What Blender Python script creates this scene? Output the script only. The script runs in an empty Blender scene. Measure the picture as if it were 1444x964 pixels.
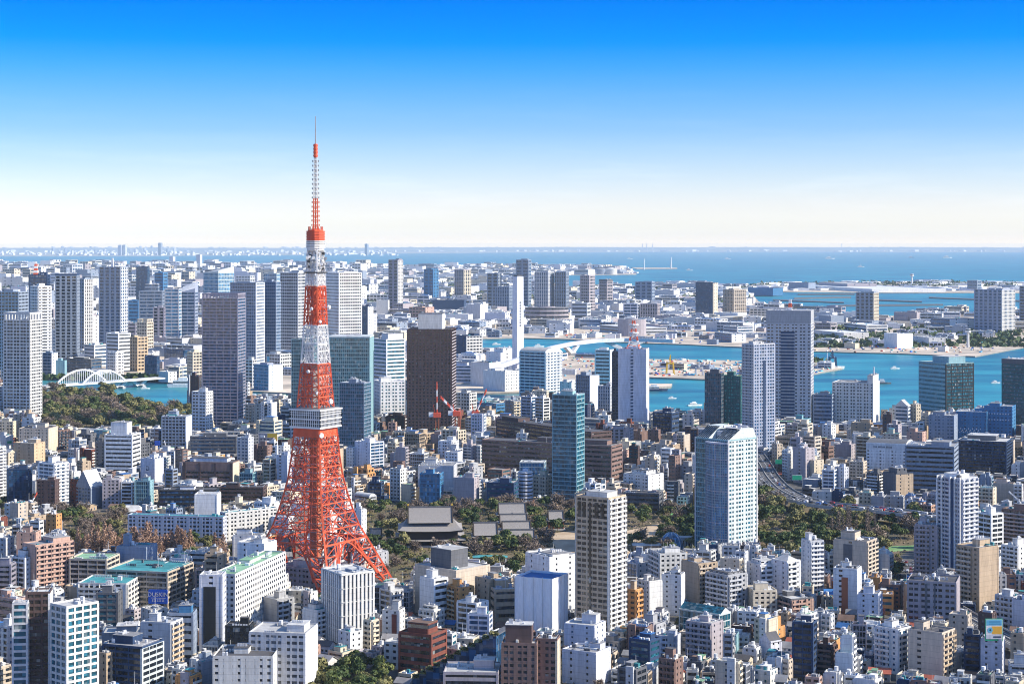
import bpy, math, random
import numpy as np

# ------------------------------------------------------------------ camera, sky, sun, exposure
F, CX, HY, CAMH = 2600.0, 722.0, 347.0, 240.0      # focal length and horizon in photo pixels, camera height in metres
scene = bpy.context.scene
COL = scene.collection
cam_data = bpy.data.cameras.new("camera")
cam = bpy.data.objects.new("camera", cam_data)
COL.objects.link(cam)
cam.location = (0, 0, CAMH)
cam.rotation_euler = (math.radians(90), 0, 0)
cam_data.sensor_width = 36
cam_data.lens = 36 * F / 1444
cam_data.shift_y = -135 / 1444
cam_data.clip_start = 1
cam_data.clip_end = 200000
scene.camera = cam

SUN_AZ, SUN_EL = -12.0, 32.0                        # azimuth from +X (counter-clockwise), elevation
world = bpy.data.worlds.new("World")
scene.world = world
world.use_nodes = True
wn, wl = world.node_tree.nodes, world.node_tree.links
wn.clear()
w_out = wn.new("ShaderNodeOutputWorld")
w_bg = wn.new("ShaderNodeBackground")
w_bg.inputs["Strength"].default_value = 0.15
w_sky = wn.new("ShaderNodeTexSky")
w_sky.sky_type = 'NISHITA'
w_sky.sun_disc = False
w_sky.sun_elevation = math.radians(SUN_EL)
w_sky.sun_rotation = math.radians(90 - SUN_AZ)
w_sky.altitude = 240
w_sky.air_density = 1.0
w_sky.dust_density = 0.6
w_sky.ozone_density = 3.0
w_tc = wn.new("ShaderNodeTexCoord")
w_sep = wn.new("ShaderNodeSeparateXYZ")
w_map = wn.new("ShaderNodeMapRange")
w_map.inputs["From Min"].default_value = 0.0
w_map.inputs["From Max"].default_value = 1.0
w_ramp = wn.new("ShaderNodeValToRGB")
# sky tint by elevation (sine), as a filter over the Nishita sky: white at the horizon, deep blue higher up, paler overhead as added fill light
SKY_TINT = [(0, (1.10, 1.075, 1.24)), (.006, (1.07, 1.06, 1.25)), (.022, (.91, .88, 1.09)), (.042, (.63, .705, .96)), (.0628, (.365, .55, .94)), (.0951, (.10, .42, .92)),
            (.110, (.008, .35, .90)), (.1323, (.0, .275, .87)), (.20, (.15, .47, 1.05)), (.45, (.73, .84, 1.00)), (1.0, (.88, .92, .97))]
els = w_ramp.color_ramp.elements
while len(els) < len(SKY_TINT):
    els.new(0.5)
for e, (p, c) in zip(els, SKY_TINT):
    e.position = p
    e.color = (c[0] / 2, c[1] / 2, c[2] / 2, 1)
w_mul = wn.new("ShaderNodeMix")
w_mul.data_type = 'RGBA'
w_mul.blend_type = 'MULTIPLY'
w_mul.inputs["Factor"].default_value = 1.0
w_mul.clamp_result = False
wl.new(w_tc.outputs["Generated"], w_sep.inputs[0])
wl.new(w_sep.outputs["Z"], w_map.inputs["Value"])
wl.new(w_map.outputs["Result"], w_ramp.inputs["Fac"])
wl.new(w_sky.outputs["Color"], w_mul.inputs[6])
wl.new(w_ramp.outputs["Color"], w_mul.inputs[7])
w_two = wn.new("ShaderNodeVectorMath")
w_two.operation = 'SCALE'
w_two.inputs["Scale"].default_value = 2.0
wl.new(w_mul.outputs[2], w_two.inputs[0])
# added warm glow in the last half degree over the horizon, offsetting the haze in front
w_m2 = wn.new("ShaderNodeMapRange")
w_m2.inputs["From Max"].default_value = 0.01
w_r2 = wn.new("ShaderNodeValToRGB")
LOW = [(.0, (2.75, 2.2, 1.30)), (.085, (2.8, 2.22, 1.27)), (.139, (2.25, 1.84, 1.20)), (.194, (1.74, 1.50, 1.17)), (.248, (1.54, 1.36, 1.14)), (.302, (1.37, 1.25, 1.11)), (.411, (1.20, 1.13, 1.08)), (.63, (1.05, 1.04, 1.05)), (1.0, (1.0, 1.0, 1.0))]
le = w_r2.color_ramp.elements
while len(le) < len(LOW):
    le.new(.5)
for e, (p, c) in zip(le, LOW):
    e.position = p
    e.color = (c[0] / 4, c[1] / 4, c[2] / 4, 1)
w_low = wn.new("ShaderNodeVectorMath"); w_low.operation = 'MULTIPLY'
w_four = wn.new("ShaderNodeVectorMath"); w_four.operation = 'SCALE'; w_four.inputs["Scale"].default_value = 4.0
wl.new(w_sep.outputs["Z"], w_m2.inputs["Value"]); wl.new(w_m2.outputs["Result"], w_r2.inputs["Fac"])
wl.new(w_two.outputs[0], w_low.inputs[0]); wl.new(w_r2.outputs["Color"], w_low.inputs[1]); wl.new(w_low.outputs[0], w_four.inputs[0])
w_two = w_four
# thin streaks of cloud low over the horizon
w_cm = wn.new("ShaderNodeMapping")
w_cm.inputs["Scale"].default_value = (5.0, 5.0, 46.0)
w_cn = wn.new("ShaderNodeTexNoise")
w_cn.inputs["Scale"].default_value = 2.2
w_cn.inputs["Detail"].default_value = 9
w_cn.inputs["Roughness"].default_value = .62
w_cr = wn.new("ShaderNodeMapRange")
w_cr.inputs["From Min"].default_value = .50
w_cr.inputs["From Max"].default_value = .78
w_band = wn.new("ShaderNodeValToRGB")
be = w_band.color_ramp.elements
be[0].position = .008; be[0].color = (0, 0, 0, 1)
be[1].position = .10; be[1].color = (0, 0, 0, 1)
b2 = be.new(.026); b2.color = (.16, .16, .16, 1)
b3 = be.new(.055); b3.color = (.04, .04, .04, 1)
w_cf = wn.new("ShaderNodeMath"); w_cf.operation = 'MULTIPLY'
w_cmix = wn.new("ShaderNodeMix"); w_cmix.data_type = 'RGBA'; w_cmix.clamp_result = False
w_cmix.inputs[7].default_value = (6.2, 6.25, 6.4, 1)
wl.new(w_tc.outputs["Generated"], w_cm.inputs["Vector"])
wl.new(w_cm.outputs[0], w_cn.inputs["Vector"])
wl.new(w_cn.outputs["Fac"], w_cr.inputs["Value"])
wl.new(w_sep.outputs["Z"], w_band.inputs["Fac"])
wl.new(w_cr.outputs[0], w_cf.inputs[0]); wl.new(w_band.outputs["Color"], w_cf.inputs[1])
wl.new(w_cf.outputs[0], w_cmix.inputs["Factor"])
wl.new(w_two.outputs[0], w_cmix.inputs[6])
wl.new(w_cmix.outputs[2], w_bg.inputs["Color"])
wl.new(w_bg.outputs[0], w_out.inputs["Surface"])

sun_data = bpy.data.lights.new("sun", 'SUN')
sun_data.energy = 4.9
sun_data.angle = math.radians(0.5)
sun_data.color = (1.0, 0.91, 0.76)
sun = bpy.data.objects.new("sun", sun_data)
COL.objects.link(sun)
_a, _e = math.radians(SUN_AZ), math.radians(SUN_EL)
from mathutils import Vector
sun.rotation_euler = Vector((math.cos(_a) * math.cos(_e), math.sin(_a) * math.cos(_e), math.sin(_e))).to_track_quat('Z', 'Y').to_euler()

scene.view_settings.view_transform = 'Standard'
scene.view_settings.look = 'None'
scene.view_settings.exposure = 0.6
scene.view_settings.gamma = 1
scene.view_settings.use_curve_mapping = False
scene.cycles.max_bounces = 5
scene.cycles.diffuse_bounces = 2
scene.cycles.glossy_bounces = 2
scene.cycles.transmission_bounces = 2
scene.cycles.volume_bounces = 0
scene.cycles.transparent_max_bounces = 4
scene.cycles.use_denoising = True
scene.cycles.filter_width = 1.05
scene.cycles.caustics_reflective = False
scene.cycles.caustics_refractive = False

rnd = random.Random(7)
nrg = np.random.default_rng(11)

# ------------------------------------------------------------------ pixels <-> ground
def gp(px, py, z=0.0):
    """the point at height z that the photograph shows at pixel (px, py)"""
    y = (CAMH - z) * F / (py - HY)
    return ((px - CX) * y / F, y)

def to_px(x, y, z=0.0):
    return CX + F * x / y, HY + F * (CAMH - z) / y

def in_poly(px, py, poly):
    """vectorised point-in-polygon"""
    px = np.asarray(px, float); py = np.asarray(py, float)
    c = np.zeros(px.shape, bool)
    n = len(poly)
    for i in range(n):
        x1, y1 = poly[i]; x2, y2 = poly[(i + 1) % n]
        if y1 == y2:
            continue
        m = ((y1 > py) != (y2 > py)) & (px < (x2 - x1) * (py - y1) / (y2 - y1) + x1)
        c ^= m
    return c

# ------------------------------------------------------------------ materials
WALLS = dict(white=(.78, .78, .77), offwhite=(.66, .65, .62), cream=(.64, .56, .43), tan=(.47, .36, .25), beige=(.55, .47, .38),
             pink=(.52, .34, .27), orange=(.60, .31, .12), brown=(.24, .155, .13), dkbrown=(.11, .072, .068), brick=(.20, .065, .045),
             grey=(.38, .385, .40), ltgrey=(.55, .56, .58), dkgrey=(.13, .135, .15), lav=(.60, .62, .69), bluegrey=(.26, .31, .39),
             blue=(.06, .21, .40), dkblue=(.03, .06, .13), teal=(.25, .42, .46), black=(.022, .025, .03), purple=(.29, .275, .335),
             mauve=(.40, .36, .38), slate=(.34, .38, .48), dkteal=(.025, .11, .12), amber=(.56, .42, .27), sandstone=(.55, .42, .29), palegreen=(.56, .62, .61))
GLASS = dict(gdark=(.018, .024, .034), gblue=(.015, .06, .13), gteal=(.014, .092, .135), gbronze=(.035, .028, .024), ggrey=(.06, .07, .085),
             gsky=(.05, .17, .30), gjade=(.025, .19, .18))
ROOFS = dict(rgrey=(.30, .30, .31), rlight=(.52, .52, .51), rgreen=(.22, .40, .26), rteal=(.06, .29, .32), rwhite=(.72, .72, .71),
             rdark=(.10, .10, .11), rblue=(.05, .18, .45), rred=(.42, .12, .08), rtile=(.33, .32, .33), rbrown=(.2, .13, .1))
_mats = {}

def new_mat(name):
    m = bpy.data.materials.new(name)
    m.use_nodes = True
    nt = m.node_tree
    b = nt.nodes["Principled BSDF"]
    return m, nt, b

def noise_mat(name, col, rough=.8, scale=.12, amount=.16, spec=.3, streak=True, objrand=.10, joints=False):
    """plain surface with weathering: large soft blotches and vertical rain streaks, a little different on every object"""
    m, nt, b = new_mat(name)
    N, L = nt.nodes.new, nt.links.new
    tc = N("ShaderNodeTexCoord")
    mp = N("ShaderNodeMapping")
    mp.inputs["Scale"].default_value = (1, 1, .18) if streak else (1, 1, 1)
    L(tc.outputs["Object"], mp.inputs["Vector"])
    nz = N("ShaderNodeTexNoise")
    nz.inputs["Scale"].default_value = scale * 4
    nz.inputs["Detail"].default_value = 4
    nz.inputs["Roughness"].default_value = .65
    L(mp.outputs[0], nz.inputs["Vector"])
    mr = N("ShaderNodeMapRange")
    mr.inputs["From Min"].default_value = .3
    mr.inputs["From Max"].default_value = .7
    mr.inputs["To Min"].default_value = 1 - amount
    mr.inputs["To Max"].default_value = 1 + amount * .5
    L(nz.outputs["Fac"], mr.inputs["Value"])
    oi = N("ShaderNodeObjectInfo")
    m2 = N("ShaderNodeMapRange")
    m2.inputs["To Min"].default_value = 1 - objrand
    m2.inputs["To Max"].default_value = 1 + objrand * .6
    L(oi.outputs["Random"], m2.inputs["Value"])
    mu = N("ShaderNodeMath"); mu.operation = 'MULTIPLY'
    L(mr.outputs[0], mu.inputs[0]); L(m2.outputs[0], mu.inputs[1])
    if joints:                                       # faint level joints between storeys
        sz = N("ShaderNodeSeparateXYZ"); L(tc.outputs["Object"], sz.inputs[0])
        fz = N("ShaderNodeMath"); fz.operation = 'MULTIPLY'; fz.inputs[1].default_value = 1 / 3.35; L(sz.outputs["Z"], fz.inputs[0])
        ff = N("ShaderNodeMath"); ff.operation = 'FRACT'; L(fz.outputs[0], ff.inputs[0])
        lt = N("ShaderNodeMath"); lt.operation = 'LESS_THAN'; lt.inputs[1].default_value = .075; L(ff.outputs[0], lt.inputs[0])
        dk = N("ShaderNodeMath"); dk.operation = 'MULTIPLY_ADD'; dk.inputs[1].default_value = -.22; dk.inputs[2].default_value = 1.0; L(lt.outputs[0], dk.inputs[0])
        m3 = N("ShaderNodeMath"); m3.operation = 'MULTIPLY'; L(mu.outputs[0], m3.inputs[0]); L(dk.outputs[0], m3.inputs[1]); mu = m3
    vm = N("ShaderNodeVectorMath"); vm.operation = 'SCALE'
    vm.inputs[0].default_value = col
    L(mu.outputs[0], vm.inputs["Scale"])
    L(vm.outputs[0], b.inputs["Base Color"])
    b.inputs["Roughness"].default_value = rough
    b.inputs["Specular IOR Level"].default_value = spec
    return m

def glass_mat(name, col):
    """window glass seen from outside: each pane differs a little, some have blinds or curtains drawn"""
    m, nt, b = new_mat(name)
    N, L = nt.nodes.new, nt.links.new
    tc = N("ShaderNodeTexCoord")
    mp = N("ShaderNodeMapping")
    mp.inputs["Location"].default_value = (.37, .41, .23)
    mp.inputs["Scale"].default_value = (1 / 1.9, 1 / 1.9, 1 / 3.4)
    L(tc.outputs["Object"], mp.inputs["Vector"])
    oi = N("ShaderNodeObjectInfo")
    ad = N("ShaderNodeVectorMath"); ad.operation = 'FLOOR'
    L(mp.outputs[0], ad.inputs[0])
    wnz = N("ShaderNodeTexWhiteNoise"); wnz.noise_dimensions = '4D'
    L(ad.outputs[0], wnz.inputs["Vector"]); L(oi.outputs["Random"], wnz.inputs["W"])
    rp = N("ShaderNodeValToRGB")
    rp.color_ramp.interpolation = 'CONSTANT'
    k = (.30, .31, .30)
    stops = [(0, tuple(c * .6 for c in col)), (.35, col), (.70, tuple(c * 1.7 + .005 for c in col)),
             (.88, tuple(.6 * c + .30 * q for c, q in zip(col, k))), (.97, tuple(.4 * c + .8 * q for c, q in zip(col, k)))]
    e = rp.color_ramp.elements
    while len(e) < len(stops):
        e.new(.5)
    for el, (p, c) in zip(e, stops):
        el.position = p; el.color = (*c, 1)
    L(wnz.outputs["Value"], rp.inputs["Fac"])
    L(rp.outputs["Color"], b.inputs["Base Color"])
    b.inputs["Roughness"].default_value = .12
    b.inputs["IOR"].default_value = 1.6
    nz = N("ShaderNodeTexNoise"); nz.inputs["Scale"].default_value = .35
    L(tc.outputs["Object"], nz.inputs["Vector"])
    bp = N("ShaderNodeBump"); bp.inputs["Strength"].default_value = .05; bp.inputs["Distance"].default_value = .3
    L(nz.outputs["Fac"], bp.inputs["Height"]); L(bp.outputs[0], b.inputs["Normal"])
    return m

def mat(name):
    if name in _mats:
        return _mats[name]
    if name in WALLS:
        m = noise_mat(name, WALLS[name], amount=.24, joints=True)
    elif name in GLASS:
        m = glass_mat(name, GLASS[name])
    elif name in ROOFS:
        m = noise_mat(name, ROOFS[name], rough=.9, scale=.05, amount=.3, streak=False, objrand=.2)
    else:
        m = SPECIAL[name]()
    _mats[name] = m
    return m

def paint(name, col, rough=.5, metal=0.0, amount=.08, scale=.3):
    def mk():
        m = noise_mat(name, col, rough=rough, amount=amount, scale=scale, objrand=.05)
        m.node_tree.nodes["Principled BSDF"].inputs["Metallic"].default_value = metal
        return m
    return mk

def water_mat():
    m, nt, b = new_mat("water")
    N, L = nt.nodes.new, nt.links.new
    tc = N("ShaderNodeTexCoord")
    mp = N("ShaderNodeMapping"); mp.inputs["Scale"].default_value = (.0011, .0030, 1)
    L(tc.outputs["Object"], mp.inputs["Vector"])
    nz = N("ShaderNodeTexNoise"); nz.inputs["Scale"].default_value = 3; nz.inputs["Detail"].default_value = 6
    L(mp.outputs[0], nz.inputs["Vector"])
    rp = N("ShaderNodeValToRGB")
    rp.color_ramp.elements[0].position = .38; rp.color_ramp.elements[0].color = (.010, .120, .170, 1)
    rp.color_ramp.elements[1].position = .64; rp.color_ramp.elements[1].color = (.035, .285, .315, 1)
    L(nz.outputs["Fac"], rp.inputs["Fac"]); L(rp.outputs["Color"], b.inputs["Base Color"])
    b.inputs["Roughness"].default_value = .32
    b.inputs["IOR"].default_value = 1.2
    n2 = N("ShaderNodeTexNoise"); n2.inputs["Scale"].default_value = .05; n2.inputs["Detail"].default_value = 5
    L(tc.outputs["Object"], n2.inputs["Vector"])
    bp = N("ShaderNodeBump"); bp.inputs["Strength"].default_value = .5; bp.inputs["Distance"].default_value = 1.5
    L(n2.outputs["Fac"], bp.inputs["Height"]); L(bp.outputs[0], b.inputs["Normal"])
    return m

def ground_mat(name, c1, c2, scale):
    def mk():
        m, nt, b = new_mat(name)
        N, L = nt.nodes.new, nt.links.new
        tc = N("ShaderNodeTexCoord")
        nz = N("ShaderNodeTexNoise"); nz.inputs["Scale"].default_value = scale; nz.inputs["Detail"].default_value = 8
        nz.inputs["Roughness"].default_value = .7
        L(tc.outputs["Object"], nz.inputs["Vector"])
        rp = N("ShaderNodeValToRGB")
        rp.color_ramp.elements[0].position = .38; rp.color_ramp.elements[0].color = (*c1, 1)
        rp.color_ramp.elements[1].position = .62; rp.color_ramp.elements[1].color = (*c2, 1)
        L(nz.outputs["Fac"], rp.inputs["Fac"]); L(rp.outputs["Color"], b.inputs["Base Color"])
        b.inputs["Roughness"].default_value = .9
        return m
    return mk

def leaf_mat(name, dark, mid, light, rough=.6):
    def mk():
        m, nt, b = new_mat(name)
        N, L = nt.nodes.new, nt.links.new
        at = N("ShaderNodeAttribute"); at.attribute_name = "tone"
        oi = N("ShaderNodeObjectInfo")
        ma = N("ShaderNodeMath"); ma.operation = 'MULTIPLY_ADD'
        ma.inputs[1].default_value = .35; ma.inputs[2].default_value = -.17
        L(oi.outputs["Random"], ma.inputs[0])
        a2 = N("ShaderNodeMath"); a2.operation = 'ADD'
        L(at.outputs["Fac"], a2.inputs[0]); L(ma.outputs[0], a2.inputs[1])
        rp = N("ShaderNodeValToRGB")
        rp.color_ramp.elements[0].color = (*dark, 1); rp.color_ramp.elements[1].color = (*light, 1)
        e = rp.color_ramp.elements.new(.5); e.color = (*mid, 1)
        L(a2.outputs[0], rp.inputs["Fac"]); L(rp.outputs["Color"], b.inputs["Base Color"])
        b.inputs["Roughness"].default_value = rough
        b.inputs["Specular IOR Level"].default_value = .25
        return m
    return mk

SPECIAL = dict(
    water=water_mat,
    asphalt=ground_mat("asphalt", (.045, .047, .052), (.12, .115, .11), .03),
    port=ground_mat("port", (.30, .26, .21), (.72, .60, .47), .010),
    far_land=ground_mat("far_land", (.16, .19, .17), (.50, .48, .45), .0016),
    hill=ground_mat("hill", (.20, .24, .22), (.38, .38, .34), .0006),
    park=ground_mat("park", (.05, .055, .025), (.20, .15, .085), .05),
    sand=ground_mat("sand", (.40, .30, .20), (.55, .44, .31), .06),
    lawn=ground_mat("lawn", (.10, .22, .07), (.22, .36, .14), .05),
    pitch=ground_mat("pitch", (.12, .38, .14), (.18, .46, .18), .05),
    road=ground_mat("road", (.055, .055, .06), (.10, .10, .105), .2),
    concrete=paint("concrete", (.46, .45, .43), .85, amount=.2),
    seawall=paint("seawall", (.30, .28, .25), .9, amount=.3, scale=.05),
    marking=paint("marking", (.75, .75, .73), .7),
    red_steel=paint("red_steel", (.72, .122, .052), .6, amount=.22, scale=.08),
    white_steel=paint("white_steel", (.76, .76, .75), .45),
    grey_steel=paint("grey_steel", (.33, .34, .36), .45, .3),
    dark_steel=paint("dark_steel", (.06, .065, .07), .5, .3),
    crane_red=paint("crane_red", (.62, .10, .05), .5),
    crane_brown=paint("crane_brown", (.36, .12, .06), .6),
    yellow=paint("yellow", (.70, .45, .05), .5),
    sign_blue=paint("sign_blue", (.02, .10, .50), .4),
    sign_green=paint("sign_green", (.02, .32, .18), .4),
    sign_orange=paint("sign_orange", (.75, .40, .05), .5),
    sign_cyan=paint("sign_cyan", (.12, .45, .62), .5),
    tile_roof=paint("tile_roof", (.30, .28, .265), .75, amount=.35, scale=.5),
    wood_dark=paint("wood_dark", (.045, .035, .03), .8),
    gold=paint("gold", (.65, .42, .06), .4),
    sheet=paint("sheet", (.74, .75, .78), .7, amount=.12),
    bark=paint("bark", (.11, .085, .07), .9),
    green_leaf=leaf_mat("green_leaf", (.020, .046, .016), (.072, .105, .032), (.20, .205, .062)),
    olive_leaf=leaf_mat("olive_leaf", (.055, .062, .024), (.165, .158, .060), (.32, .29, .12)),
    bare_twig=leaf_mat("bare_twig", (.075, .06, .05), (.185, .145, .118), (.32, .25, .20), .85),
    rust_twig=leaf_mat("rust_twig", (.17, .10, .065), (.34, .21, .145), (.50, .34, .25), .85),
    gold_leaf=leaf_mat("gold_leaf", (.30, .20, .02), (.48, .36, .04), (.60, .50, .10)),
    car_white=paint("car_white", (.78, .78, .78), .25, amount=.03),
    car_dark=paint("car_dark", (.03, .03, .035), .25, amount=.03),
    car_silver=paint("car_silver", (.45, .46, .48), .3, .4, amount=.03),
    car_blue=paint("car_blue", (.05, .12, .35), .25, amount=.03),
    car_red=paint("car_red", (.45, .05, .04), .25, amount=.03),
    tyre=paint("tyre", (.02, .02, .02), .8),
)

# ------------------------------------------------------------------ mesh builder
_BV = np.array([[0, 0, 0], [1, 0, 0], [1, 1, 0], [0, 1, 0], [0, 0, 1], [1, 0, 1], [1, 1, 1], [0, 1, 1]], float)
_BF = np.array([[0, 3, 2, 1], [4, 5, 6, 7], [0, 1, 5, 4], [1, 2, 6, 5], [2, 3, 7, 6], [3, 0, 4, 7]])

class MB:
    """collects boxes, bars and polygons and links them as one mesh object"""
    def __init__(self):
        self.v, self.l, self.t, self.m, self.n = [], [], [], [], 0
        self.mats = []
        self.tone = []

    def slot(self, m):
        if m not in self.mats:
            self.mats.append(m)
        return self.mats.index(m)

    def raw(self, verts, loops, totals, m):
        self.v.append(np.asarray(verts, float)); self.l.append(np.asarray(loops, np.int64) + self.n)
        self.t.append(np.asarray(totals, np.int64)); self.m.append(np.full(len(totals), self.slot(m)))
        self.n += len(verts)

    def boxes(self, rows, m, ang=0.0, off=(0, 0, 0)):
        rows = np.asarray(rows, float).reshape(-1, 6)
        if not len(rows):
            return
        lo, hi = rows[:, None, :3], rows[:, None, 3:]
        v = (lo + (hi - lo) * _BV[None]).reshape(-1, 3)
        if ang:
            c, s = math.cos(ang), math.sin(ang)
            v = np.stack([v[:, 0] * c - v[:, 1] * s, v[:, 0] * s + v[:, 1] * c, v[:, 2]], 1)
        v = v + np.asarray(off, float)
        l = (np.arange(len(rows))[:, None, None] * 8 + _BF[None]).reshape(-1)
        self.raw(v, l, np.full(len(rows) * 6, 4), m)

    def box(self, x0, y0, z0, x1, y1, z1, m):
        self.boxes([(x0, y0, z0, x1, y1, z1)], m)

    def poly(self, verts, faces, m):
        self.raw(verts, [i for f in faces for i in f], [len(f) for f in faces], m)

    def bar(self, p, q, w, m, w2=None, n=4):
        """tapered n-sided bar from p to q"""
        p, q = np.asarray(p, float), np.asarray(q, float)
        d = q - p
        ln = np.linalg.norm(d)
        if ln < 1e-6:
            return
        d /= ln
        a = np.cross(d, (0, 0, 1) if abs(d[2]) < .9 else (1, 0, 0)); a /= np.linalg.norm(a)
        b = np.cross(d, a)
        w2 = w if w2 is None else w2
        ph = (np.arange(n) + .5) / n * 2 * math.pi
        k = .5 / math.cos(math.pi / n)
        r = np.cos(ph)[:, None] * a + np.sin(ph)[:, None] * b
        v = np.concatenate([p + r * w * k, q + r * w2 * k])
        f = [[i, (i + 1) % n, n + (i + 1) % n, n + i] for i in range(n)]
        f += [list(range(n))[::-1], list(range(n, 2 * n))]
        self.poly(v, f, m)

    def prism(self, outline, z0, z1, m, scale_top=1.0):
        """upright prism over a counter-clockwise outline"""
        o = np.asarray(outline, float); n = len(o)
        c = o.mean(0)
        t = c + (o - c) * scale_top
        v = np.concatenate([np.c_[o, np.full(n, z0)], np.c_[t, np.full(n, z1)]])
        f = [[i, (i + 1) % n, n + (i + 1) % n, n + i] for i in range(n)] + [list(range(n))[::-1], list(range(n, 2 * n))]
        self.poly(v, f, m)

    def build(self, name, parent=None, shade=None, link=True):
        me = bpy.data.meshes.new(name)
        if self.n:
            v = np.concatenate(self.v); l = np.concatenate(self.l); t = np.concatenate(self.t); mi = np.concatenate(self.m)
            me.vertices.add(len(v)); me.vertices.foreach_set("co", v.astype(np.float32).ravel())
            me.loops.add(len(l)); me.loops.foreach_set("vertex_index", l.astype(np.int32))
            me.polygons.add(len(t))
            me.polygons.foreach_set("loop_start", (np.cumsum(t) - t).astype(np.int32))
            me.polygons.foreach_set("material_index", mi.astype(np.int32))
            if self.tone:
                a = me.attributes.new("tone", 'FLOAT', 'FACE')
                a.data.foreach_set("value", np.concatenate(self.tone).astype(np.float32))
            me.update(calc_edges=True)
            me.shade_flat()
        for m in self.mats:
            me.materials.append(mat(m))
        if not link:
            return me
        o = bpy.data.objects.new(name, me)
        COL.objects.link(o)
        if parent is not None:
            o.parent = parent
        return o

def ring(r, n, ph=0.0, cx=0.0, cy=0.0):
    return [(cx + r * math.cos(ph + 2 * math.pi * i / n), cy + r * math.sin(ph + 2 * math.pi * i / n)) for i in range(n)]

def tag(o, label, cat, group=None, kind=None):
    if label:
        o["label"] = label
    if cat:
        o["category"] = cat
    if group:
        o["group"] = group
    if kind:
        o["kind"] = kind
    return o

def empty(name, x, y, z=0.0, rz=0.0):
    o = bpy.data.objects.new(name, None)
    COL.objects.link(o)
    o.location = (x, y, z)
    o.rotation_euler = (0, 0, rz)
    o.empty_display_size = 1
    return o

def structure(mb, name):
    o = mb.build(name)
    o["kind"] = "structure"
    return o

def copy_tree(root, loc, rz=0.0, sc=1.0):
    r = root.copy(); COL.objects.link(r)
    r.location = loc; r.rotation_euler = (0, 0, rz)
    r.scale = (sc, sc, sc) if not isinstance(sc, tuple) else sc
    for ch in root.children:
        c = ch.copy(); COL.objects.link(c); c.parent = r
        for g in ch.children:
            d = g.copy(); COL.objects.link(d); d.parent = c
    return r
# ------------------------------------------------------------------ setting: water, land, haze, hills
YFAR = 93000.0
mb = MB(); mb.poly([(-52000, -200, -2.5), (52000, -200, -2.5), (52000, YFAR, -2.5), (-52000, YFAR, -2.5)], [[0, 1, 2, 3]], "water")
structure(mb, "water")

def land(name, pts, m, top=0.0, side="seawall", base=-3.2):
    """land with a quay wall round it; pts are ground points"""
    from mathutils.geometry import tessellate_polygon
    n = len(pts)
    tris = tessellate_polygon([[Vector((x, y, 0)) for x, y in pts]])
    v = [(x, y, top) for x, y in pts] + [(x, y, base) for x, y in pts]
    mb = MB()
    tt = []
    for a, b, c in tris:
        (ax, ay), (bx, by), (cx, cy) = pts[a], pts[b], pts[c]
        tt.append([a, b, c] if (bx - ax) * (cy - ay) - (by - ay) * (cx - ax) > 0 else [a, c, b])
    mb.poly(v, tt, m)
    mb.poly(v, [[i, (i + 1) % n, n + (i + 1) % n, n + i] for i in range(n)], side)
    return structure(mb, name)

COAST = [(-500, 560), (60, 552), (110, 556), (160, 555), (200, 566), (262, 578), (300, 574), (345, 565), (395, 566), (470, 573), (560, 574), (640, 572), (735, 569),
         (790, 574), (850, 582), (905, 588), (960, 589), (1000, 592), (1100, 598), (1200, 596), (1300, 590), (1450, 588), (2000, 588)]
cg = [gp(*p) for p in COAST]
MAIN = [(-3000, -150)] + [(3500, -150), (3500, cg[-1][1])] + cg[::-1] + [(-3000, cg[0][1])]
land("ground", MAIN, "asphalt")
ISLES = [(-900, 531), (60, 534), (225, 537), (300, 548), (345, 551), (460, 556), (560, 555), (640, 555), (735, 553), (770, 549), (800, 540), (905, 531), (960, 533), (1010, 535), (1145, 527), (1188, 519),
         (1145, 508), (1050, 508), (915, 506), (790, 501), (735, 497), (690, 493), (668, 485), (680, 477), (725, 476), (800, 478), (870, 482), (960, 485),
         (1050, 489), (1145, 495), (1265, 498), (1375, 502), (1444, 489), (1700, 485), (1700, 441), (1440, 441), (1300, 442), (1230, 447), (1190, 443),
         (1110, 434), (1070, 425), (1058, 412), (1062, 404), (990, 401.5), (830, 404), (790, 403), (752, 396), (770, 390), (800, 388), (898, 387), (893, 381),
         (880, 377), (800, 372), (700, 373.5), (470, 374.5), (0, 375.5), (-900, 376)]
land("reclaimed_island_land", [gp(*p) for p in ISLES], "port")
AIR = [(1070, 411), (1200, 412.5), (1444, 413), (1900, 414), (1900, 396.5), (1444, 397), (1300, 397.5), (1180, 398.5), (1062, 400), (1058, 404)]
land("airport_island_land", [gp(*p) for p in AIR], "port")
SHORE = [(-1200, 362), (0, 361.5), (200, 361), (420, 359.5), (560, 357.5), (700, 356.2), (900, 355.2), (1100, 355), (1300, 355.4), (1500, 355.4), (2400, 355.4)]
sg = [gp(*p) for p in SHORE]
land("far_shore_land", sg + [(50000, YFAR - 200), (-50000, YFAR - 200)], "far_land")
land("sand_spit_land", [gp(*p) for p in [(898, 379.2), (955, 379.0), (955, 377.6), (890, 377.2)]], "port", top=1.5)
for pts in ([(1120, 421), (1200, 419.4), (1200, 418.4), (1120, 419.8)], [(1215, 422.6), (1300, 426), (1300, 424.8), (1215, 421.6)],
            [(1090, 423.4), (1190, 427.2), (1190, 426), (1090, 422.4)], [(1310, 420), (1440, 425), (1440, 423.8), (1310, 419)], [(1170, 431.6), (1330, 430), (1330, 429), (1170, 430.4)],
            [(1125, 415.4), (1205, 415.2), (1205, 414.4), (1125, 414.6)]):
    land("breakwater", [gp(*p) for p in pts], "dkgrey", top=2.0, side="dkgrey")
land("pier", [gp(*p) for p in [(905, 548), (946, 545), (948, 541.5), (905, 541)]], "port", top=1.0)

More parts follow.
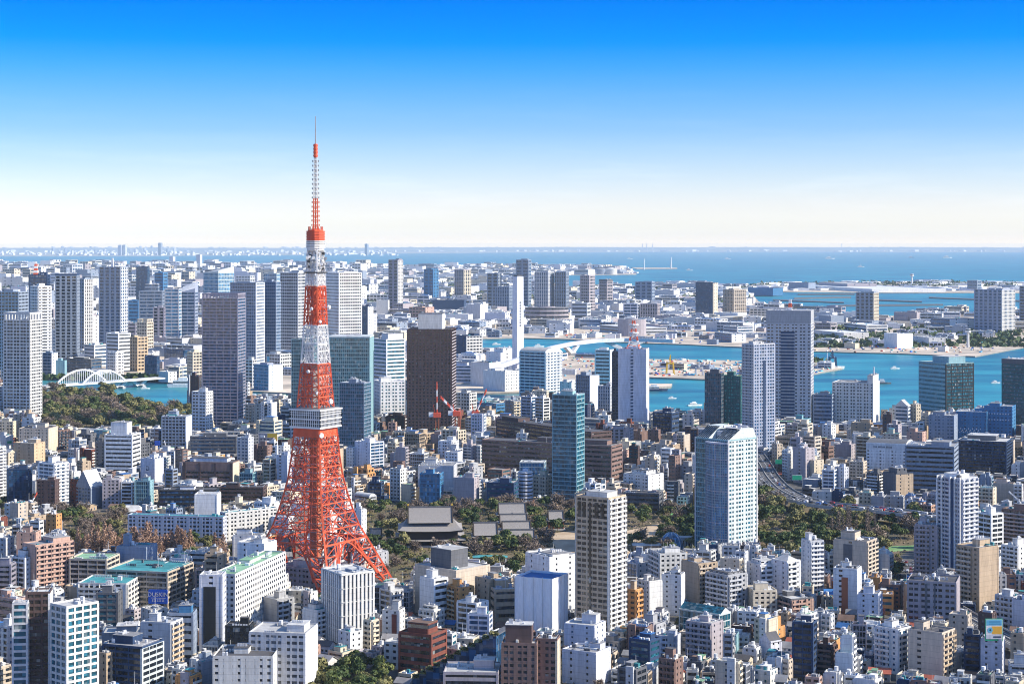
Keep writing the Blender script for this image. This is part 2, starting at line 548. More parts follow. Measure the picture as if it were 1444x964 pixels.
# low hills beyond the far shore
mb = MB()
xs = np.linspace(-45000, 45000, 260)
def ridge(x, seed, base, amp):
    r = np.random.default_rng(seed)
    h = np.full(x.shape, base)
    for k in (2, 5, 11, 23, 47):
        h = h + amp / k ** .8 * np.sin(x / 90000 * 2 * math.pi * k + r.uniform(0, 6.28))
    return np.maximum(h, 20)
h1 = ridge(xs, 3, 178, 26) + np.clip((xs - 2000) / 40000, -1, 1) * 18
h1 = np.minimum(h1, 258)
nx = len(xs)
v = np.concatenate([np.c_[xs, np.full(nx, 84000.), np.zeros(nx)], np.c_[xs, np.full(nx, 88000.), h1], np.c_[xs, np.full(nx, 92400.), np.zeros(nx)]])
f = [[k * nx + i, k * nx + i + 1, (k + 1) * nx + i + 1, (k + 1) * nx + i] for k in (0, 1) for i in range(nx - 1)]
mb.poly(v, f, "hill")
structure(mb, "hills")

# the air: one even, pale volume round everything
def haze_mat():
    m = bpy.data.materials.new("haze"); m.use_nodes = True
    nt = m.node_tree; nt.nodes.clear()
    o = nt.nodes.new("ShaderNodeOutputMaterial")
    p = nt.nodes.new("ShaderNodeVolumePrincipled")
    p.inputs["Color"].default_value = (.66, .85, 1.0, 1)
    p.inputs["Density"].default_value = HAZE_DENSITY
    p.inputs["Anisotropy"].default_value = 0.0
    nt.links.new(p.outputs[0], o.inputs["Volume"])
    return m
HAZE_DENSITY = 1.7e-5
SPECIAL["haze"] = haze_mat
mb = MB(); mb.box(-53000, -400, -4.5, 53000, 95000, 346, "haze")
hz = mb.build("haze"); hz["kind"] = "stuff"

# ------------------------------------------------------------------ ground use: an occupancy grid at 3 m
GX0, GY0, GS = -1700.0, 900.0, 3.0
GNX, GNY = int(3400 / GS), int(3500 / GS)
occ = np.zeros((GNY, GNX), np.uint8)
_gx, _gy = np.meshgrid(GX0 + (np.arange(GNX) + .5) * GS, GY0 + (np.arange(GNY) + .5) * GS)
_gpx, _gpy = to_px(_gx, _gy)
def mark_px(poly, val=1):
    occ[in_poly(_gpx, _gpy, poly)] = val
def mark_xy(poly, val=1):
    occ[in_poly(_gx, _gy, poly)] = val
occ[~in_poly(_gx, _gy, MAIN)] = 9
def cells(cx, cy, w, d, a):
    """occupancy values under a rotated rectangle"""
    nu, nv = max(2, int(w / GS) + 1), max(2, int(d / GS) + 1)
    u, v = np.meshgrid(np.linspace(-w / 2, w / 2, nu), np.linspace(-d / 2, d / 2, nv))
    c, s = math.cos(a), math.sin(a)
    ix = ((cx + u * c - v * s - GX0) / GS).astype(int); iy = ((cy + u * s + v * c - GY0) / GS).astype(int)
    ok = (ix >= 0) & (ix < GNX) & (iy >= 0) & (iy < GNY)
    return ix, iy, ok
def free(cx, cy, w, d, a):
    ix, iy, ok = cells(cx, cy, w, d, a)
    return not (occ[iy[ok], ix[ok]] != 0).any()
def occupy(cx, cy, w, d, a, val=1):
    ix, iy, ok = cells(cx, cy, w + 2, d + 2, a)
    occ[iy[ok], ix[ok]] = val
# ------------------------------------------------------------------ building generator
ST = dict(
    grid=dict(fh=3.4, sp=.42, bw=3.6, pw=.9, out=.3), fine=dict(fh=3.3, sp=.36, bw=2.6, pw=.6, out=.25),
    punch=dict(fh=3.4, sp=.52, bw=3.6, pw=1.7, out=.3), hatch=dict(fh=3.5, sp=.62, bw=4.0, pw=2.4, out=.3),
    band=dict(fh=3.8, sp=.50, bw=0, pw=0, out=.3), wband=dict(fh=4.4, sp=.56, bw=0, pw=0, out=.4), nband=dict(fh=3.4, sp=.36, bw=7.2, pw=.4, out=.3),
    wide=dict(fh=3.6, sp=.34, bw=5.2, pw=1.0, out=.35), fin=dict(fh=9.0, sp=.05, bw=2.6, pw=1.5, out=.9),
    rib=dict(fh=3.6, sp=.22, bw=2.6, pw=1.1, out=.6), vert=dict(fh=3.4, sp=.32, bw=5.2, pw=2.0, out=.7),
    glass=dict(fh=4.0, sp=.13, bw=3.0, pw=.16, out=.1), gband=dict(fh=4.0, sp=.22, bw=6.0, pw=.14, out=.18), mull=dict(fh=3.8, sp=.2, bw=2.0, pw=.3, out=.2))

PAT = [(1,), (1, 1.6, .6), (.7, 1.5), (1, 1, 2.0), (.6, .6, 1.7), (1.2, .5)]

def rects(side, hx, hy, u0, u1, z0, z1, d0, d1):
    if side == 'F':
        return (-hx + u0, -hy - d1, z0, -hx + u1, -hy - d0, z1)
    if side == 'B':
        return (-hx + u0, hy + d0, z0, -hx + u1, hy + d1, z1)
    if side == 'R':
        return (hx + d0, -hy + u0, z0, hx + d1, -hy + u1, z1)
    return (-hx - d1, -hy + u0, z0, -hx - d0, -hy + u1, z1)

def face(side, hx, hy, z0, z1, style, far, fr, rail):
    """boxes of one facade: fr collects wall pieces, rail collects balcony fronts"""
    W = 2 * hx if side in 'FB' else 2 * hy
    if style == 'blank':
        fr.append(rects(side, hx, hy, 0, W, z0, z1, -.1, .25)); return
    kf = max(1.0, far / 1900.0)                     # far away, two or three storeys read as one
    if style.startswith('balc'):
        n = max(1, round((z1 - z0) / (3.1 * kf))); h = (z1 - z0) / n
        W0 = W
        if far < 2600 and style == 'balc' and W > 9 and int(W * 11 + z1 * 5) % 3 == 0:      # balconies stop short; the rest is wall with one window column
            W = W0 * .66
            a, b = W + (W0 - W) * .35, W + (W0 - W) * .65
            fr.append(rects(side, hx, hy, W, a, z0, z1, -.1, .22)); fr.append(rects(side, hx, hy, b, W0, z0, z1, -.1, .22))
            for i in range(n):
                fr.append(rects(side, hx, hy, a, b, z0 + i * h, z0 + i * h + h * .58, -.1, .17))
        nb = max(1, round(W / (6.2 * kf)))
        for i in range(n):
            z = z0 + i * h
            rail.setdefault(side, []).append(rects(side, hx, hy, .15, W - .15, z - .15, z + .36 * h, 1.15, 1.33))
            rail[side].append(rects(side, hx, hy, .15, W - .15, z - .18, z + .06, -.1, 1.16))
            fr.append(rects(side, hx, hy, 0, W, z + h * .74, z + h - .19, -.1, .12))
        for j in range(nb + 1):
            u = W * j / nb
            fr.append(rects(side, hx, hy, max(0, u - .14), min(W, u + .14), z0, z1, -.1, 1.1 if style == 'balc' else 1.5))
        for j in range(nb):
            u = W * (j + .5) / nb
            fr.append(rects(side, hx, hy, u - .8 * kf, u + .8 * kf, z0, z1, -.1, .18))
        return
    if style == 'slot':
        n = max(1, round((z1 - z0) / (3.4 * kf))); h = (z1 - z0) / n
        s = min(2.4 * kf, W * .22)
        c = W * (.5 if int(z1 * 7) % 2 else .3)
        fr.append(rects(side, hx, hy, 0, c - s / 2, z0, z1, -.1, .25)); fr.append(rects(side, hx, hy, c + s / 2, W, z0, z1, -.1, .25))
        for i in range(n):
            fr.append(rects(side, hx, hy, c - s / 2, c + s / 2, z0 + i * h, z0 + i * h + h * .6, -.1, .18))
        return
    if style == 'few':
        n = max(1, round((z1 - z0) / (3.4 * kf))); h = (z1 - z0) / n
        c1, c2, s = W * .25, W * .75, 1.3 * kf
        cuts = [0, c1 - s / 2, c1 + s / 2, c2 - s / 2, c2 + s / 2, W]
        for a, b in ((0, 1), (2, 3), (4, 5)):
            fr.append(rects(side, hx, hy, cuts[a], cuts[b], z0, z1, -.1, .25))
        for i in range(n):
            for a, b in ((1, 2), (3, 4)):
                fr.append(rects(side, hx, hy, cuts[a], cuts[b], z0 + i * h, z0 + i * h + h * .62, -.1, .18))
        return
    p = ST[style]
    n = max(1, round((z1 - z0) / (p['fh'] * kf))); h = (z1 - z0) / n
    sp = h * p['sp']; out = p['out']
    for i in range(n):
        z = z0 + i * h
        fr.append(rects(side, hx, hy, 0, W, z, z + sp, -.1, out))
    fr.append(rects(side, hx, hy, 0, W, z1 - .25 * h * p['sp'], z1, -.1, out + .02))
    if p['bw']:
        nb = max(1, round(W / (p['bw'] * kf)))
        pat = PAT[int(W * 13 + z1 * 7) % len(PAT)] if far < 2600 and style in ('punch', 'hatch', 'grid') else (1,)
        for j in range(1, nb):
            pw = p['pw'] * kf / 2 * pat[j % len(pat)]
            u = W * j / nb
            fr.append(rects(side, hx, hy, u - pw, u + pw, z0, z1, -.1, out + .06))

def rooftop(r, w, d, z, fine, kinds=None):
    """machinery on a flat roof: rows of boxes (metal, wall, tanks)"""
    hx, hy = w / 2 - 1.2, d / 2 - 1.2
    rows = []
    if hx < 1 or hy < 1:
        return rows
    def unit(x, y, a, b, c):
        x = min(max(x, -hx + a / 2), hx - a / 2); y = min(max(y, -hy + b / 2), hy - b / 2)
        rows.append((x - a / 2, y - b / 2, z, x + a / 2, y + b / 2, z + c))
    if not fine:
        for _ in range(int(min(5, hx * hy / 60))):
            unit(r.uniform(-hx, hx), r.uniform(-hy, hy), min(r.uniform(2, 6), hx * .9), min(r.uniform(1.5, 4), hy * .9), r.uniform(1, 3))
    else:
        for _ in range(max(1, int(min(5, hx * hy / 28)))):      # lines of equal condensers standing side by side
            a, b, c = r.uniform(.7, 1.3), r.uniform(.6, 1.1), r.uniform(.8, 1.9)
            k = r.randint(2, 9); st = a * r.uniform(1.1, 1.7); x0, y0 = r.uniform(-hx, hx * .4), r.uniform(-hy, hy)
            al = r.random() < .6
            for q in range(k):
                x, y = (x0 + q * st, y0) if al else (x0, y0 + q * st)
                if x < hx and y < hy:
                    unit(x, y, a, b, c)
            if r.random() < .6:                                  # a duct or cable tray along the line
                ln = min(k * st, hx)
                unit(x0 + ln / 2, y0 + b, ln if al else .35, .35 if al else ln, .5)
        for _ in range(r.randint(1, 4)):                         # hatches, tanks, vents
            unit(r.uniform(-hx, hx), r.uniform(-hy, hy), min(r.uniform(.8, 3.2), hx), min(r.uniform(.8, 2.4), hy), r.uniform(.6, 2.6))
    if rows:
        q = np.array(rows); lo, hi = q.min(0), q.max(0)
        rows.append((lo[0] - .1, lo[1] - .1, z - .1, hi[3] + .1, hi[4] + .1, z + .08))
    return rows

def shell(r, w, d, h, fs, rs, far, wall, glass, roof, rail=None, ph=True, fine=True, z0=0.0, parapet=1.0, phm=None, rwall=None):
    """{part: MB} of an ordinary block; local x runs along the front, +x is the sunny end, -y faces the street"""
    hx, hy = w / 2, d / 2
    P = {}
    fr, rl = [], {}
    sd = fr if rwall is None else []  # end faces' second colour; on some blocks sunlight is put into it
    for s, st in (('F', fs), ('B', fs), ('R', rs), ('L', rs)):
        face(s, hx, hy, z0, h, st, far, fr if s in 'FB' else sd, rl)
    kf = max(1.0, far / 1900.0)
    cw = min(.8 * kf, w * .08, d * .08)
    for sx in (-1, 1):
        for sy in (-1, 1):
            x, y = sx * hx, sy * hy
            q = .42 if 'vert' not in (fs, rs) and 'rib' not in (fs, rs) else .8
            if fs in ('glass', 'gband', 'mull') and rs in ('glass', 'gband', 'mull'):
                q, cw = .24, .35
            xa, xb = (x - cw, x + q) if sx > 0 else (x - q, x + cw)
            ya, yb = (y - cw, y + q) if sy > 0 else (y - q, y + cw)
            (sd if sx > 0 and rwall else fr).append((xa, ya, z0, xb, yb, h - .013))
    t = .35
    g = .28
    for a in ((-hx - g, -hy - g, hx + g, -hy + t - g), (-hx - g, hy - t + g, hx + g, hy + g), (-hx - g, -hy + t - g + .002, -hx + t - g, hy - t + g - .002), (hx - t + g, -hy + t - g + .002, hx + g, hy - t + g - .002)):
        fr.append((a[0], a[1], h + .02, a[2], a[3], h + .02 + parapet))
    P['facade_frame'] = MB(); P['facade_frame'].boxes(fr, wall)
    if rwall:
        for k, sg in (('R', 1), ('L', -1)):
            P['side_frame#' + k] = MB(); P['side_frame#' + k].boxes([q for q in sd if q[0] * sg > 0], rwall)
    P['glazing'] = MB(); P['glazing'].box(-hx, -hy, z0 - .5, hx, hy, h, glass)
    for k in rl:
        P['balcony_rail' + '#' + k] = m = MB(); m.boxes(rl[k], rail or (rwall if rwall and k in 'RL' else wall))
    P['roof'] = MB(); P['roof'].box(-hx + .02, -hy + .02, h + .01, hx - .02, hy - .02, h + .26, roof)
    zr = h + .27
    if ph and w > 7 and d > 7:
        if isinstance(ph, tuple):
            a0, a1, b0, b1, hh = ph
            x0, x1, y0, y1 = -hx + w * a0, -hx + w * a1, -hy + d * b0, -hy + d * b1
        else:
            pw, pd, hh = w * r.uniform(.28, .55), d * r.uniform(.3, .6), r.uniform(2.8, 5.5) if h > 14 else r.uniform(2.2, 3)
            x0 = r.uniform(-hx + 1, hx - 1 - pw); y0 = r.uniform(-hy + 1, hy - 1 - pd); x1, y1 = x0 + pw, y0 + pd
        m = P['penthouse'] = MB()
        m.box(x0, y0, zr, x1, y1, zr + hh, phm or wall)
        m.box(x0 - .25, y0 - .25, zr + hh + .003, x1 + .25, y1 + .25, zr + hh + .3, roof)
        if fine:
            m.boxes(rooftop(r, x1 - x0, y1 - y0, zr + hh + .31, True)[:5], "ltgrey", off=((x0 + x1) / 2, (y0 + y1) / 2, 0))
    rows = rooftop(r, w, d, zr + .004, fine)
    if rows:
        m = P['rooftop_plant'] = MB()
        k = len(rows) // 2
        m.boxes(rows[-1:], roof); m.boxes(rows[:k], r.choice(["ltgrey", "white"])); m.boxes(rows[k:-1], r.choice(["offwhite", "grey", "white", "dkgrey", "bluegrey", "rteal"]))
        if fine and r.random() < .5:           # railing round the roof edge and a thin aerial
            for sx in (-1, 1):
                m.boxes([(sx * (hx - .5) - .04, -hy + .4, zr + parapet + .3, sx * (hx - .5) + .04, hy - .4, zr + parapet + .4)], "white")
            x, y = r.uniform(-hx * .5, hx * .5), r.uniform(-hy * .5, hy * .5)
            m.bar((x, y, zr), (x, y, zr + r.uniform(4, 9)), .16, "white", .1)
        if fine and r.random() < .35:
            x, y = r.uniform(-hx * .6, hx * .6), r.uniform(-hy * .6, hy * .6)
            m.prism(ring(1.1, 10, 0, x, y), zr + 1.2, zr + 3.4, "white")
            m.boxes([(x - .8, y - .8, zr, x + .8, y + .8, zr + 1.19)], "grey")
    return P

HEROES = []     # dict(xl, xr, yt, yb, D, cx, cy, w, d, a, label)

def place(xl, xc, xr, yt, yb, q=.85):
    """footprint and height of a block whose near corner stands at (xc, yb) and whose visible faces span xl..xc..xr"""
    X0, Y0 = gp(xc, yb)
    r_, l_ = max(xr - xc, .6), max(xc - xl, .6)
    arel = math.atan2(r_, l_ * q)
    a = arel - math.atan2(X0, Y0) * -1.0 if False else arel + math.atan((xc - CX) / F)
    ca, sa = math.cos(a), math.sin(a)
    k = (xl - CX) / F
    w = (X0 - k * Y0) / (ca + k * sa)
    k2 = (xr - CX) / F
    den = sa - k2 * ca
    d = (k2 * Y0 - X0) / den if den > 1e-4 else w * q
    d = min(max(d, 2), 6 * w)
    cx = X0 - (w / 2) * ca + (d / 2) * sa
    cy = Y0 + (w / 2) * sa + (d / 2) * ca
    h = CAMH - (yt - HY) / F * Y0
    return cx, cy, w, d, -a, h, Y0

def assemble(name, cx, cy, ang, P, label, cat, group=None):
    root = empty(name, cx, cy, 0, ang)
    tag(root, label, cat, group)
    for part, m in P.items():
        if m.n:
            m.build(part.split('#')[0], root)
    return root

def B(name, xl, xc, xr, yt, yb, wall, glass, fs, label, cat="building", rs=None, roof=None, q=None, ph=True, top=None, rail=None, seed=None, fine=None, phm=None, ant=None, group=None, parapet=1.0, extra=None, rwall=None):
    if q is None:
        q = .42 if (xc - xl) > 1.6 * (yb - yt) else .85
    cx, cy, w, d, ang, h, D = place(xl, xc, xr, yt, yb, q)
    r = random.Random(int(xl * 7 + yt * 13) if seed is None else seed)
    rs = rs or fs
    roof = roof or r.choice(["rgrey", "rlight", "rgrey", "rlight", "rdark"])
    fine = D < 2700 if fine is None else fine
    if isinstance(ph, tuple):
        ph = ph[:4] + (ph[4] * D / F,)
    P = shell(r, w, d, h, fs, rs, D, wall, glass, roof, rail, ph if top is None else False, fine, phm=phm, parapet=parapet * max(1, D / 3000), rwall=rwall)
    hx, hy = w / 2, d / 2
    if top:
        kind, px = top[0], top[1]
        t = px * D / F
        if kind != 'crown':
            P.pop('rooftop_plant', None)
        if kind == 'gable':        # ridge along the depth
            m = P['gable_roof'] = MB()
            v = [(-hx - .5, -hy - .5, h), (hx + .5, -hy - .5, h), (0, -hy - .5, h + t), (-hx - .5, hy + .5, h), (hx + .5, hy + .5, h), (0, hy + .5, h + t)]
            m.poly(v, [[0, 1, 2], [4, 3, 5]], wall); m.poly(v, [[1, 4, 5, 2], [3, 0, 2, 5]], top[2] if len(top) > 2 else roof)
        elif kind == 'gablex':     # ridge along the front
            m = P['gable_roof'] = MB()
            v = [(-hx - .5, -hy - .5, h), (-hx - .5, hy + .5, h), (-hx - .5, 0, h + t), (hx + .5, -hy - .5, h), (hx + .5, hy + .5, h), (hx + .5, 0, h + t)]
            m.poly(v, [[1, 0, 2], [3, 4, 5]], wall); m.poly(v, [[0, 3, 5, 2], [4, 1, 2, 5]], top[2] if len(top) > 2 else roof)
        elif kind == 'arch':       # barrel vault along the front
            m = P['vault_roof'] = MB(); n = 10
            pr = [(hy * math.cos(math.pi * i / n), h + t * math.sin(math.pi * i / n)) for i in range(n + 1)]
            v = [(-hx, y, z) for y, z in pr] + [(hx, y, z) for y, z in pr]
            m.poly(v, [[i, n + 1 + i, n + 2 + i, i + 1][::-1] for i in range(n)], top[2] if len(top) > 2 else roof)
            m.poly(v, [list(range(n + 1)), list(range(n + 1, 2 * n + 2))[::-1]], wall)
        elif kind == 'archd':      # barrel vault along the depth
            m = P['vault_roof'] = MB(); n = 10
            pr = [(hx * math.cos(math.pi * i / n), h + t * math.sin(math.pi * i / n)) for i in range(n + 1)]
            v = [(x, -hy, z) for x, z in pr] + [(x, hy, z) for x, z in pr]
            m.poly(v, [[i, n + 1 + i, n + 2 + i, i + 1] for i in range(n)], top[2] if len(top) > 2 else roof)
            m.poly(v, [list(range(n + 1))[::-1], list(range(n + 1, 2 * n + 2))], wall)
        elif kind == 'wedge':      # roof rising to the sunny end
            m = P['sloped_roof'] = MB()
            v = [(-hx, -hy, h), (hx, -hy, h), (hx, hy, h), (-hx, hy, h), (hx, -hy, h + t), (hx, hy, h + t)]
            m.poly(v, [[0, 1, 4], [2, 3, 5], [1, 2, 5, 4]], top[2] if len(top) > 2 else wall); m.poly(v, [[0, 4, 5, 3]], top[3] if len(top) > 3 else roof)
        elif kind == 'slant':      # one plane rising to the far sunny corner
            m = P['sloped_roof'] = MB()
            z = [h + .4, h + .4 + t * .35, h + .4 + t, h + .4 + t * .5]
            v = [(-hx, -hy, h), (hx, -hy, h), (hx, hy, h), (-hx, hy, h), (-hx, -hy, z[0]), (hx, -hy, z[1]), (hx, hy, z[2]), (-hx, hy, z[3])]
            m.poly(v, [[0, 1, 5, 4], [1, 2, 6, 5], [2, 3, 7, 6], [3, 0, 4, 7]], wall); m.poly(v, [[4, 5, 6], [4, 6, 7]], top[2])
        elif kind == 'hip':
            m = P['hip_roof'] = MB(); k = top[2] if len(top) > 2 else roof
            v = [(-hx - .4, -hy - .4, h), (hx + .4, -hy - .4, h), (hx + .4, hy + .4, h), (-hx - .4, hy + .4, h), (-hx * .35, 0, h + t), (hx * .35, 0, h + t)]
            m.poly(v, [[0, 1, 5, 4], [1, 2, 5], [2, 3, 4, 5], [3, 0, 4]], k)
        elif kind == 'crown':      # open screen of posts and a ring beam round the roof
            m = P['crown_screen'] = MB(); rows = []
            k = max(1, D / 1900)
            for s in 'FBRL':
                W = 2 * hx if s in 'FB' else 2 * hy
                nb = max(3, round(W / (3.4 * k)))
                for j in range(nb):
                    u = W * (j + .5) / nb
                    rows.append(rects(s, hx, hy, u - .7 * k, u + .7 * k, h + 1.1, h + t, -.4, .3))
                rows.append(rects(s, hx, hy, 0, W, h + t * .78, h + t + .3, -.5, .36))
            m.boxes(rows, wall)
        elif kind == 'cap':        # plain solid top storey
            m = P['crown_block'] = MB(); m.box(-hx - .5, -hy - .5, h + 1.1, hx + .5, hy + .5, h + t, top[2] if len(top) > 2 else wall)
            m.boxes(rooftop(r, w, d, h + t + .003, fine), "ltgrey")
        elif kind == 'step':       # set-back upper storeys
            m = P['upper_storeys'] = MB(); f = top[2] if len(top) > 2 else .7
            fr, rl = [], {}
            for s, st in (('F', fs), ('B', fs), ('R', rs), ('L', rs)):
                face(s, hx * f, hy * f, h + .3, h + t, st if not st.startswith('balc') else 'punch', D, fr, rl)
            m.boxes(fr, wall); m.box(-hx * f, -hy * f, h + .28, hx * f, hy * f, h + t - .02, glass); m.box(-hx * f - .2, -hy * f - .2, h + t + .01, hx * f + .2, hy * f + .2, h + t + .4, roof)
            m.boxes(rooftop(r, w * f, d * f, h + t + .41, fine), "ltgrey")
    if ant:
        m = P['antenna'] = MB()
        for ax, ay, px, wd, mm in ant:
            z = h + .2
            if mm == 'striped':
                n = 6; t = px * D / F
                for i in range(n):
                    m.bar((ax * hx, ay * hy, z + t * i / n), (ax * hx, ay * hy, z + t * (i + 1) / n), wd * (1 - .6 * i / n), "red_steel" if i % 2 == 0 else "white_steel", wd * (1 - .6 * (i + 1) / n))
            else:
                m.bar((ax * hx, ay * hy, z), (ax * hx, ay * hy, z + px * D / F), wd, mm, wd * .5)
    if extra:
        extra(P, w, d, h, D, r)
    HEROES.append(dict(xl=xl, xr=xr, yt=yt, yb=yb, D=D, cx=cx, cy=cy, w=w, d=d, a=ang, label=label, h=h))
    occupy(cx, cy, w, d, ang, 2)
    o = assemble(name, cx, cy, ang, P, label, cat, group)
    return o

def cyl_building(name, px, rpx, yt, yb, wall, glass, fs, label, cat="building", roof="rgrey", n=20, squash=1.0):
    """round block"""
    X, Y = gp(px, yb)
    R = rpx * Y / F
    h = CAMH - (yt - HY) / F * Y
    Y += R * squash
    root = empty(name, X, Y); tag(root, label, cat)
    o = [(x, y * squash) for x, y in ring(R, n)]
    m = MB(); m.prism(o, -.5, h, glass); m.build("glazing", root)
    p = ST.get(fs, ST['band']); kf = max(1, Y / 1900)
    nf = max(1, round(h / (p['fh'] * kf))); fh = h / nf
    m = MB(); oo = [(x * (1 + .3 / R), y * (1 + .3 / R)) for x, y in o]
    if fs == 'blank':
        m.prism(oo, 0, h + .8, wall)
    else:
        for i in range(nf):
            m.prism(oo, i * fh, i * fh + fh * p['sp'], wall)
        m.prism(oo, h - .3, h + .8, wall)
    m.build("facade_frame", root)
    m = MB(); m.prism([(x * .98, y * .98) for x, y in o], h + .82, h + 1.1, roof); m.prism([(x * .4, y * .4) for x, y in o], h + 1.11, h + 3.4, wall); m.build("roof", root)
    HEROES.append(dict(xl=px - rpx, xr=px + rpx, yt=yt, yb=yb, D=Y, cx=X, cy=Y, w=2 * R, d=2 * R * squash, a=0, label=label, h=h))
    occupy(X, Y, 2 * R, 2 * R * squash, 0, 2)
    return root
# ------------------------------------------------------------------ buildings of the photograph, far to near; pixels give each one's place on the ground
# --- across the water, upper storeys above the island belt
B("tower_block", 41, 66, 70, 388, 520, "dkblue", "gblue", "nband", "navy blue tower topped by a red and white striped aerial", ant=[(-.4, 0, 19, 9, 'striped')], rs="balc", cat="tower")
B("apartment_tower", 43, 54, 72, 404, 527, "white", "gdark", "balc", "bright white slim apartment tower beside the dark tower with striped aerial", rs="balc", cat="tower")
B("apartment_tower", 78, 108, 112, 389, 515, "bluegrey", "gdark", "vert", "dark slate apartment tower with dense upright ribs behind the arch bridge", top=("cap", 3, "dkblue"), cat="tower")
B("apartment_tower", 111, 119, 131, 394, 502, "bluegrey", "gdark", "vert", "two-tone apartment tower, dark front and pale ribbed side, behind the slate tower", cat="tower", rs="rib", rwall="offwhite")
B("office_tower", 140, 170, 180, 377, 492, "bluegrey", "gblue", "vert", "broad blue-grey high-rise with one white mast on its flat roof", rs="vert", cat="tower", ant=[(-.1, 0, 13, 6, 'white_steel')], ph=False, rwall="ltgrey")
B("office_tower", 192, 208, 211, 377, 452, "dkblue", "gblue", "mull", "dark blue glass tower behind the broad blue-grey high-rise with a mast", cat="tower")
B("office_block", 218, 230, 236, 385, 441, "blue", "gblue", "nband", "plain mid blue block behind the stepped blue office slab", cat="building")
B("office_block", 196, 229, 233, 411, 472, "bluegrey", "gblue", "nband", "wide stepped blue-grey office slab before the dark blue glass tower", top=("step", 10, .55))
B("office_block", 181, 195, 197, 424, 464, "blue", "gblue", "band", "low blue block between the mast high-rise and the stepped office slab")
B("office_block", 232, 252, 256, 408, 480, "ltgrey", "gsky", "nband", "pale blue banded office wing joined to the white slanted roof tower", cat="building")
B("office_tower", 254, 275, 279, 412, 479, "slate", "gblue", "nband", "office tower with a white roof that slants up to a sharp corner", top=("slant", 15, "rwhite"), cat="tower")
B("tower_block", 216, 231, 233, 434, 484, "purple", "gdark", "vert", "slim mauve tower with upright ribs in front of the pale banded wing", cat="tower")
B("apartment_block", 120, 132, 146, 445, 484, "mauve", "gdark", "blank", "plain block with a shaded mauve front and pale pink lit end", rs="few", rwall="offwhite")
B("office_block", 119, 133, 153, 487, 517, "white", "gblue", "band", "white office with blue window bands and a diagonal shadow behind the arch bridge")
B("office_tower", 150, 167, 184, 471, 522, "white", "ggrey", "band", "tall white office with thin stripes beside the orange tower, behind the bridge", cat="tower")
B("office_block", 152, 163, 174, 497, 528, "white", "gdark", "balc", "white balcony block at the foot of the striped white office")
B("apartment_tower", 184, 194, 208, 476, 524, "amber", "gbronze", "vert", "orange brown apartment tower with grid facade near the far bank of the canal", rs="grid", cat="tower")
B("apartment_tower", 193, 207, 216, 455, 497, "cream", "gbronze", "grid", "cream lattice tower behind the orange brown apartment tower", top=("crown", 5), cat="tower")
B("office_block", 173, 191, 194, 456, 482, "purple", "gdark", "band", "dull purple low block behind the cream lattice tower")
B("office_block", 204, 221, 225, 503, 530, "dkblue", "gblue", "mull", "dark blue glass block at the end of the white arch bridge")
B("warehouse", 232, 258, 275, 494, 510, "dkblue", "gblue", "gband", "long dark blue market shed with white roof edge beyond the canal", roof="rdark", ph=False)
B("apartment_block", 264, 272, 285, 497, 537, "cream", "gdark", "grid", "cream gridded apartment block standing by the canal beside the purple banded skyscraper")
B("warehouse", 224, 237, 249, 525, 539, "offwhite", "ggrey", "blank", "low off-white shed on the canal bank by the bridge end", rs="few", ph=False)
B("apartment_block", 60, 73, 81, 498, 529, "bluegrey", "gblue", "nband", "blue fronted block with a blank white end beyond the arch bridge", rs="few", rwall="white")
B("apartment_block", 60, 84, 87, 466, 507, "bluegrey", "gblue", "grid", "blue-grey apartment slab between the white gridded tower and the slate tower")
B("office_block", 79, 91, 94, 509, 532, "teal", "gblue", "blank", "small light blue windowless block behind the arch bridge")
B("office_block", 93, 128, 143, 507, 526, "dkgrey", "gblue", "band", "low dark office terrace with pale roofs behind the arch of the bridge", roof="rlight")
B("office_block", -12, 26, 40, 412, 533, "bluegrey", "gdark", "grid", "wide blue-grey gridded tower half hidden by the white crowned tower", rs="grid", cat="tower")
B("apartment_tower", 5, 42, 59, 452, 597, "offwhite", "gdark", "grid", "white gridded residential tower with an open crown beside the garden", top=("crown", 11), rs="grid", cat="tower")
B("office_tower", 287, 308, 330, 385, 472, "palegreen", "gsky", "mull", "pale green glass tower with slanted top behind the purple banded skyscraper", top=("slant", 9, "rlight"), cat="tower")
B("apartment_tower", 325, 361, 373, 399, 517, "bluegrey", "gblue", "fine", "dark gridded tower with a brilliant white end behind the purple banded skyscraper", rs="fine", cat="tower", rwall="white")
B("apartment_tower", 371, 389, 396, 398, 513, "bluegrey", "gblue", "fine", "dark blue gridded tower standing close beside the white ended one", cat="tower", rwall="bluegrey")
B("office_tower", 372, 390, 396, 386, 482, "palegreen", "gsky", "mull", "pale teal tower top peeping over the dark gridded pair", cat="tower")
B("apartment_tower", 395, 420, 432, 385, 503, "ltgrey", "gdark", "fine", "grey curved apartment twin with a dark seam behind the lattice tower mast", rs="fine", cat="tower", group="curved twin apartment towers")
B("apartment_tower", 460, 478, 510, 385, 492, "white", "gdark", "fine", "pale curved apartment twin with a sunlit white side", rs="fine", cat="tower", group="curved twin apartment towers")
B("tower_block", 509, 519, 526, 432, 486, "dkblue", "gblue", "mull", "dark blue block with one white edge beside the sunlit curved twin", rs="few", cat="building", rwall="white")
B("apartment_block", 346, 356, 362, 508, 546, "offwhite", "gdark", "grid", "small off-white block wedged beside the purple banded skyscraper's sunny end")
B("office_block", 358, 379, 398, 515, 551, "slate", "gsky", "nband", "white office block with blue side behind the lattice tower", rs="few", rwall="white")
B("office_block", 376, 395, 411, 500, 520, "offwhite", "gdark", "grid", "low white block with a small cyan sign above the white office with blue side")
B("office_tower", 548, 561, 568, 367, 436, "purple", "gdark", "vert", "slim isolated island tower with a dark front and pale edge, tallest of its row", rs="rib", cat="tower", rwall="offwhite")
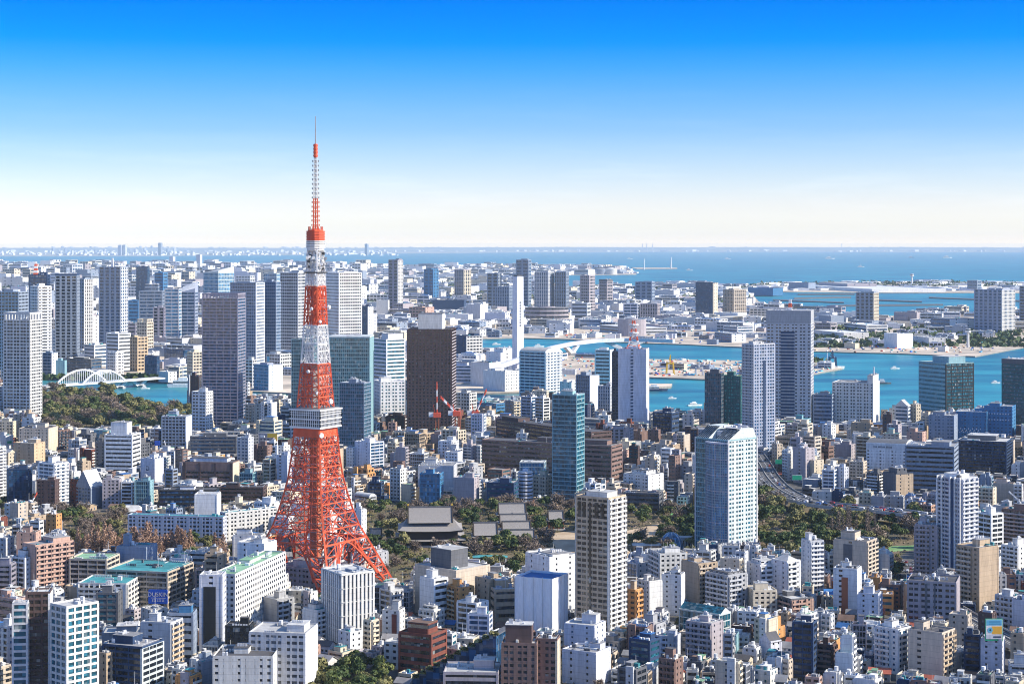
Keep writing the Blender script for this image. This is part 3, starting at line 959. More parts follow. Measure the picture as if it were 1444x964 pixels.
B("office_tower", 598, 611, 618, 380, 425, "blue", "gblue", "vert", "dark blue island tower with twin shafts near the bay", cat="tower")
B("office_tower", 641, 654, 664, 381, 422, "mauve", "gdark", "rib", "mauve island tower with a cream sunny side", cat="tower", rwall="cream")
B("office_tower", 687, 702, 707, 386, 433, "bluegrey", "gdark", "vert", "blue-grey island tower beside the white chimney", cat="tower")
B("office_block", 698, 718, 723, 405, 438, "bluegrey", "gblue", "rib", "squat blue-grey ribbed block behind the white chimney")
B("warehouse", 657, 677, 688, 430, 450, "ltgrey", "gblue", "blank", "large pale box warehouse on the island behind the brown tower", rs="blank", ph=False)
B("warehouse", 684, 712, 719, 442, 458, "lav", "gblue", "blank", "wide lavender box warehouse near the white chimney", rs="few", ph=False)
B("office_block", 549, 577, 590, 437, 450, "mauve", "gbronze", "band", "mauve low block before the slim isolated island tower")
B("office_block", 577, 600, 612, 434, 452, "pink", "gbronze", "grid", "salmon pink low office block on the island", rs="few")
B("warehouse", 531, 547, 549, 424, 449, "offwhite", "ggrey", "blank", "plain cream box beside the slim isolated island tower", rs="blank", ph=False)
B("warehouse", 610, 654, 657, 424, 437, "dkblue", "gblue", "blank", "long low dark blue shed on the island", ph=False)
B("office_tower", 728, 745, 749, 367, 433, "bluegrey", "gblue", "vert", "tall slate tower behind the white chimney", cat="tower")
B("office_tower", 754, 773, 781, 384, 435, "ltgrey", "gblue", "rib", "pale grey ribbed twin standing on the curved podium", cat="tower")
B("office_tower", 782, 798, 802, 384, 435, "bluegrey", "gdark", "rib", "dark ribbed twin standing on the curved podium", cat="tower")
cyl_building("office_block", 771, 31, 434, 457, "mauve", "gdark", "band", "broad curved grey podium block under the ribbed twin towers", squash=.5)
B("apartment_tower", 818, 831, 839, 389, 441, "mauve", "gdark", "fine", "mauve waterfront tower with flat roof, taller of a pair", cat="tower")
B("apartment_tower", 845, 856, 864, 397, 433, "mauve", "gdark", "fine", "mauve waterfront tower capped by a wide landing deck", top=("cap", 3, "dkgrey"), cat="tower")
B("office_tower", 896, 919, 923, 398, 431, "bluegrey", "gblue", "vert", "squat blue slab tower standing alone near the bay shore", cat="tower")
B("office_block", 806, 828, 833, 428, 450, "ltgrey", "ggrey", "band", "light grey office below the mauve waterfront tower")
B("office_block", 879, 899, 902, 429, 450, "lav", "gblue", "nband", "lavender box office, first of two near the squat blue slab tower")
B("office_block", 903, 927, 931, 429, 450, "mauve", "gdark", "rib", "mauve ribbed box office before the squat blue slab tower")
cyl_building("office_block", 892, 20, 451, 474, "mauve", "gdark", "blank", "drum shaped mauve-grey building beside the bay channel", squash=.7)
B("warehouse", 940, 964, 971, 440, 452, "white", "gblue", "blank", "white low hall beside the dark navy island tower", ph=False)
B("apartment_tower", 981, 1006, 1012, 399, 450, "dkblue", "gblue", "fine", "dark navy island tower with a narrow cream side", rs="few", cat="tower", rwall="cream")
B("apartment_tower", 1020, 1035, 1052, 409, 449, "beige", "gdark", "rib", "beige and white ribbed island tower beside the dark navy one", cat="tower")
B("office_tower", 1207, 1232, 1239, 413, 456, "bluegrey", "gdark", "vert", "dark ribbed port tower with cream end standing alone by the inner basin", rs="rib", cat="tower", rwall="cream")
B("apartment_tower", 1374, 1413, 1431, 409, 469, "slate", "gblue", "vert", "very wide mauve slab tower with a pale end by the inner basin", rs="rib", cat="tower", rwall="offwhite")
B("apartment_tower", 1438, 1452, 1460, 404, 463, "bluegrey", "gdark", "vert", "blue-grey tower cut by the picture edge behind the wide mauve slab tower", cat="tower")
B("warehouse", 1247, 1265, 1287, 471, 491, "white", "ggrey", "blank", "tall white windowless port warehouse near the quay", ph=False, rs="blank")
B("warehouse", 1313, 1340, 1374, 450, 467, "bluegrey", "gblue", "band", "blue and white port shed before the wide mauve slab tower", rs="few", ph=False, rwall="white")
B("warehouse", 1288, 1310, 1333, 477, 487, "offwhite", "ggrey", "few", "low cream port shed beside the tall white warehouse", ph=False)
B("warehouse", 1155, 1172, 1190, 446, 459, "bluegrey", "gblue", "blank", "blue fronted white roofed port shed behind the grey high-rise", rs="blank", roof="rwhite", ph=False)
B("warehouse", 1148, 1190, 1225, 470, 478, "offwhite", "ggrey", "few", "long cream quay shed with saw marks along its roof", roof="rwhite", ph=False)
B("warehouse", 1190, 1222, 1252, 459, 468, "offwhite", "gblue", "band", "long white banded port office between the quay shed and dark ribbed tower", roof="rwhite", ph=False)
B("aircraft_hangar", 1124, 1230, 1334, 408.2, 412.2, "white", "gblue", "blank", "very long low white airport building beyond the basin", roof="rwhite", ph=False, cat="hangar")
B("aircraft_hangar", 1112, 1140, 1150, 399.5, 409, "bluegrey", "gblue", "blank", "blue airport hangar behind the very long white airport building", ph=False, cat="hangar")
B("aircraft_hangar", 1155, 1195, 1236, 400.5, 408, "mauve", "gblue", "few", "grey airport hangar behind the very long white airport building", ph=False, cat="hangar")
B("office_block", 1364, 1378, 1384, 396, 410, "bluegrey", "gblue", "nband", "blue airport hotel block above the wide mauve slab tower")
B("warehouse", 1055, 1090, 1104, 407, 417, "blue", "gblue", "blank", "plain blue roofed shed by the mouth of the inner basin", ph=False, roof="rblue")
B("warehouse", 1020, 1040, 1062, 461, 474, "ltgrey", "gblue", "band", "grey blue warehouse between the beige ribbed tower and the grey high-rise", ph=False)
B("warehouse", 1008, 1032, 1052, 471, 483, "bluegrey", "gblue", "nband", "dark sided quay warehouse with white end below the beige ribbed tower", rs="few", ph=False, rwall="white")
B("warehouse", 846, 900, 940, 463, 472, "ltgrey", "ggrey", "band", "low long exhibition hall beside the drum shaped building", roof="rwhite", ph=False)
# --- on the belt behind the lattice tower
B("apartment_block", 642, 658, 680, 474, 509, "dkblue", "gdark", "few", "pale ribbed apartment slab with a navy front behind the brown tower", rs="grid", rwall="offwhite")
B("warehouse", 641, 667, 672, 516, 540, "lav", "gblue", "band", "lavender office by the canal behind the brown tower")
B("warehouse", 664, 690, 706, 512, 545, "ltgrey", "gblue", "blank", "plain grey blue cold store next to the canal", rs="blank", ph=False)
B("warehouse", 682, 712, 737, 524, 552, "white", "ggrey", "blank", "large white cold store with a row of small windows on the canal quay", rs="hatch")
B("warehouse", 686, 706, 742, 498, 523, "white", "ggrey", "few", "white stacked warehouse behind the canal cold stores at the chimney foot", top=("step", 6, .6))
B("hotel_block", 733, 769, 792, 497, 560, "white", "gblue", "nband", "white hotel with a curved roof and blue bands near the chimney", rs="balc", top=("arch", 6, "rlight"), cat="hotel")
B("office_tower", 839, 860, 865, 494, 550, "white", "ggrey", "band", "white banded office beside the pale concrete tower with red aerial", rs="few", cat="tower")
B("office_block", 813, 832, 844, 530, 580, "bluegrey", "gdark", "rib", "dark ribbed block with a blank white end below the white banded office", rs="blank", rwall="white")
B("office_block", 844, 860, 866, 545, 590, "ltgrey", "gblue", "rib", "narrow ribbed office at the foot of the pale concrete tower")
B("office_block", 790, 806, 826, 540, 566, "offwhite", "gdark", "few", "white roofed low depot behind the teal glass tower", rs="few")
B("office_tower", 864, 872, 873, 496, 607, "dkgrey", "gdark", "balc", "dark balcony strip along the pale concrete tower", cat="building", q=1.5)
def nhk(P, w, d, h, D, r):
    m = P['facade_frame']; hx, hy = w / 2, d / 2
B("office_tower", 872, 911, 915, 493, 609, "lav", "gdark", "slot", "pale concrete tower with one window column and a red white lattice aerial", rs="blank", cat="tower", ph=False)
B("office_tower", 994, 1017, 1021, 527, 612, "dkgrey", "gteal", "mull", "black glass tower, front half of the dark green pair", cat="tower")
B("office_tower", 1017, 1044, 1049, 531, 611, "dkteal", "gjade", "grid", "dark green gridded tower with a bright green roof edge", roof="rgreen", cat="tower")
B("apartment_tower", 1047, 1063, 1092, 486, 648, "ltgrey", "gblue", "balc", "tall blue-grey residential tower with a dark stripe beside the grey high-rise", rs="grid", cat="tower", q=1.6, rwall="slate")  # front given a paler wall colour as if lit, ends darker slate
B("office_tower", 1174, 1231, 1240, 541, 606, "offwhite", "gdark", "punch", "broad white hotel with rows of small windows and a horn on its shaft", rs="blank", cat="hotel", ph=(.86, .995, .02, .9, 11), ant=[(.97, -.5, 23, 2.4, 'white_steel')])
B("office_block", 1147, 1173, 1176, 557, 606, "bluegrey", "gblue", "band", "blue-grey block tucked between the grey high-rise and broad white hotel")
B("office_tower", 1296, 1334, 1373, 513, 592, "teal", "gteal", "wband", "green and black glass tower by the water with roof boxes", rs="nband", cat="tower", ph=(.3, .9, .2, .8, 9), rwall="black")
B("office_tower", 1413, 1448, 1462, 515, 612, "dkteal", "gteal", "band", "dark teal glass tower at the picture edge above the water", cat="tower", top=("cap", 8, "dkgrey"))
B("office_block", 1262, 1280, 1284, 573, 605, "ltgrey", "gblue", "band", "blue-grey block with a pointed gable by the waterfront", top=("gable", 9, "rlight"))
B("apartment_block", 1284, 1292, 1298, 571, 604, "cream", "gdark", "few", "thin cream block beside the pointed gable block")
# --- shiodome and hamamatsucho belt
B("office_tower", 285, 335, 346, 421, 610, "purple", "gblue", "nband", "tall purple-grey skyscraper with level bands and a square window crown", rs="nband", cat="tower", top=("crown", 7))
B("office_tower", 271, 290, 300, 553, 617, "white", "gdark", "punch", "white tower with square dark windows in front of the purple banded skyscraper", rs="punch", cat="tower")
B("office_tower", 411, 442, 448, 479, 612, "teal", "gteal", "mull", "teal glass tower half hidden behind the lattice tower", cat="tower")
B("office_tower", 464, 521, 527, 477, 625, "teal", "gteal", "mull", "broad teal glass skyscraper beside the lattice tower", rs="few", cat="tower", ph=False, top=("cap", 3, "palegreen"))
B("office_block", 479, 513, 523, 541, 643, "bluegrey", "gteal", "mull", "lower blue glass block against the broad teal skyscraper", cat="tower")
B("office_tower", 526, 545, 571, 479, 584, "white", "gteal", "band", "white banded office tower beside the brown tower", rs="band", cat="tower", ph=(.5, .98, .1, .9, 8))
B("office_block", 527, 537, 571, 539, 596, "white", "gteal", "punch", "lower white block at the foot of the white banded office tower", rs="punch")
B("office_tower", 575, 636, 642, 465, 622, "dkbrown", "gdark", "punch", "dark brown skyscraper with tight rows of square windows and pale roof house", rs="balc", rail="mauve", cat="tower", ph=(.22, .78, .2, .8, 22), phm="offwhite", roof="rdark")
B("office_tower", 779, 813, 824, 558, 710, "teal", "gteal", "gband", "slender teal glass tower with thin white floor lines in front of the brown terraces", rs="gband", cat="tower", rail="white", roof="rlight")
B("office_tower", 1081, 1143, 1147, 457, 606, "ltgrey", "gdark", "hatch", "tall grey high-rise with plain grey crown and a dark central recess", rs="punch", cat="tower", top=("cap", 19, "grey"), ant=[(0, 0, 34, 8, 'striped')])
B("office_block", 642, 662, 672, 555, 588, "offwhite", "gdark", "grid", "low cream gridded block behind the red white cranes", rs="grid")
B("office_block", 668, 700, 714, 570, 585, "blue", "gblue", "band", "low blue shed beside the cranes on the canal", ph=False)
B("apartment_block", 713, 724, 736, 566, 596, "bluegrey", "gblue", "nband", "blue fronted block with sunny cream balconies near the canal", rs="balc", rail="cream", rwall="cream")
B("apartment_block", 735, 749, 757, 560, 600, "lav", "gblue", "nband", "lavender office in front of the white curved roof hotel")
B("apartment_block", 755, 766, 775, 562, 602, "white", "gdark", "nband", "white banded block in front of the white curved roof hotel")
B("terraced_office", 700, 834, 862, 610, 668, "dkbrown", "gbronze", "wband", "upper tier of the dark brown terraced office complex", ph=(.02, .2, .2, .8, 5), roof="rdark", q=.16)
B("terraced_office", 680, 862, 877, 630, 689, "brown", "gbronze", "wband", "long dark brown terraced office behind the slender teal tower", roof="rdark", rs="wband", q=.2)
B("glass_hall", 733, 767, 770, 653, 702, "palegreen", "gsky", "glass", "pale green glass box in front of the brown terraces", ph=False)
cyl_building("apartment_block", 741, 10, 667, 708, "lav", "gdark", "hatch", "round bluish concrete block below the pale green glass box", roof="rlight")
B("apartment_block", 752, 769, 779, 673, 706, "cream", "gdark", "punch", "cream block with a planted green roof beside the slender teal tower", roof="rgreen")
B("shrine_office", 752, 780, 788, 705, 714, "tan", "gdark", "few", "low tan hall under the cream block with a planted roof", ph=False)
B("office_block", 687, 724, 731, 682, 713, "dkblue", "gteal", "wband", "navy glass office behind the temple halls")
B("office_block", 592, 620, 625, 669, 713, "blue", "gsky", "gband", "bright blue glass office behind the main temple hall")
B("office_block", 590, 639, 644, 658, 700, "ltgrey", "gdark", "blank", "large grey-white block behind the bright blue glass office", rs="few")
B("office_block", 640, 668, 675, 675, 713, "mauve", "gdark", "blank", "plain mauve windowless block beside the bright blue glass office", rs="few", roof="rlight")
B("office_block", 501, 522, 541, 625, 670, "lav", "gblue", "few", "plain lavender office near the lattice tower's sunny side", rs="nband")
B("office_block", 489, 497, 502, 632, 668, "white", "gdark", "few", "narrow white block beside the plain lavender office")
B("pavilion", 500, 521, 530, 700, 713, "ltgrey", "gdark", "band", "small hall with a silver arched roof near the temple trees", top=("arch", 4, "rlight"))
B("office_block", 520, 537, 541, 681, 710, "dkblue", "gdark", "nband", "dark navy office near the silver arched hall")
B("office_block", 391, 405, 414, 643, 690, "lav", "gdark", "slot", "lavender block seen through the lattice tower", rs="few")
B("office_block", 880, 914, 935, 671, 700, "white", "gdark", "hatch", "white stepped school block with a shaded terrace", rs="few", top=("step", 6, .6))
B("office_block", 879, 929, 933, 697, 723, "dkgrey", "gdark", "band", "flat black roofed hall among park trees below the white school", ph=False, roof="rdark")
B("office_block", 921, 947, 957, 583, 622, "dkblue", "gdark", "nband", "dark navy office with pale lines near the inlet", rs="wband")
B("apartment_block", 893, 903, 914, 609, 630, "brown", "gdark", "few", "brown and tan block before the pale concrete tower", rs="blank")
B("apartment_block", 914, 928, 931, 607, 632, "brown", "gdark", "few", "dark brown windowless block beside the navy office near the inlet")
# --- left middle ground
B("office_block", -12, 18, 28, 595, 627, "cream", "gdark", "hatch", "long cream low block under the white gridded residential tower", rs="hatch", roof="rlight")
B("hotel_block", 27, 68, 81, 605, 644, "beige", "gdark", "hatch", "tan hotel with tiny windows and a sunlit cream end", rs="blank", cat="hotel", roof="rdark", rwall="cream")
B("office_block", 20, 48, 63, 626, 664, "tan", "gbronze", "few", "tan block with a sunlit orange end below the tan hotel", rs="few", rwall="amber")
B("apartment_block", -3, 8, 18, 615, 642, "ltgrey", "gdark", "blank", "grey slab with two small green squares on its white end", rs="blank")
B("apartment_block", -14, -4, 8, 631, 704, "white", "gdark", "nband", "white balcony block at the picture edge beside the black glass block", rs="balc")
B("apartment_block", 5, 12, 22, 639, 664, "cream", "gdark", "few", "little cream house block above the black glass block", rs="few", top=("gablex", 5, "rlight"))
B("office_block", 10, 41, 45, 662, 716, "dkblue", "gblue", "glass", "black glass office cube behind the dark trees", roof="rdark")
B("apartment_block", 53, 88, 94, 645, 657, "dkgrey", "gdark", "band", "low hall with a dark curved roof above the white balcony tower", top=("arch", 3, "rdark"))
B("apartment_block", 55, 76, 96, 655, 719, "white", "gblue", "nband", "white and pale blue apartment tower between dark brick blocks", rs="balc")
B("apartment_block", 52, 77, 84, 678, 721, "dkbrown", "gdark", "hatch", "dark brick block with a bright edge by the trees", rs="few")
B("apartment_block", 100, 110, 114, 677, 715, "brick", "gdark", "few", "narrow brick red block beside the sharp gabled block", rs="few")
B("apartment_block", 107, 128, 146, 688, 717, "bluegrey", "gblue", "grid", "block with a steep white gabled roof like a letter A", rs="blank", top=("gable", 24, "rwhite"))
B("office_block", 148, 186, 198, 614, 674, "white", "gdark", "wband", "white office with bold dark level stripes and a roof box", rs="wband", ph=(.15, .75, .2, .8, 17), phm="white")
B("office_block", 135, 147, 150, 624, 667, "dkgrey", "gdark", "hatch", "dark grey block behind the bold striped white office")
B("office_block", 199, 218, 230, 648, 690, "lav", "gblue", "blank", "windowless lavender building with a square crest near its top", rs="blank")
B("apartment_block", 145, 168, 171, 677, 717, "mauve", "gdark", "punch", "mauve brown block below the bold striped white office", rs="few")
B("apartment_block", 171, 186, 190, 681, 717, "white", "gdark", "nband", "small white banded block beside the mauve brown block")
B("office_block", 190, 211, 216, 679, 719, "teal", "gteal", "mull", "small teal glass office near the white park tent", rs="few")
B("apartment_block", 228, 262, 270, 588, 643, "bluegrey", "gdark", "grid", "wide blue-grey apartment slab with fine windows beside the garden", rs="few", rwall="white")
B("office_block", 268, 333, 337, 616, 652, "dkgrey", "gblue", "band", "wide slate office with crowded roof behind the brown office with bays")
B("office_block", 258, 328, 337, 653, 690, "brown", "gbronze", "wband", "brown office with three wide bays and a cream end", rs="blank", ph=(.1, .85, .3, .9, 5), phm="lav", rwall="cream")
B("apartment_tower", 335, 350, 357, 618, 664, "ltgrey", "gblue", "punch", "bluish white tower beside the brown office with bays", rs="few")
B("office_block", 224, 304, 309, 692, 724, "black", "gblue", "band", "long black glass office above the white hotel", roof="rdark", ph=(.35, .6, .3, .8, 4), phm="lav")
B("office_block", 310, 371, 376, 688, 716, "dkbrown", "gbronze", "band", "long dark brown block with planted forecourt behind the white hotel", roof="rdark")
B("office_block", 338, 356, 362, 668, 690, "teal", "gteal", "mull", "small emerald glass block beside the brown office with bays")
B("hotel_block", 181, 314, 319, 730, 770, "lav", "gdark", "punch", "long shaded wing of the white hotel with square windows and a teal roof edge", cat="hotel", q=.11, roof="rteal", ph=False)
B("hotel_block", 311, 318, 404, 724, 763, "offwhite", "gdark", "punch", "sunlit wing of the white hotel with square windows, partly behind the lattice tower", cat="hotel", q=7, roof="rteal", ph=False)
B("hotel_block", 275, 306, 311, 698, 742, "white", "gdark", "blank", "plain white stair block rising over the white hotel wings", cat="hotel", ph=False)
# --- right middle ground
B("office_block", 1222, 1278, 1287, 627, 674, "white", "gdark", "hatch", "white hotel with rows of small square windows and dark lettering", rs="hatch", top=("arch", 5, "dkgrey"), cat="hotel")
B("office_block", 1277, 1345, 1351, 631, 704, "bluegrey", "gdark", "wband", "blue-grey office cube with thin dark bands", rs="wband")
B("office_block", 1352, 1419, 1427, 624, 678, "dkblue", "gdark", "nband", "dark glass office with scattered lit floors and a roof house", rs="nband", ph=(.15, .75, .25, .8, 7), phm="dkgrey")
B("office_block", 1310, 1345, 1350, 587, 630, "bluegrey", "gblue", "hatch", "dull blue tower block beside the bright blue windowless hall", rs="few")
B("office_block", 1348, 1391, 1395, 582, 627, "blue", "gblue", "hatch", "bright blue hall with a zigzag row of white dots")
B("office_block", 1388, 1427, 1432, 574, 627, "blue", "gblue", "hatch", "taller bright blue hall with rows of white dots")
B("apartment_block", 1119, 1136, 1148, 633, 682, "mauve", "gbronze", "slot", "brown grey apartment slab by the elevated road", rs="few")
B("apartment_block", 1131, 1148, 1161, 650, 682, "cream", "gdark", "blank", "plain cream box by the elevated road", rs="few")
B("apartment_block", 1104, 1112, 1121, 636, 678, "white", "gdark", "balc", "white balcony slab next to the elevated road", rs="few")
B("apartment_block", 1089, 1096, 1103, 627, 655, "beige", "gdark", "few", "beige slab below the tall blue-grey residential tower", rs="few")
B("apartment_block", 1160, 1176, 1180, 664, 700, "white", "gblue", "nband", "white banded office beside the elevated road")
B("apartment_block", 1178, 1190, 1196, 660, 699, "lav", "gdark", "few", "bluish white block beside the white banded office near the elevated road")
B("apartment_block", 1178, 1200, 1206, 628, 656, "mauve", "gdark", "blank", "mauve blank walled building under the broad white hotel", rs="few")
B("apartment_block", 1198, 1217, 1222, 652, 684, "beige", "gdark", "punch", "beige block beside the white hotel with dark lettering", rs="punch")
B("apartment_block", 1223, 1238, 1244, 668, 703, "dkgrey", "gdark", "balc", "dark slab with bright balconies below the white hotel with dark lettering", rs="balc", rail="white")
B("apartment_block", 1246, 1264, 1287, 669, 709, "dkgrey", "gdark", "blank", "dark stepped block with a tan sunny side before the blue-grey cube", rs="few", top=("step", 7, .6), rwall="tan")
B("apartment_block", 1160, 1172, 1178, 600, 628, "white", "gdark", "few", "little white block under the grey high-rise")
# --- near ground
B("apartment_tower", 1322, 1356, 1378, 676, 822, "lav", "gblue", "balc2", "tall pale blue residential tower with white piers and a dark central strip", rs="balc", rail="ltgrey", cat="tower", ph=(.15, .8, .2, .8, 5), phm="white")
B("apartment_block", 1377, 1398, 1414, 726, 792, "white", "gdark", "nband", "white office with dark window bands and a green sign beside the pale blue tower", rs="nband")
B("apartment_block", 1414, 1446, 1460, 721, 788, "brown", "gdark", "balc", "dark brown balcony block under white roof cranes", rs="balc", rail="mauve")
B("apartment_block", 1413, 1436, 1452, 772, 814, "white", "gdark", "balc", "white balcony block below the dark brown one", rs="few")
B("apartment_block", 1350, 1381, 1407, 774, 864, "tan", "gdark", "balc", "tan apartment block with zigzag balconies and a blank brown side", rs="blank", q=1.0, rail="beige")
B("apartment_block", 1291, 1321, 1325, 742, 818, "mauve", "gdark", "balc", "stepped mauve balcony block hugging the pale blue tower", rail="mauve")
B("apartment_tower", 1131, 1143, 1161, 764, 838, "ltgrey", "gblue", "few", "slim apartment tower with rounded white balconies by the park", rs="balc", rail="white")
B("apartment_block", 1177, 1222, 1237, 765, 824, "beige", "gdark", "slot", "beige apartment block with a dark central recess beside the park", rs="balc")
B("apartment_block", 1176, 1208, 1214, 804, 870, "white", "gbronze", "slot", "white slab with a brown upright stripe and small windows", rs="few")
B("apartment_block", 1089, 1110, 1128, 793, 848, "white", "gdark", "few", "white block with a cut-off pyramid roof", rs="balc", top=("hip", 8, "rlight"))
B("apartment_block", 1054, 1072, 1097, 798, 845, "white", "gdark", "few", "white stepped apartment block before the tall glass hotel tower", rs="balc", top=("step", 6, .7))
B("apartment_block", 1053, 1063, 1095, 834, 868, "cream", "gdark", "few", "cream block with square windows below the white stepped one", rs="punch")
B("apartment_block", 996, 1027, 1053, 813, 867, "grey", "gdark", "balc", "dark grey apartment block with slanting roof frames", rs="balc", rail="ltgrey", top=("step", 4, .8))
B("apartment_block", 962, 985, 1011, 796, 859, "tan", "gdark", "blank", "tan tower block with a plain side and balconies", rs="balc", rail="beige")
B("apartment_block", 934, 960, 965, 812, 868, "white", "gdark", "few", "plain bluish white block between the orange one and the tan one", rs="few")
B("apartment_block", 916, 931, 967, 782, 835, "offwhite", "gdark", "balc", "off-white block with pierced sunny wall below the park pavilion", rs="punch")
B("apartment_block", 900, 916, 933, 821, 872, "offwhite", "gdark", "balc", "white block with dark balconies beside the orange block", rs="blank")
B("apartment_block", 880, 896, 905, 833, 885, "orange", "gdark", "punch", "bright orange apartment block at the foot of the beige residential tower", rs="balc", ph=(.4, .75, .3, .7, 12), phm="tan")
B("apartment_block", 882, 899, 916, 796, 826, "ltgrey", "gblue", "glass", "white glass-fronted block behind the orange block", rs="few")
B("office_block", 958, 1014, 1030, 868, 898, "palegreen", "gteal", "glass", "low block with a sloped pale green glass roof", top=("gablex", 10, "gteal"))
B("apartment_block", 968, 1003, 1019, 881, 941, "mauve", "gdark", "balc", "mauve grey block with zigzag balconies and a rounded white top", rs="few", rail="mauve")
B("apartment_block", 930, 952, 962, 932, 985, "brown", "gdark", "balc", "dark brown low block near the bottom edge", rs="few", rail="brown")
B("apartment_tower", 1118, 1146, 1151, 880, 963, "dkblue", "gdark", "nband", "dark navy glass tower in the low houses", rs="nband")
B("apartment_block", 1152, 1173, 1179, 911, 955, "dkbrown", "gdark", "balc", "dark chocolate block beside the navy glass tower", rail="brown")
B("apartment_block", 1280, 1348, 1353, 823, 888, "mauve", "gdark", "punch", "broad grey beige apartment slab with dark stair slot", rs="few", ph=(.1, .3, .3, .7, 4))
B("apartment_block", 1235, 1266, 1283, 889, 951, "white", "gblue", "balc", "white and pale blue apartment block with a sunlit white top", rs="balc")
B("apartment_block", 1283, 1328, 1346, 894, 963, "beige", "gdark", "slot", "beige block with a sunny top corner at the bottom edge", rs="balc", rail="tan")
B("apartment_block", 1384, 1412, 1416, 903, 961, "lav", "gdark", "few", "slim lavender block carrying a tall advertising board")
B("apartment_block", 1339, 1364, 1369, 869, 925, "beige", "gdark", "few", "beige slab with a few square windows beside the advertising block")
B("apartment_block", 1360, 1382, 1385, 897, 957, "dkblue", "gdark", "nband", "dark navy block beside the slim lavender advertising block")
B("apartment_block", 1404, 1429, 1442, 843, 888, "ltgrey", "gdark", "balc", "grey block with open balconies above the rail viaduct", rs="few")
B("apartment_block", 1428, 1452, 1462, 849, 893, "lav", "gdark", "blank", "plain lavender wall block at the picture edge above the viaduct")
B("apartment_block", 1211, 1238, 1242, 839, 883, "lav", "gdark", "few", "lavender slab with two window columns among low houses", rs="balc")
B("apartment_block", 1092, 1116, 1146, 846, 872, "dkgrey", "gdark", "balc", "low dark block with pink side below the pyramid roof block", rs="balc", rail="pink", rwall="pink")
B("church", 1072, 1087, 1101, 906, 931, "lav", "gdark", "blank", "small white gabled chapel with a grey roof among houses", top=("gable", 13, "rdark"), cat="church", rs="few")
B("apartment_tower", 813, 858, 882, 704, 901, "sandstone", "gbronze", "grid", "tall beige residential tower with a bright balcony side in mid picture", rs="balc", rail="offwhite", cat="tower", ph=(.2, .85, .2, .8, 7), phm="offwhite", roof="rlight", rwall="offwhite")
B("office_block", 742, 775, 813, 787, 872, "white", "gdark", "few", "big plain white block behind the wrapped building", rs="few", ph=(.3, .9, .2, .8, 3))
B("office_block", 725, 738, 744, 826, 872, "lav", "gdark", "few", "narrow lavender block squeezed beside the wrapped building")
B("mall", 586, 643, 690, 806, 874, "beige", "gdark", "blank", "wide beige windowless hall with a dark roof tower", rs="blank", ph=(.28, .78, .12, .62, 27), phm="dkgrey", roof="rlight", cat="building")
B("office_block", 671, 690, 711, 818, 882, "tan", "gdark", "few", "tan block joined to the wide beige hall", rs="blank")
B("car_park_building", 690, 698, 728, 833, 887, "tan", "gdark", "wband", "tan banded parking block beside the tan hall", rs="wband", cat="building")
B("office_block", 593, 612, 631, 818, 880, "white", "gdark", "blank", "white slab with a dark glass sunny side before the beige hall", rs="band")
B("apartment_block", 632, 648, 668, 830, 882, "orange", "gbronze", "balc", "orange cream apartment block in front of the beige hall", rs="few", rail="cream")
B("apartment_block", 645, 672, 688, 852, 897, "white", "gdark", "nband", "white banded block before the orange cream apartment block", rs="few")
B("apartment_block", 660, 689, 694, 868, 905, "lav", "gblue", "nband", "bluish white block near the planted slope")
B("apartment_block", 540, 563, 570, 862, 900, "offwhite", "gdark", "few", "white block with a red brick panel beside the ribbed hall", rs="few")
B("apartment_block", 536, 551, 568, 834, 872, "ltgrey", "gdark", "nband", "grey white house block beneath the lattice tower's outer foot", rs="balc")
B("apartment_block", 592, 612, 625, 862, 893, "offwhite", "gdark", "balc", "white stepped balcony block near the red brick block", rs="balc", top=("step", 6, .7))
B("apartment_block", 563, 608, 629, 897, 960, "brick", "gdark", "band", "dark red brick block with a stepped roof", rs="band", top=("step", 15, .62), roof="rbrown")
B("concrete_hall", 454, 482, 527, 811, 908, "offwhite", "gblue", "fin", "tall white ribbed concrete hall below the lattice tower", rs="fin", ph=False, roof="rlight", cat="hall")
B("apartment_block", 514, 524, 533, 876, 918, "cream", "gdark", "balc", "cream grey block at the foot of the ribbed hall", rs="balc")
B("apartment_block", 478, 494, 510, 893, 925, "white", "gdark", "few", "low white block in front of the ribbed hall")
B("office_block", 352, 430, 447, 895, 988, "ltgrey", "ggrey", "punch", "broad white apartment block with square windows and blank sunny end", rs="blank", roof="rlight", rwall="white")
B("apartment_block", 301, 384, 395, 927, 996, "offwhite", "gdark", "hatch", "low white block with roof huts at the bottom edge", rs="few", ph=(.3, .55, .3, .8, 8))
B("apartment_block", 369, 391, 414, 847, 891, "grey", "gdark", "blank", "grey block with stacked balconies by the ribbed hall", rs="balc", rail="ltgrey")
B("apartment_block", 428, 447, 465, 862, 902, "white", "gdark", "blank", "small white block with dark balconies beside the ribbed hall", rs="balc")
B("office_block", 300, 331, 413, 811, 908, "offwhite", "gdark", "punch", "big white office with a long sunlit window grid and green roof", rs="punch", roof="rgreen", q=6.5, ph=(.1, .6, .45, .75, 5))
B("office_block", 336, 372, 389, 768, 863, "white", "gdark", "few", "white rear block behind the green roofed office, at the lattice tower's shaded foot", rs="blank", roof="rlight")
B("office_tower", 282, 313, 318, 812, 918, "lav", "gdark", "slot", "lavender fronted office with a tall black window slot", rs="hatch", ph=False)
B("office_tower", 318, 334, 341, 798, 880, "dkgrey", "gdark", "blank", "dark shaft beside the lavender fronted office", ph=False, cat="tower")
B("office_tower", 340, 352, 360, 792, 874, "mauve", "gdark", "blank", "twin rounded mauve shaft standing before the big white office", ph=False, cat="tower")
B("office_block", 318, 352, 358, 884, 930, "black", "gdark", "glass", "black low glass block in front of the mauve shaft", roof="rdark")
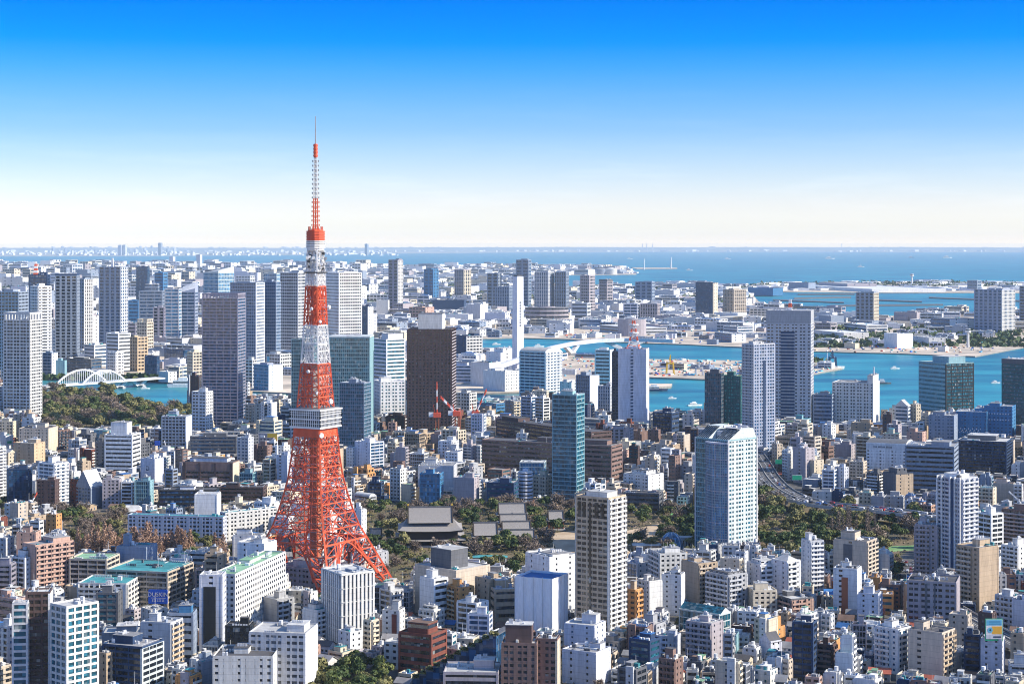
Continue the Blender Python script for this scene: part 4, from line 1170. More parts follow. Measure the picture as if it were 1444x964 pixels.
B("apartment_tower", 72, 94, 138, 857, 1012, "offwhite", "gteal", "wide", "large near white gridded apartment tower with a sunlit side", rs="wide", cat="tower", ph=False, q=1.4, roof="rlight")
B("apartment_tower", 37, 70, 73, 836, 1000, "dkbrown", "gbronze", "grid", "bronze glass shaft joined to the near white gridded tower", cat="tower", ph=False, rs="blank", phm="white", rwall="white")
B("apartment_tower", 18, 38, 40, 851, 1006, "ltgrey", "gteal", "wide", "narrow teal windowed wing beside the bronze glass shaft", cat="tower", ph=False)
B("office_block", 136, 166, 172, 837, 893, "dkgrey", "gteal", "nband", "dark green windowed office behind the near white gridded tower", rs="few", roof="rlight")
B("office_block", 145, 197, 201, 893, 935, "dkblue", "gdark", "blank", "plain navy box behind the dark glass office with a striped side")
B("office_block", 145, 200, 230, 914, 982, "dkblue", "gdark", "nband", "dark glass office with a pale striped sunny side at the bottom edge", rs="nband", rwall="palegreen")
B("apartment_block", 136, 150, 163, 923, 980, "tan", "gdark", "few", "tan block between the near white tower and dark glass office", rs="grid")
B("apartment_block", 200, 240, 257, 880, 948, "ltgrey", "gdark", "slot", "blue-white apartment block with orange cream balconies", rs="balc", rail="amber")
B("office_block", 236, 272, 277, 866, 934, "bluegrey", "gdark", "wband", "dull blue office with a white pipe up its corner", rs="few", ph=(.4, .9, .3, .8, 10), phm="blue")
B("apartment_block", 33, 50, 103, 770, 836, "pink", "gdark", "blank", "pink tiled apartment block with rows of sunlit balconies", rs="balc2", rail="pink", q=1.9, ph=(.1, .9, .5, .95, 7))
B("apartment_block", 24, 50, 57, 752, 800, "pink", "gdark", "few", "pink upper block behind the pink tiled apartments", rs="few")
B("apartment_block", 17, 35, 51, 788, 836, "white", "gdark", "nband", "little white striped tower before the pink tiled apartments", rs="few", ph=(.2, .8, .3, .8, 10))
B("apartment_block", -10, 15, 22, 797, 840, "purple", "gdark", "band", "dull purple banded block at the picture edge below the pink apartments")
B("apartment_block", -12, 8, 19, 760, 800, "ltgrey", "gdark", "few", "grey block with a white roof at the picture edge beside the pink apartments", roof="rwhite")
B("school_block", 98, 150, 168, 790, 832, "beige", "gdark", "nband", "school wing with a pale green roof and banded windows", roof="rgreen", ph=False, q=.9)
B("school_block", 165, 206, 221, 773, 822, "bluegrey", "gdark", "blank", "blue-grey windowless school tower block with a chimney", ph=(.1, .3, .3, .6, 16), phm="bluegrey")
B("school_block", 150, 236, 272, 808, 858, "beige", "gdark", "nband", "large beige school building with a turquoise roof", roof="rteal", ph=False, rs="nband", q=.9)
B("apartment_block", 111, 178, 196, 824, 866, "offwhite", "gdark", "balc", "long low block with a turquoise roof in front of the school", roof="rteal", ph=False)
B("apartment_block", 200, 213, 236, 862, 888, "offwhite", "gdark", "few", "small cream block under the blue billboard", rs="few", ph=False)
B("office_block", 708, 756, 760, 909, 1008, "brown", "gdark", "punch", "grey brown office with pale window frames and a roof house", rs="few", ph=(.08, .85, .2, .8, 25), phm="dkbrown")
B("office_block", 756, 785, 789, 903, 1004, "brown", "gdark", "punch", "brown office with a bright lit edge at the bottom", rs="blank", ph=False, rwall="cream")
B("office_block", 626, 702, 706, 950, 1010, "mauve", "gdark", "band", "low mauve roofed block with bright white roof plant at the bottom edge", roof="rlight")
B("apartment_block", 797, 838, 853, 884, 930, "lav", "gblue", "few", "bluish low block at the foot of the beige residential tower", rs="few")
B("apartment_block", 794, 840, 860, 922, 968, "lav", "gdark", "few", "long bluish white low block beside the planted bank", rs="blank")
B("apartment_block", 888, 916, 930, 905, 950, "dkblue", "gteal", "band", "dark blue low block with a blue roof among houses", roof="rblue")
# ------------------------------------------------------------------ the red and white lattice tower
TY = 1304.0
TX = (445 - CX) * TY / F
TA = math.radians(16)
PROF = [(0, 56.5), (12, 49.5), (24, 42.2), (33.4, 36.5), (42.5, 31), (52, 27.2), (60, 24.4), (68.5, 21.8), (77, 19.5), (85, 18.2), (92.5, 17.1), (102, 16), (112, 15), (126, 13.1), (141, 11.7), (157, 10.3),
        (171, 9.2), (184, 8.3), (197, 7.7), (210, 7.1), (221, 6.6), (230, 6.1), (238, 5.6)]
def trad(z):
    return float(np.interp(z, [p[0] for p in PROF], [p[1] for p in PROF]))
def tcorner(k, z, f=1.0):
    a = TA + k * math.pi / 2
    r = trad(z) * f
    return np.array((r * math.cos(a), r * math.sin(a), z))
def on_face(k, z, t):
    return tcorner(k, z) * (1 - t) + tcorner(k + 1, z) * t

tower = empty("lattice_tower", TX, TY)
tag(tower, "tall red and white steel lattice tower with two observation decks and a thin mast", "tower")

def lattice(mb, levels, col, wc, wb, leg_fr=.24, inner=True, xfull=True):
    """four faces of open trussed steel between the given levels"""
    for k in range(4):
        for i in range(len(levels) - 1):
            a, b = levels[i], levels[i + 1]
            m = (a + b) / 2
            mb.bar(tcorner(k, a), tcorner(k, b), wc, col)                   # corner chord
            for t in (leg_fr, 1 - leg_fr):
                mb.bar(on_face(k, a, t), on_face(k, b, t), wb, col)         # inner chords
            mb.bar(on_face(k, b, 0), on_face(k, b, 1), wb * 1.5, col)       # ring
            for t0, t1 in ((0, leg_fr), (1, 1 - leg_fr)):
                mb.bar(on_face(k, a, t0), on_face(k, m, t1), wb * .75, col)
                mb.bar(on_face(k, m, t1), on_face(k, b, t0), wb * .75, col)
            if xfull:
                mb.bar(on_face(k, m, 0), on_face(k, m, 1), wb * .6, col)
                mb.bar(on_face(k, a, .5), on_face(k, b, leg_fr), wb * .7, col)
                mb.bar(on_face(k, a, .5), on_face(k, b, 1 - leg_fr), wb * .7, col)
                mb.bar(on_face(k, a, leg_fr), on_face(k, b, .5), wb * .9, col)
                mb.bar(on_face(k, a, 1 - leg_fr), on_face(k, b, .5), wb * .9, col)
        if inner:
            for i in range(1, len(levels)):
                z = levels[i]
                mb.bar(on_face(k, z, .5), on_face(k + 1, z, .5), wb * .8, col)   # floor bracing
                mb.bar(tcorner(k, z), tcorner(k + 2, z), wb * .8, col)

# legs below the arches: each a three-sided trussed box leaning in
LZ = [0, 6.5, 13, 19.5, 26, 33.4]
for k in range(4):
    m = MB()
    def pts(z):
        wd = np.interp(z, [0, 33.4], [.085, .30])
        c = tcorner(k, z)
        return [c, on_face(k, z, wd), c * (1 - 2 * wd * .75), on_face(k - 1, z, 1 - wd)]
    for i in range(len(LZ) - 1):
        P0, P1 = pts(LZ[i]), pts(LZ[i + 1])
        for j in range(4):
            q = (j + 1) % 4
            m.bar(P0[j], P1[j], 1.3 if j == 0 else 1.0, "red_steel")
            m.bar(P0[j], P1[q], .45, "red_steel")
            m.bar(P1[j], P1[q], .7, "red_steel")
    m.build("leg", tower)
    m = MB(); c = tcorner(k, 0) * .97
    m.boxes([(c[0] - 4, c[1] - 4, -.4, c[0] + 4, c[1] + 4, 1.6)], "concrete"); m.build("foot_block", tower)
# arches between the legs
for k in range(4):
    m = MB(); last = None
    for i in range(13):
        s = i / 12
        z = 10 + 23 * math.sin(math.pi * s) ** .75
        p = on_face(k, z, .17 + .66 * s) if True else None
        t = on_face(k, 33.4, .17 + .66 * s)
        if last is not None:
            m.bar(last, p, .9, "red_steel")
        if 0 < i < 12:
            m.bar(p, t, .4, "red_steel")
            if last is not None:
                m.bar(last, t, .35, "red_steel")
        last = p
    m.build("arch", tower)
m = MB()
RED1 = [33.4, 42.5, 52, 60, 68.5, 77, 85, 92.5, 100, 106.5, 112]
for k in range(4):
    m.bar(on_face(k, 33.4, 0), on_face(k, 33.4, 1), 1.1, "red_steel")
lattice(m, RED1, "red_steel", 1.15, .48)
m.build("lower_lattice", tower)
# lift shaft in the middle
m = MB()
m.boxes([(-2.9, -2.9, 14, 2.9, 2.9, 112)], "crane_brown", ang=TA + math.pi / 4)
for z in range(20, 112, 6):
    m.boxes([(-3.1, -3.1, z, 3.1, 3.1, z + .6)], "mauve", ang=TA + math.pi / 4)
for sx in (-1, 1):
    for sy in (-1, 1):
        m.boxes([(sx * 5.6 - .35, sy * 5.6 - .35, 14, sx * 5.6 + .35, sy * 5.6 + .35, 112)], "red_steel", ang=TA + math.pi / 4)
m.build("lift_shaft", tower)
# main observation deck
dk = empty("main_deck", 0, 0, 0); dk.parent = tower
def square(r, ph=TA):
    return ring(r, 4, ph)
m = MB(); m.prism(square(18.6), 112.2, 113.6, "white_steel"); m.prism(square(18.9), 118.3, 119.2, "white_steel"); m.prism(square(19.3), 124.6, 125.6, "white_steel")
m.prism(square(16.8), 125.61, 126.0, "rgrey"); m.build("deck_floor", dk)
m = MB(); m.prism(square(18.2), 113.61, 124.59, "ggrey"); m.build("window_band", dk)
m = MB()
for k in range(4):
    a, b = (np.array((18.45 * math.cos(TA + (k + j) * math.pi / 2), 18.45 * math.sin(TA + (k + j) * math.pi / 2), 0)) for j in (0, 1))
    for i in range(17):
        p = a + (b - a) * i / 16
        m.bar(p + (0, 0, 113.6), p + (0, 0, 118.3), .42, "white_steel"); m.bar(p + (0, 0, 119.2), p + (0, 0, 124.6), .42, "white_steel")
    for z in (115.9, 121.6, 123.2):
        m.bar(a + (0, 0, z), b + (0, 0, z), .36, "white_steel")
m.build("window_frame", dk)
m = MB(); m.prism(square(15.3), 106, 112.19, "red_steel"); m.build("deck_skirt", dk)
# upper body in three painted lengths
for nm, lv, col in (("red_lattice", [126.3, 134, 141, 149, 157], "red_steel"), ("white_lattice", [157, 166, 175, 184], "white_steel"), ("red_lattice", [184, 193, 202, 211.5], "red_steel"), ("white_lattice", [211.5, 217, 223, 230, 238], "white_steel")):
    m = MB(); lattice(m, lv, col, 1.0, .50 if col == 'red_steel' else .46, leg_fr=.3, inner=col == 'red_steel', xfull=True)
    if col == "red_steel":
        m.boxes([(-2.4, -2.4, lv[0], 2.4, 2.4, lv[-1] - .01)], "crane_red" if lv[0] > 150 else "concrete", ang=TA)
    m.build(nm, tower)
m = MB(); m.prism(square(8.6), 157, 157.5, "white_steel"); m.prism(square(9.6), 171, 171.4, "white_steel"); m.prism(square(8.9), 184, 184.4, "white_steel"); m.prism(square(8.6), 221, 221.8, "dark_steel")
m.build("service_platform", tower)
for x, y, z, r_ in ((11.5, -9.5, 131, 1.9), (5.5, -14.2, 107.5, 1.9), (9.5, -4, 197, 1.6), (2.5, -11, 137, 1.3), (-4, -9.5, 152, 1.2), (-2, -8.5, 196, 1.2), (5.8, -7.5, 176, 1.2), (4, -8, 187, 1.1)):
    m = MB(); d = np.array((x, y, 0)) / math.hypot(x, y)
    m.bar((x, y, z), np.array((x, y, z)) + d * 1.2, 2 * r_, "white_steel", 1.6 * r_, n=14); m.bar((x, y, z), (x * .5, y * .5, z), .4, "white_steel"); m.build("dish_antenna", tower)
m = MB(); rr = random.Random(5)
for _ in range(46):
    a = rr.uniform(0, 6.28); z = rr.uniform(222, 234); r_ = rr.uniform(5, 7.8)
    x, y = r_ * math.cos(a), r_ * math.sin(a); s = rr.uniform(.4, 1.1)
    m.boxes([(x - s, y - s, z, x + s, y + s, z + 2 * s)], rr.choice(["dark_steel", "grey_steel", "white_steel"]))
m.build("rooftop_plant", tower)
# upper deck
td = empty("upper_deck", 0, 0, 0); td.parent = tower
m = MB(); m.prism(ring(6.1, 12), 236.8, 238.4, "white_steel"); m.prism(ring(6.7, 12), 238.41, 243.8, "white_steel"); m.build("white_drum", td)
m = MB()
for z in (239.6, 241.2, 242.6):
    m.prism(ring(6.76, 12), z, z + .5, "ggrey")
m.build("window_band", td)
m = MB(); m.prism(ring(6.4, 12), 243.81, 250.4, "crane_red")
for z in (244.4, 246.3, 248.2, 250.0):
    m.prism(ring(6.75, 12), z, z + .7, "red_steel")
m.prism(ring(5.6, 8), 250.71, 251.5, "red_steel")
for i in range(10):
    a = i * .628; m.bar((5 * math.cos(a), 5 * math.sin(a), 251.4), (5 * math.cos(a), 5 * math.sin(a), 253.8), .5, "red_steel")
m.build("red_drum", td)
# mast
ms = empty("antenna_mast", 0, 0, 0); ms.parent = tower
def mast_part(nm, z0, z1, r0, r1, col, dots):
    m = MB(); n = max(2, int((z1 - z0) / 3.1)); C = [(1, 1), (-1, 1), (-1, -1), (1, -1)]
    for i in range(n):
        a, b = z0 + (z1 - z0) * i / n, z0 + (z1 - z0) * (i + 1) / n
        ra, rb = (r0 + (r1 - r0) * (t - z0) / (z1 - z0) for t in (a, b))
        for k in range(4):
            c, d = C[k], C[(k + 1) % 4]
            m.bar((c[0] * ra, c[1] * ra, a), (c[0] * rb, c[1] * rb, b), .42, col)
            m.bar((c[0] * ra, c[1] * ra, a), (d[0] * rb, d[1] * rb, b), .26, col)
            m.bar((c[0] * rb, c[1] * rb, b), (d[0] * rb, d[1] * rb, b), .26, col)
            if dots and i % 1 == 0:
                x, y = (c[0] + d[0]) / 2 * (ra + 1.0), (c[1] + d[1]) / 2 * (ra + 1.0)
                m.boxes([(x - .35, y - .35, a, x + .35, y + .35, a + 1.3)], "grey_steel" if col == "white_steel" else col)
    m.bar((0, 0, z0), (0, 0, z1), .7, col)
    m.build(nm, ms)
mast_part("red_mast_section", 251, 273.6, 1.6, 1.35, "red_steel", True)
mast_part("white_mast_section", 273.6, 302.6, 1.3, .95, "white_steel", True)
m = MB(); m.bar((0, 0, 302.6), (0, 0, 312.2), 2.7, "red_steel", 2.7, n=10)
for i in range(4):
    m.bar((0, 0, 303.4 + i * 2.4), (0, 0, 304.4 + i * 2.4), 3.3, "crane_red", 3.3, n=10)
m.build("red_cylinder", ms)
m = MB(); m.bar((0, 0, 312.2), (0, 0, 331.8), .95, "grey_steel", .5, n=8); m.build("spire", ms)
mark_xy([(TX + 1.12 * 56.5 * math.cos(TA + k * math.pi / 2), TY + 1.12 * 56.5 * math.sin(TA + k * math.pi / 2)) for k in range(4)], 3)
# the hall between its feet
P = {}
rb = random.Random(3)
hall = empty("visitor_hall", TX + 2, TY + 2, 0, TA + math.pi / 4)
tag(hall, "brick and grey visitor hall standing between the legs of the lattice tower", "building")
P = shell(rb, 46, 46, 15, 'punch', 'punch', 1300, "mauve", "gdark", "rgrey", ph=(.1, .5, .2, .7, 5), phm="ltgrey")
for part, mm in P.items():
    mm.build(part.split('#')[0], hall)
mm = MB()
for i in range(11):
    x, y = rb.uniform(-20, 20), rb.uniform(-22, -12)
    mm.prism(ring(rb.uniform(.7, 1.3), 8, 0, x, y), 15.3, 15.3 + rb.uniform(4, 9), rb.choice(["offwhite", "ltgrey", "brick"]))
mm.build("vent_pipe", hall)

# ------------------------------------------------------------------ the tall glass hotel tower with a bowed front
def glass_hotel():
    xl, xc, xr, yt, yb = 981, 1027, 1067, 622, 783
    cx, cy, w, d, ang, h, D = place(xl, xc, xr, yt, yb, 1.0)
    root = empty("hotel_tower", cx, cy, 0, ang)
    tag(root, "tall pale blue glass hotel tower with bowed front and white gridded sunny side", "tower")
    hx, hy = w / 2, d / 2
    P = shell(random.Random(4), w, d, h, 'mull', 'punch', D, "teal", "gteal", "rlight", ph=False, rwall="palegreen")
    for k in P:
        if k != 'rooftop_plant':
            P[k].build(k.split('#')[0], root)
    # bowed glass bay over most of the front
    n = 14; x0, x1 = -hx * .30, hx * .97; bow = 5.2
    def outl(e, z=0):
        return [(x0 - e + (x1 - x0 + 2 * e) * i / n, -hy - e - bow * math.sin(math.pi * (.06 + .88 * i / n)) ) for i in range(n + 1)] + [(x1 + e, -hy + .4), (x0 - e, -hy + .4)]
    m = MB(); m.prism(outl(0), -.5, h - 2.5, "gsky"); m.build("bowed_glazing", root)
    m = MB(); nf = 42
    for i in range(nf):
        z = (h - 2.5) * i / nf
        m.prism(outl(.16), z, z + .62, "teal" if i % 6 else "ltgrey")
    for i in range(0, n + 1):
        p = outl(.2)[i]
        m.boxes([(p[0] - .16, p[1] - .1, 0, p[0] + .16, p[1] + .5, h - 2.6)], "ltgrey" if i in (2, 8, 11) else "slate")
    m.prism(outl(.5), h - 2.4, h - 1.2, "lav"); m.build("bowed_frame", root)
    # corner fins and the two raised slanting roofs
    m = MB()
    for x, y in ((hx, -hy), (hx, hy), (-hx, hy), (-hx, -hy)):
        m.boxes([(x - .6, y - .6, 0, x + .6, y + .6, h + 1)], "ltgrey")
    m.build("corner_pier", root)
    for sx0, sx1, t in ((-hx, -hx * .25, 9.5), (hx * .15, hx, 8.5)):
        m = MB()
        v = [(sx0, -hy, h + .3), (sx1, -hy, h + .3), (sx1, hy, h + .3), (sx0, hy, h + .3), (sx0 + (2 if sx0 > 0 else 0), -hy * .1, h + t), (sx1, -hy * .1, h + t), (sx1, hy * .75, h + t), (sx0 + (2 if sx0 > 0 else 0), hy * .75, h + t)]
        m.poly(v, [[0, 1, 5, 4], [1, 2, 6, 5], [2, 3, 7, 6], [3, 0, 4, 7], [4, 5, 6, 7]], "palegreen")
        kk = 7
        for i in range(kk):
            a = sx0 + (sx1 - sx0) * (i + .15) / kk; b = sx0 + (sx1 - sx0) * (i + .85) / kk
            m.poly([(a, -hy + .6, h + .75), (b, -hy + .6, h + .75), (b, -hy * .16, h + t - .1), (a, -hy * .16, h + t - .1)], [[0, 1, 2, 3]], "gdark")
        m.build("raised_roof", root)
    m = MB(); m.boxes(rooftop(random.Random(2), w * .6, d * .6, h + 8.6, True), "ltgrey", off=(hx * .3, hy * .2, 0)); m.build("rooftop_plant", root)
    m = MB(); m.box(-hx * .2, -hy * .4, h + .3, hx * .1, hy * .5, h + 6, "ltgrey"); m.build("penthouse", root)
    HEROES.append(dict(xl=xl, xr=xr, yt=yt - 20, yb=yb, D=D, cx=cx, cy=cy, w=w, d=d, a=ang, label="tall glass hotel tower", h=h))
    occupy(cx, cy - 4, w + 6, d + 10, ang, 2)
glass_hotel()

# ------------------------------------------------------------------ building wrapped in white sheets
def wrapped():
    xl, xc, xr, yt, yb = 726, 779, 801, 816, 902
    cx, cy, w, d, ang, h, D = place(xl, xc, xr, yt, yb, .9)
    root = empty("wrapped_building", cx, cy, 0, ang)
    tag(root, "building under repair wrapped all round in white scaffold sheets with a blue roof", "building")
    hx, hy = w / 2, d / 2
    m = MB(); m.box(-hx + .6, -hy + .6, -.5, hx - .6, hy - .6, h - 1.6, "lav"); m.box(-hx + .7, -hy + .7, h - 1.59, hx - .7, hy - .7, h - 1.2, "rblue"); m.build("wall", root)
    m = MB(); r = random.Random(8)
    for a, b in (((-hx, -hy), (hx, -hy)), ((hx, -hy), (hx, hy)), ((hx, hy), (-hx, hy)), ((-hx, hy), (-hx, -hy))):
        a, b = np.array(a), np.array(b); L_ = np.linalg.norm(b - a); t = (b - a) / L_; nn = np.array((t[1], -t[0]))
        k = int(L_ / 1.8); rows = int(h / 5)
        V = []
        for j in range(rows + 1):
            for i in range(k + 1):
                bulge = .35 * math.sin(i * 1.9 + j * .6) * (0 if j in (0, rows) else 1) + r.uniform(-.12, .12)
                p = a + t * L_ * i / k + nn * (bulge if 0 < i < k else 0)
                V.append((p[0], p[1], h * j / rows + (.15 * math.sin(i) if j == rows else 0)))
        m.poly(V, [[j * (k + 1) + i, j * (k + 1) + i + 1, (j + 1) * (k + 1) + i + 1, (j + 1) * (k + 1) + i] for j in range(rows) for i in range(k)], "sheet")
    m.build("scaffold_sheet", root)
    m = MB()
    for s in range(5):
        x = -hx + 2 * hx * s / 4
        m.bar((x, -hy - .5, 0), (x, -hy - .5, h + .6), .16, "grey_steel"); m.bar((hx + .5, -hy + 2 * hy * s / 4, 0), (hx + .5, -hy + 2 * hy * s / 4, h + .6), .16, "grey_steel")
    m.build("scaffold_pole", root)
    HEROES.append(dict(xl=xl, xr=xr, yt=yt, yb=yb, D=D, cx=cx, cy=cy, w=w, d=d, a=ang, label="building wrapped in white sheets", h=h)); occupy(cx, cy, w, d, ang, 2)
wrapped()

# ------------------------------------------------------------------ white chimney, aerial on the pale concrete tower, far stacks and towers
def chimney():
    X, Y = gp(730.5, 524)
    h = CAMH - (390 - HY) / F * Y
    root = empty("chimney", X, Y); tag(root, "very tall plain white square chimney rising from the port", "chimney")
    r_ = 6.0 * Y / F * 1.414
    m = MB(); m.prism(ring(r_ * 1.0, 4, 1.40), -.5, h, "lav", scale_top=.92); m.build("shaft", root)
    m = MB(); m.prism(ring(r_ * .72, 4, 1.40), h + .01, h + 3, "dkgrey"); m.build("flue", root)
    m = MB()
    for i in range(9):
        z = h * (.72 - .03 * i)
        a = 1.40 - math.pi * .75
        c = np.array((math.cos(a), math.sin(a))) * r_ * .707 * (1.0 - .08 * z / h)
        m.boxes([(-.3, -1.4, z, .3, 1.4, z + 3)], "dkgrey", ang=a, off=(c[0] + .2 * math.cos(a), c[1] + .2 * math.sin(a), 0))
    m.build("window_frame", root)
    HEROES.append(dict(xl=724, xr=737, yt=390, yb=520, D=Y, cx=X, cy=Y, w=20, d=20, a=0, label="tall white chimney", h=h))
chimney()

def lattice_mast(parent, x, y, z, hgt, r0, names=("aerial",)):
    m = MB(); n = 7; C = [(1, 1), (-1, 1), (-1, -1), (1, -1)]
    for i in range(n):
        col = "red_steel" if i % 2 == 0 else "white_steel"
        a, b = z + hgt * i / n, z + hgt * (i + 1) / n
        ra, rb = r0 * (1 - .85 * (i / n) ** .6), r0 * (1 - .85 * ((i + 1) / n) ** .6)
        for k in range(4):
            c, d = C[k], C[(k + 1) % 4]
            m.bar((x + c[0] * ra, y + c[1] * ra, a), (x + c[0] * rb, y + c[1] * rb, b), 1.1, col)
            m.bar((x + c[0] * ra, y + c[1] * ra, a), (x + d[0] * rb, y + d[1] * rb, b), .65, col)
        if i in (3, 5):
            m.prism(ring(r0 * .75, 8, 0, x, y), b - .8, b + .8, "white_steel")
    m.build("aerial", parent)
pc = [o for o in bpy.data.objects if str(o.get("label", "")).startswith("pale concrete tower")][0]
hh = [q for q in HEROES if q['label'].startswith("pale concrete tower")][0]
lattice_mast(pc, 0, 0, hh['h'] + .3, 40 * hh['D'] / F, 8.5)
m = MB(); m.box(-9, -8, hh['h'] + .3, 9, 8, hh['h'] + 3.5, "lav"); m.build("penthouse", pc)
bh = [o for o in bpy.data.objects if str(o.get("label", "")).startswith("broad white hotel")][0]

for px, y0, label in ((906, 339, "first"), (912, 338, "second"), (920, 338, "third")):
    X, Y = gp(px, 354.6); h = CAMH - (y0 - HY) / F * Y; h = min(h, 345)
    m = MB(); m.bar((0, 0, -1), (0, 0, h), 42, "ltgrey", 30, n=10)
    for k in (.8, .92):
        m.bar((0, 0, h * k), (0, 0, h * (k + .04)), 44 - 10 * k, "crane_red", 43 - 10 * k, n=10)
    o = m.build("power_station_stack"); o.location = (X, Y, 0)
    tag(o, "pale smokestack of the power station group on the far shore horizon", "smokestack", "three smokestacks on the far shore")
for nm, px, yt, yb, wd, label, cat in (("control_tower", 1286, 386, 402, 26, "white airport control tower with a wide head standing on the bay island", "tower"),
                                      ("watch_tower", 1365, 463, 490, 15, "slender grey port watch tower with a wide top on the sand spit", "tower"),
                                      ("observation_tower", 1187, 341, 354.8, 40, "thin pale tower rising above the far shore", "tower")):
    X, Y = gp(px, yb); h = min(CAMH - (yt - HY) / F * Y, 343)
    root = empty(nm, X, Y); tag(root, label, cat)
    m = MB(); m.bar((0, 0, -1), (0, 0, h * .85), wd * .45, "offwhite", wd * .35, n=12); m.build("shaft", root)
    m = MB(); m.prism(ring(wd * .45, 12), h * .78, h * .9, "offwhite"); m.prism(ring(wd * .36, 12), h * .901, h * .96, "ggrey"); m.prism(ring(wd * .4, 12), h * .961, h, "ltgrey"); m.build("head", root)
X, Y = gp(862, 387); root = empty("storage_tank", X, Y); tag(root, "white round storage tank on the bay side spit", "tank")
m = MB(); m.prism(ring(50, 28), 0, 48, "offwhite"); m.build("wall", root); m = MB(); m.prism(ring(50, 28), 48.1, 58, "rwhite", scale_top=.25); m.build("roof", root)
X, Y = gp(848, 386.5); root = empty("storage_tank", X, Y); tag(root, "blue-grey round storage tank beside the white one on the spit", "tank")
m = MB(); m.prism(ring(42, 28), 0, 44, "bluegrey"); m.build("wall", root); m = MB(); m.prism(ring(42, 28), 44.1, 52, "rgrey", scale_top=.25); m.build("roof", root)
m = MB(); X, Y = gp(946.5, 378.6); m.bar((0, 0, 0), (0, 0, 120), 18, "white", 8, n=8); o = m.build("lighthouse"); o.location = (X, Y, 1); tag(o, "white lighthouse pole at the tip of the thin breakwater", "lighthouse")
m = MB(); X, Y = gp(908.5, 380.5); m.bar((0, 0, 0), (0, 0, 110), 14, "white", 6, n=8); o = m.build("lighthouse"); o.location = (X, Y, 1); tag(o, "white beacon mast where the thin breakwater joins the spit", "lighthouse")

# ------------------------------------------------------------------ white double-arch bridge on the canal
def arch_bridge():
    A = np.array((*gp(58, 546, 9), 9.0)); Bp = np.array((*gp(226, 533.5, 9), 9.0))
    root = empty("arch_bridge", A[0], A[1]); tag(root, "white road bridge with two overlapping steel arches across the canal", "bridge")
    A0 = np.array((A[0], A[1], 0.0)); A = A - A0; Bp = Bp - A0
    t = (Bp - A); Ln = np.linalg.norm(t[:2]); t = t / np.linalg.norm(t); nrm = np.array((-t[1], t[0], 0)); hw = 13.0
    m = MB()
    m.poly([A + nrm * hw, A - nrm * hw, Bp - nrm * hw, Bp + nrm * hw] + [p + np.array((0, 0, 2.2)) for p in (A + nrm * hw, A - nrm * hw, Bp - nrm * hw, Bp + nrm * hw)],
           [[0, 1, 2, 3][::-1], [4, 5, 6, 7], [0, 1, 5, 4], [1, 2, 6, 5], [2, 3, 7, 6], [3, 0, 4, 7]], "white"); m.build("deck", root)
    def at(px):        # distance along the deck for a photo column
        best = min(np.linspace(0, Ln, 800), key=lambda s: abs(to_px(*( (A0 + A + t * s)[:2]))[0] - px)); return best
    for side, (p0, p1, ht) in ((1, (86, 156, 21)), (-1, (110, 170, 20))):
        s0, s1 = at(p0), at(p1)
        m = MB(); last = None; n = 24
        for i in range(n + 1):
            s = s0 + (s1 - s0) * i / n; b = A + t * s + nrm * hw * side * .95 + np.array((0, 0, 2.2)); p = b + np.array((0, 0, 4 * ht * (i / n) * (1 - i / n)))
            if last is not None:
                m.bar(last, p, 2.5, "white")
            if 0 < i < n:
                m.bar(b, p, 1.0, "white")
            last = p
        m.build("arch", root)
    for px in (86, 168, 196):
        p = A + t * at(px); m = MB()
        for k in (-1, 1):
            m.bar(p + t * 0 + np.array((0, 0, -11)), p + t * 16 * k + np.array((0, 0, .1)), 5, "white")
        m.bar(p + nrm * hw + np.array((0, 0, -11)), p - nrm * hw + np.array((0, 0, -11)), 6, "concrete"); m.build("pier", root)
arch_bridge()

# curved white bridge over the wide channel with Y-shaped piers
def curved_bridge():
    px = [(690, 521), (735, 506), (755, 498), (780, 490), (806, 484.5), (840, 480.5), (880, 479), (915, 479.5), (950, 481)]
    pts = [np.array((*gp(x, y, 26), 26.0)) for x, y in px]
    o0 = np.array((pts[0][0], pts[0][1], 0)); pts = [p - o0 for p in pts]
    root = empty("curved_bridge", *o0[:2]); tag(root, "long white curved bridge on forked piers over the bay channel", "bridge")
    m = MB()
    fine = [pts[0]]
    for i in range(len(pts) - 1):
        for k in range(1, 5):
            fine.append(pts[i] + (pts[i + 1] - pts[i]) * k / 4)
    for a, b in zip(fine, fine[1:]):
        m.bar(a, b, 8, "lav")
    m.build("deck", root)
    for i in (3, 4, 6):
        p = pts[i]; t = pts[i + 1] - pts[i - 1]; t = t / np.linalg.norm(t); m = MB()
        for k in (-1, 1):
            m.bar(p + np.array((0, 0, -22)), p + t * 45 * k + np.array((0, 0, -3)), 8, "ltgrey")
        m.bar(p + np.array((0, 0, -30)), p + np.array((0, 0, -20)), 22, "concrete"); m.build("pier", root)
curved_bridge()

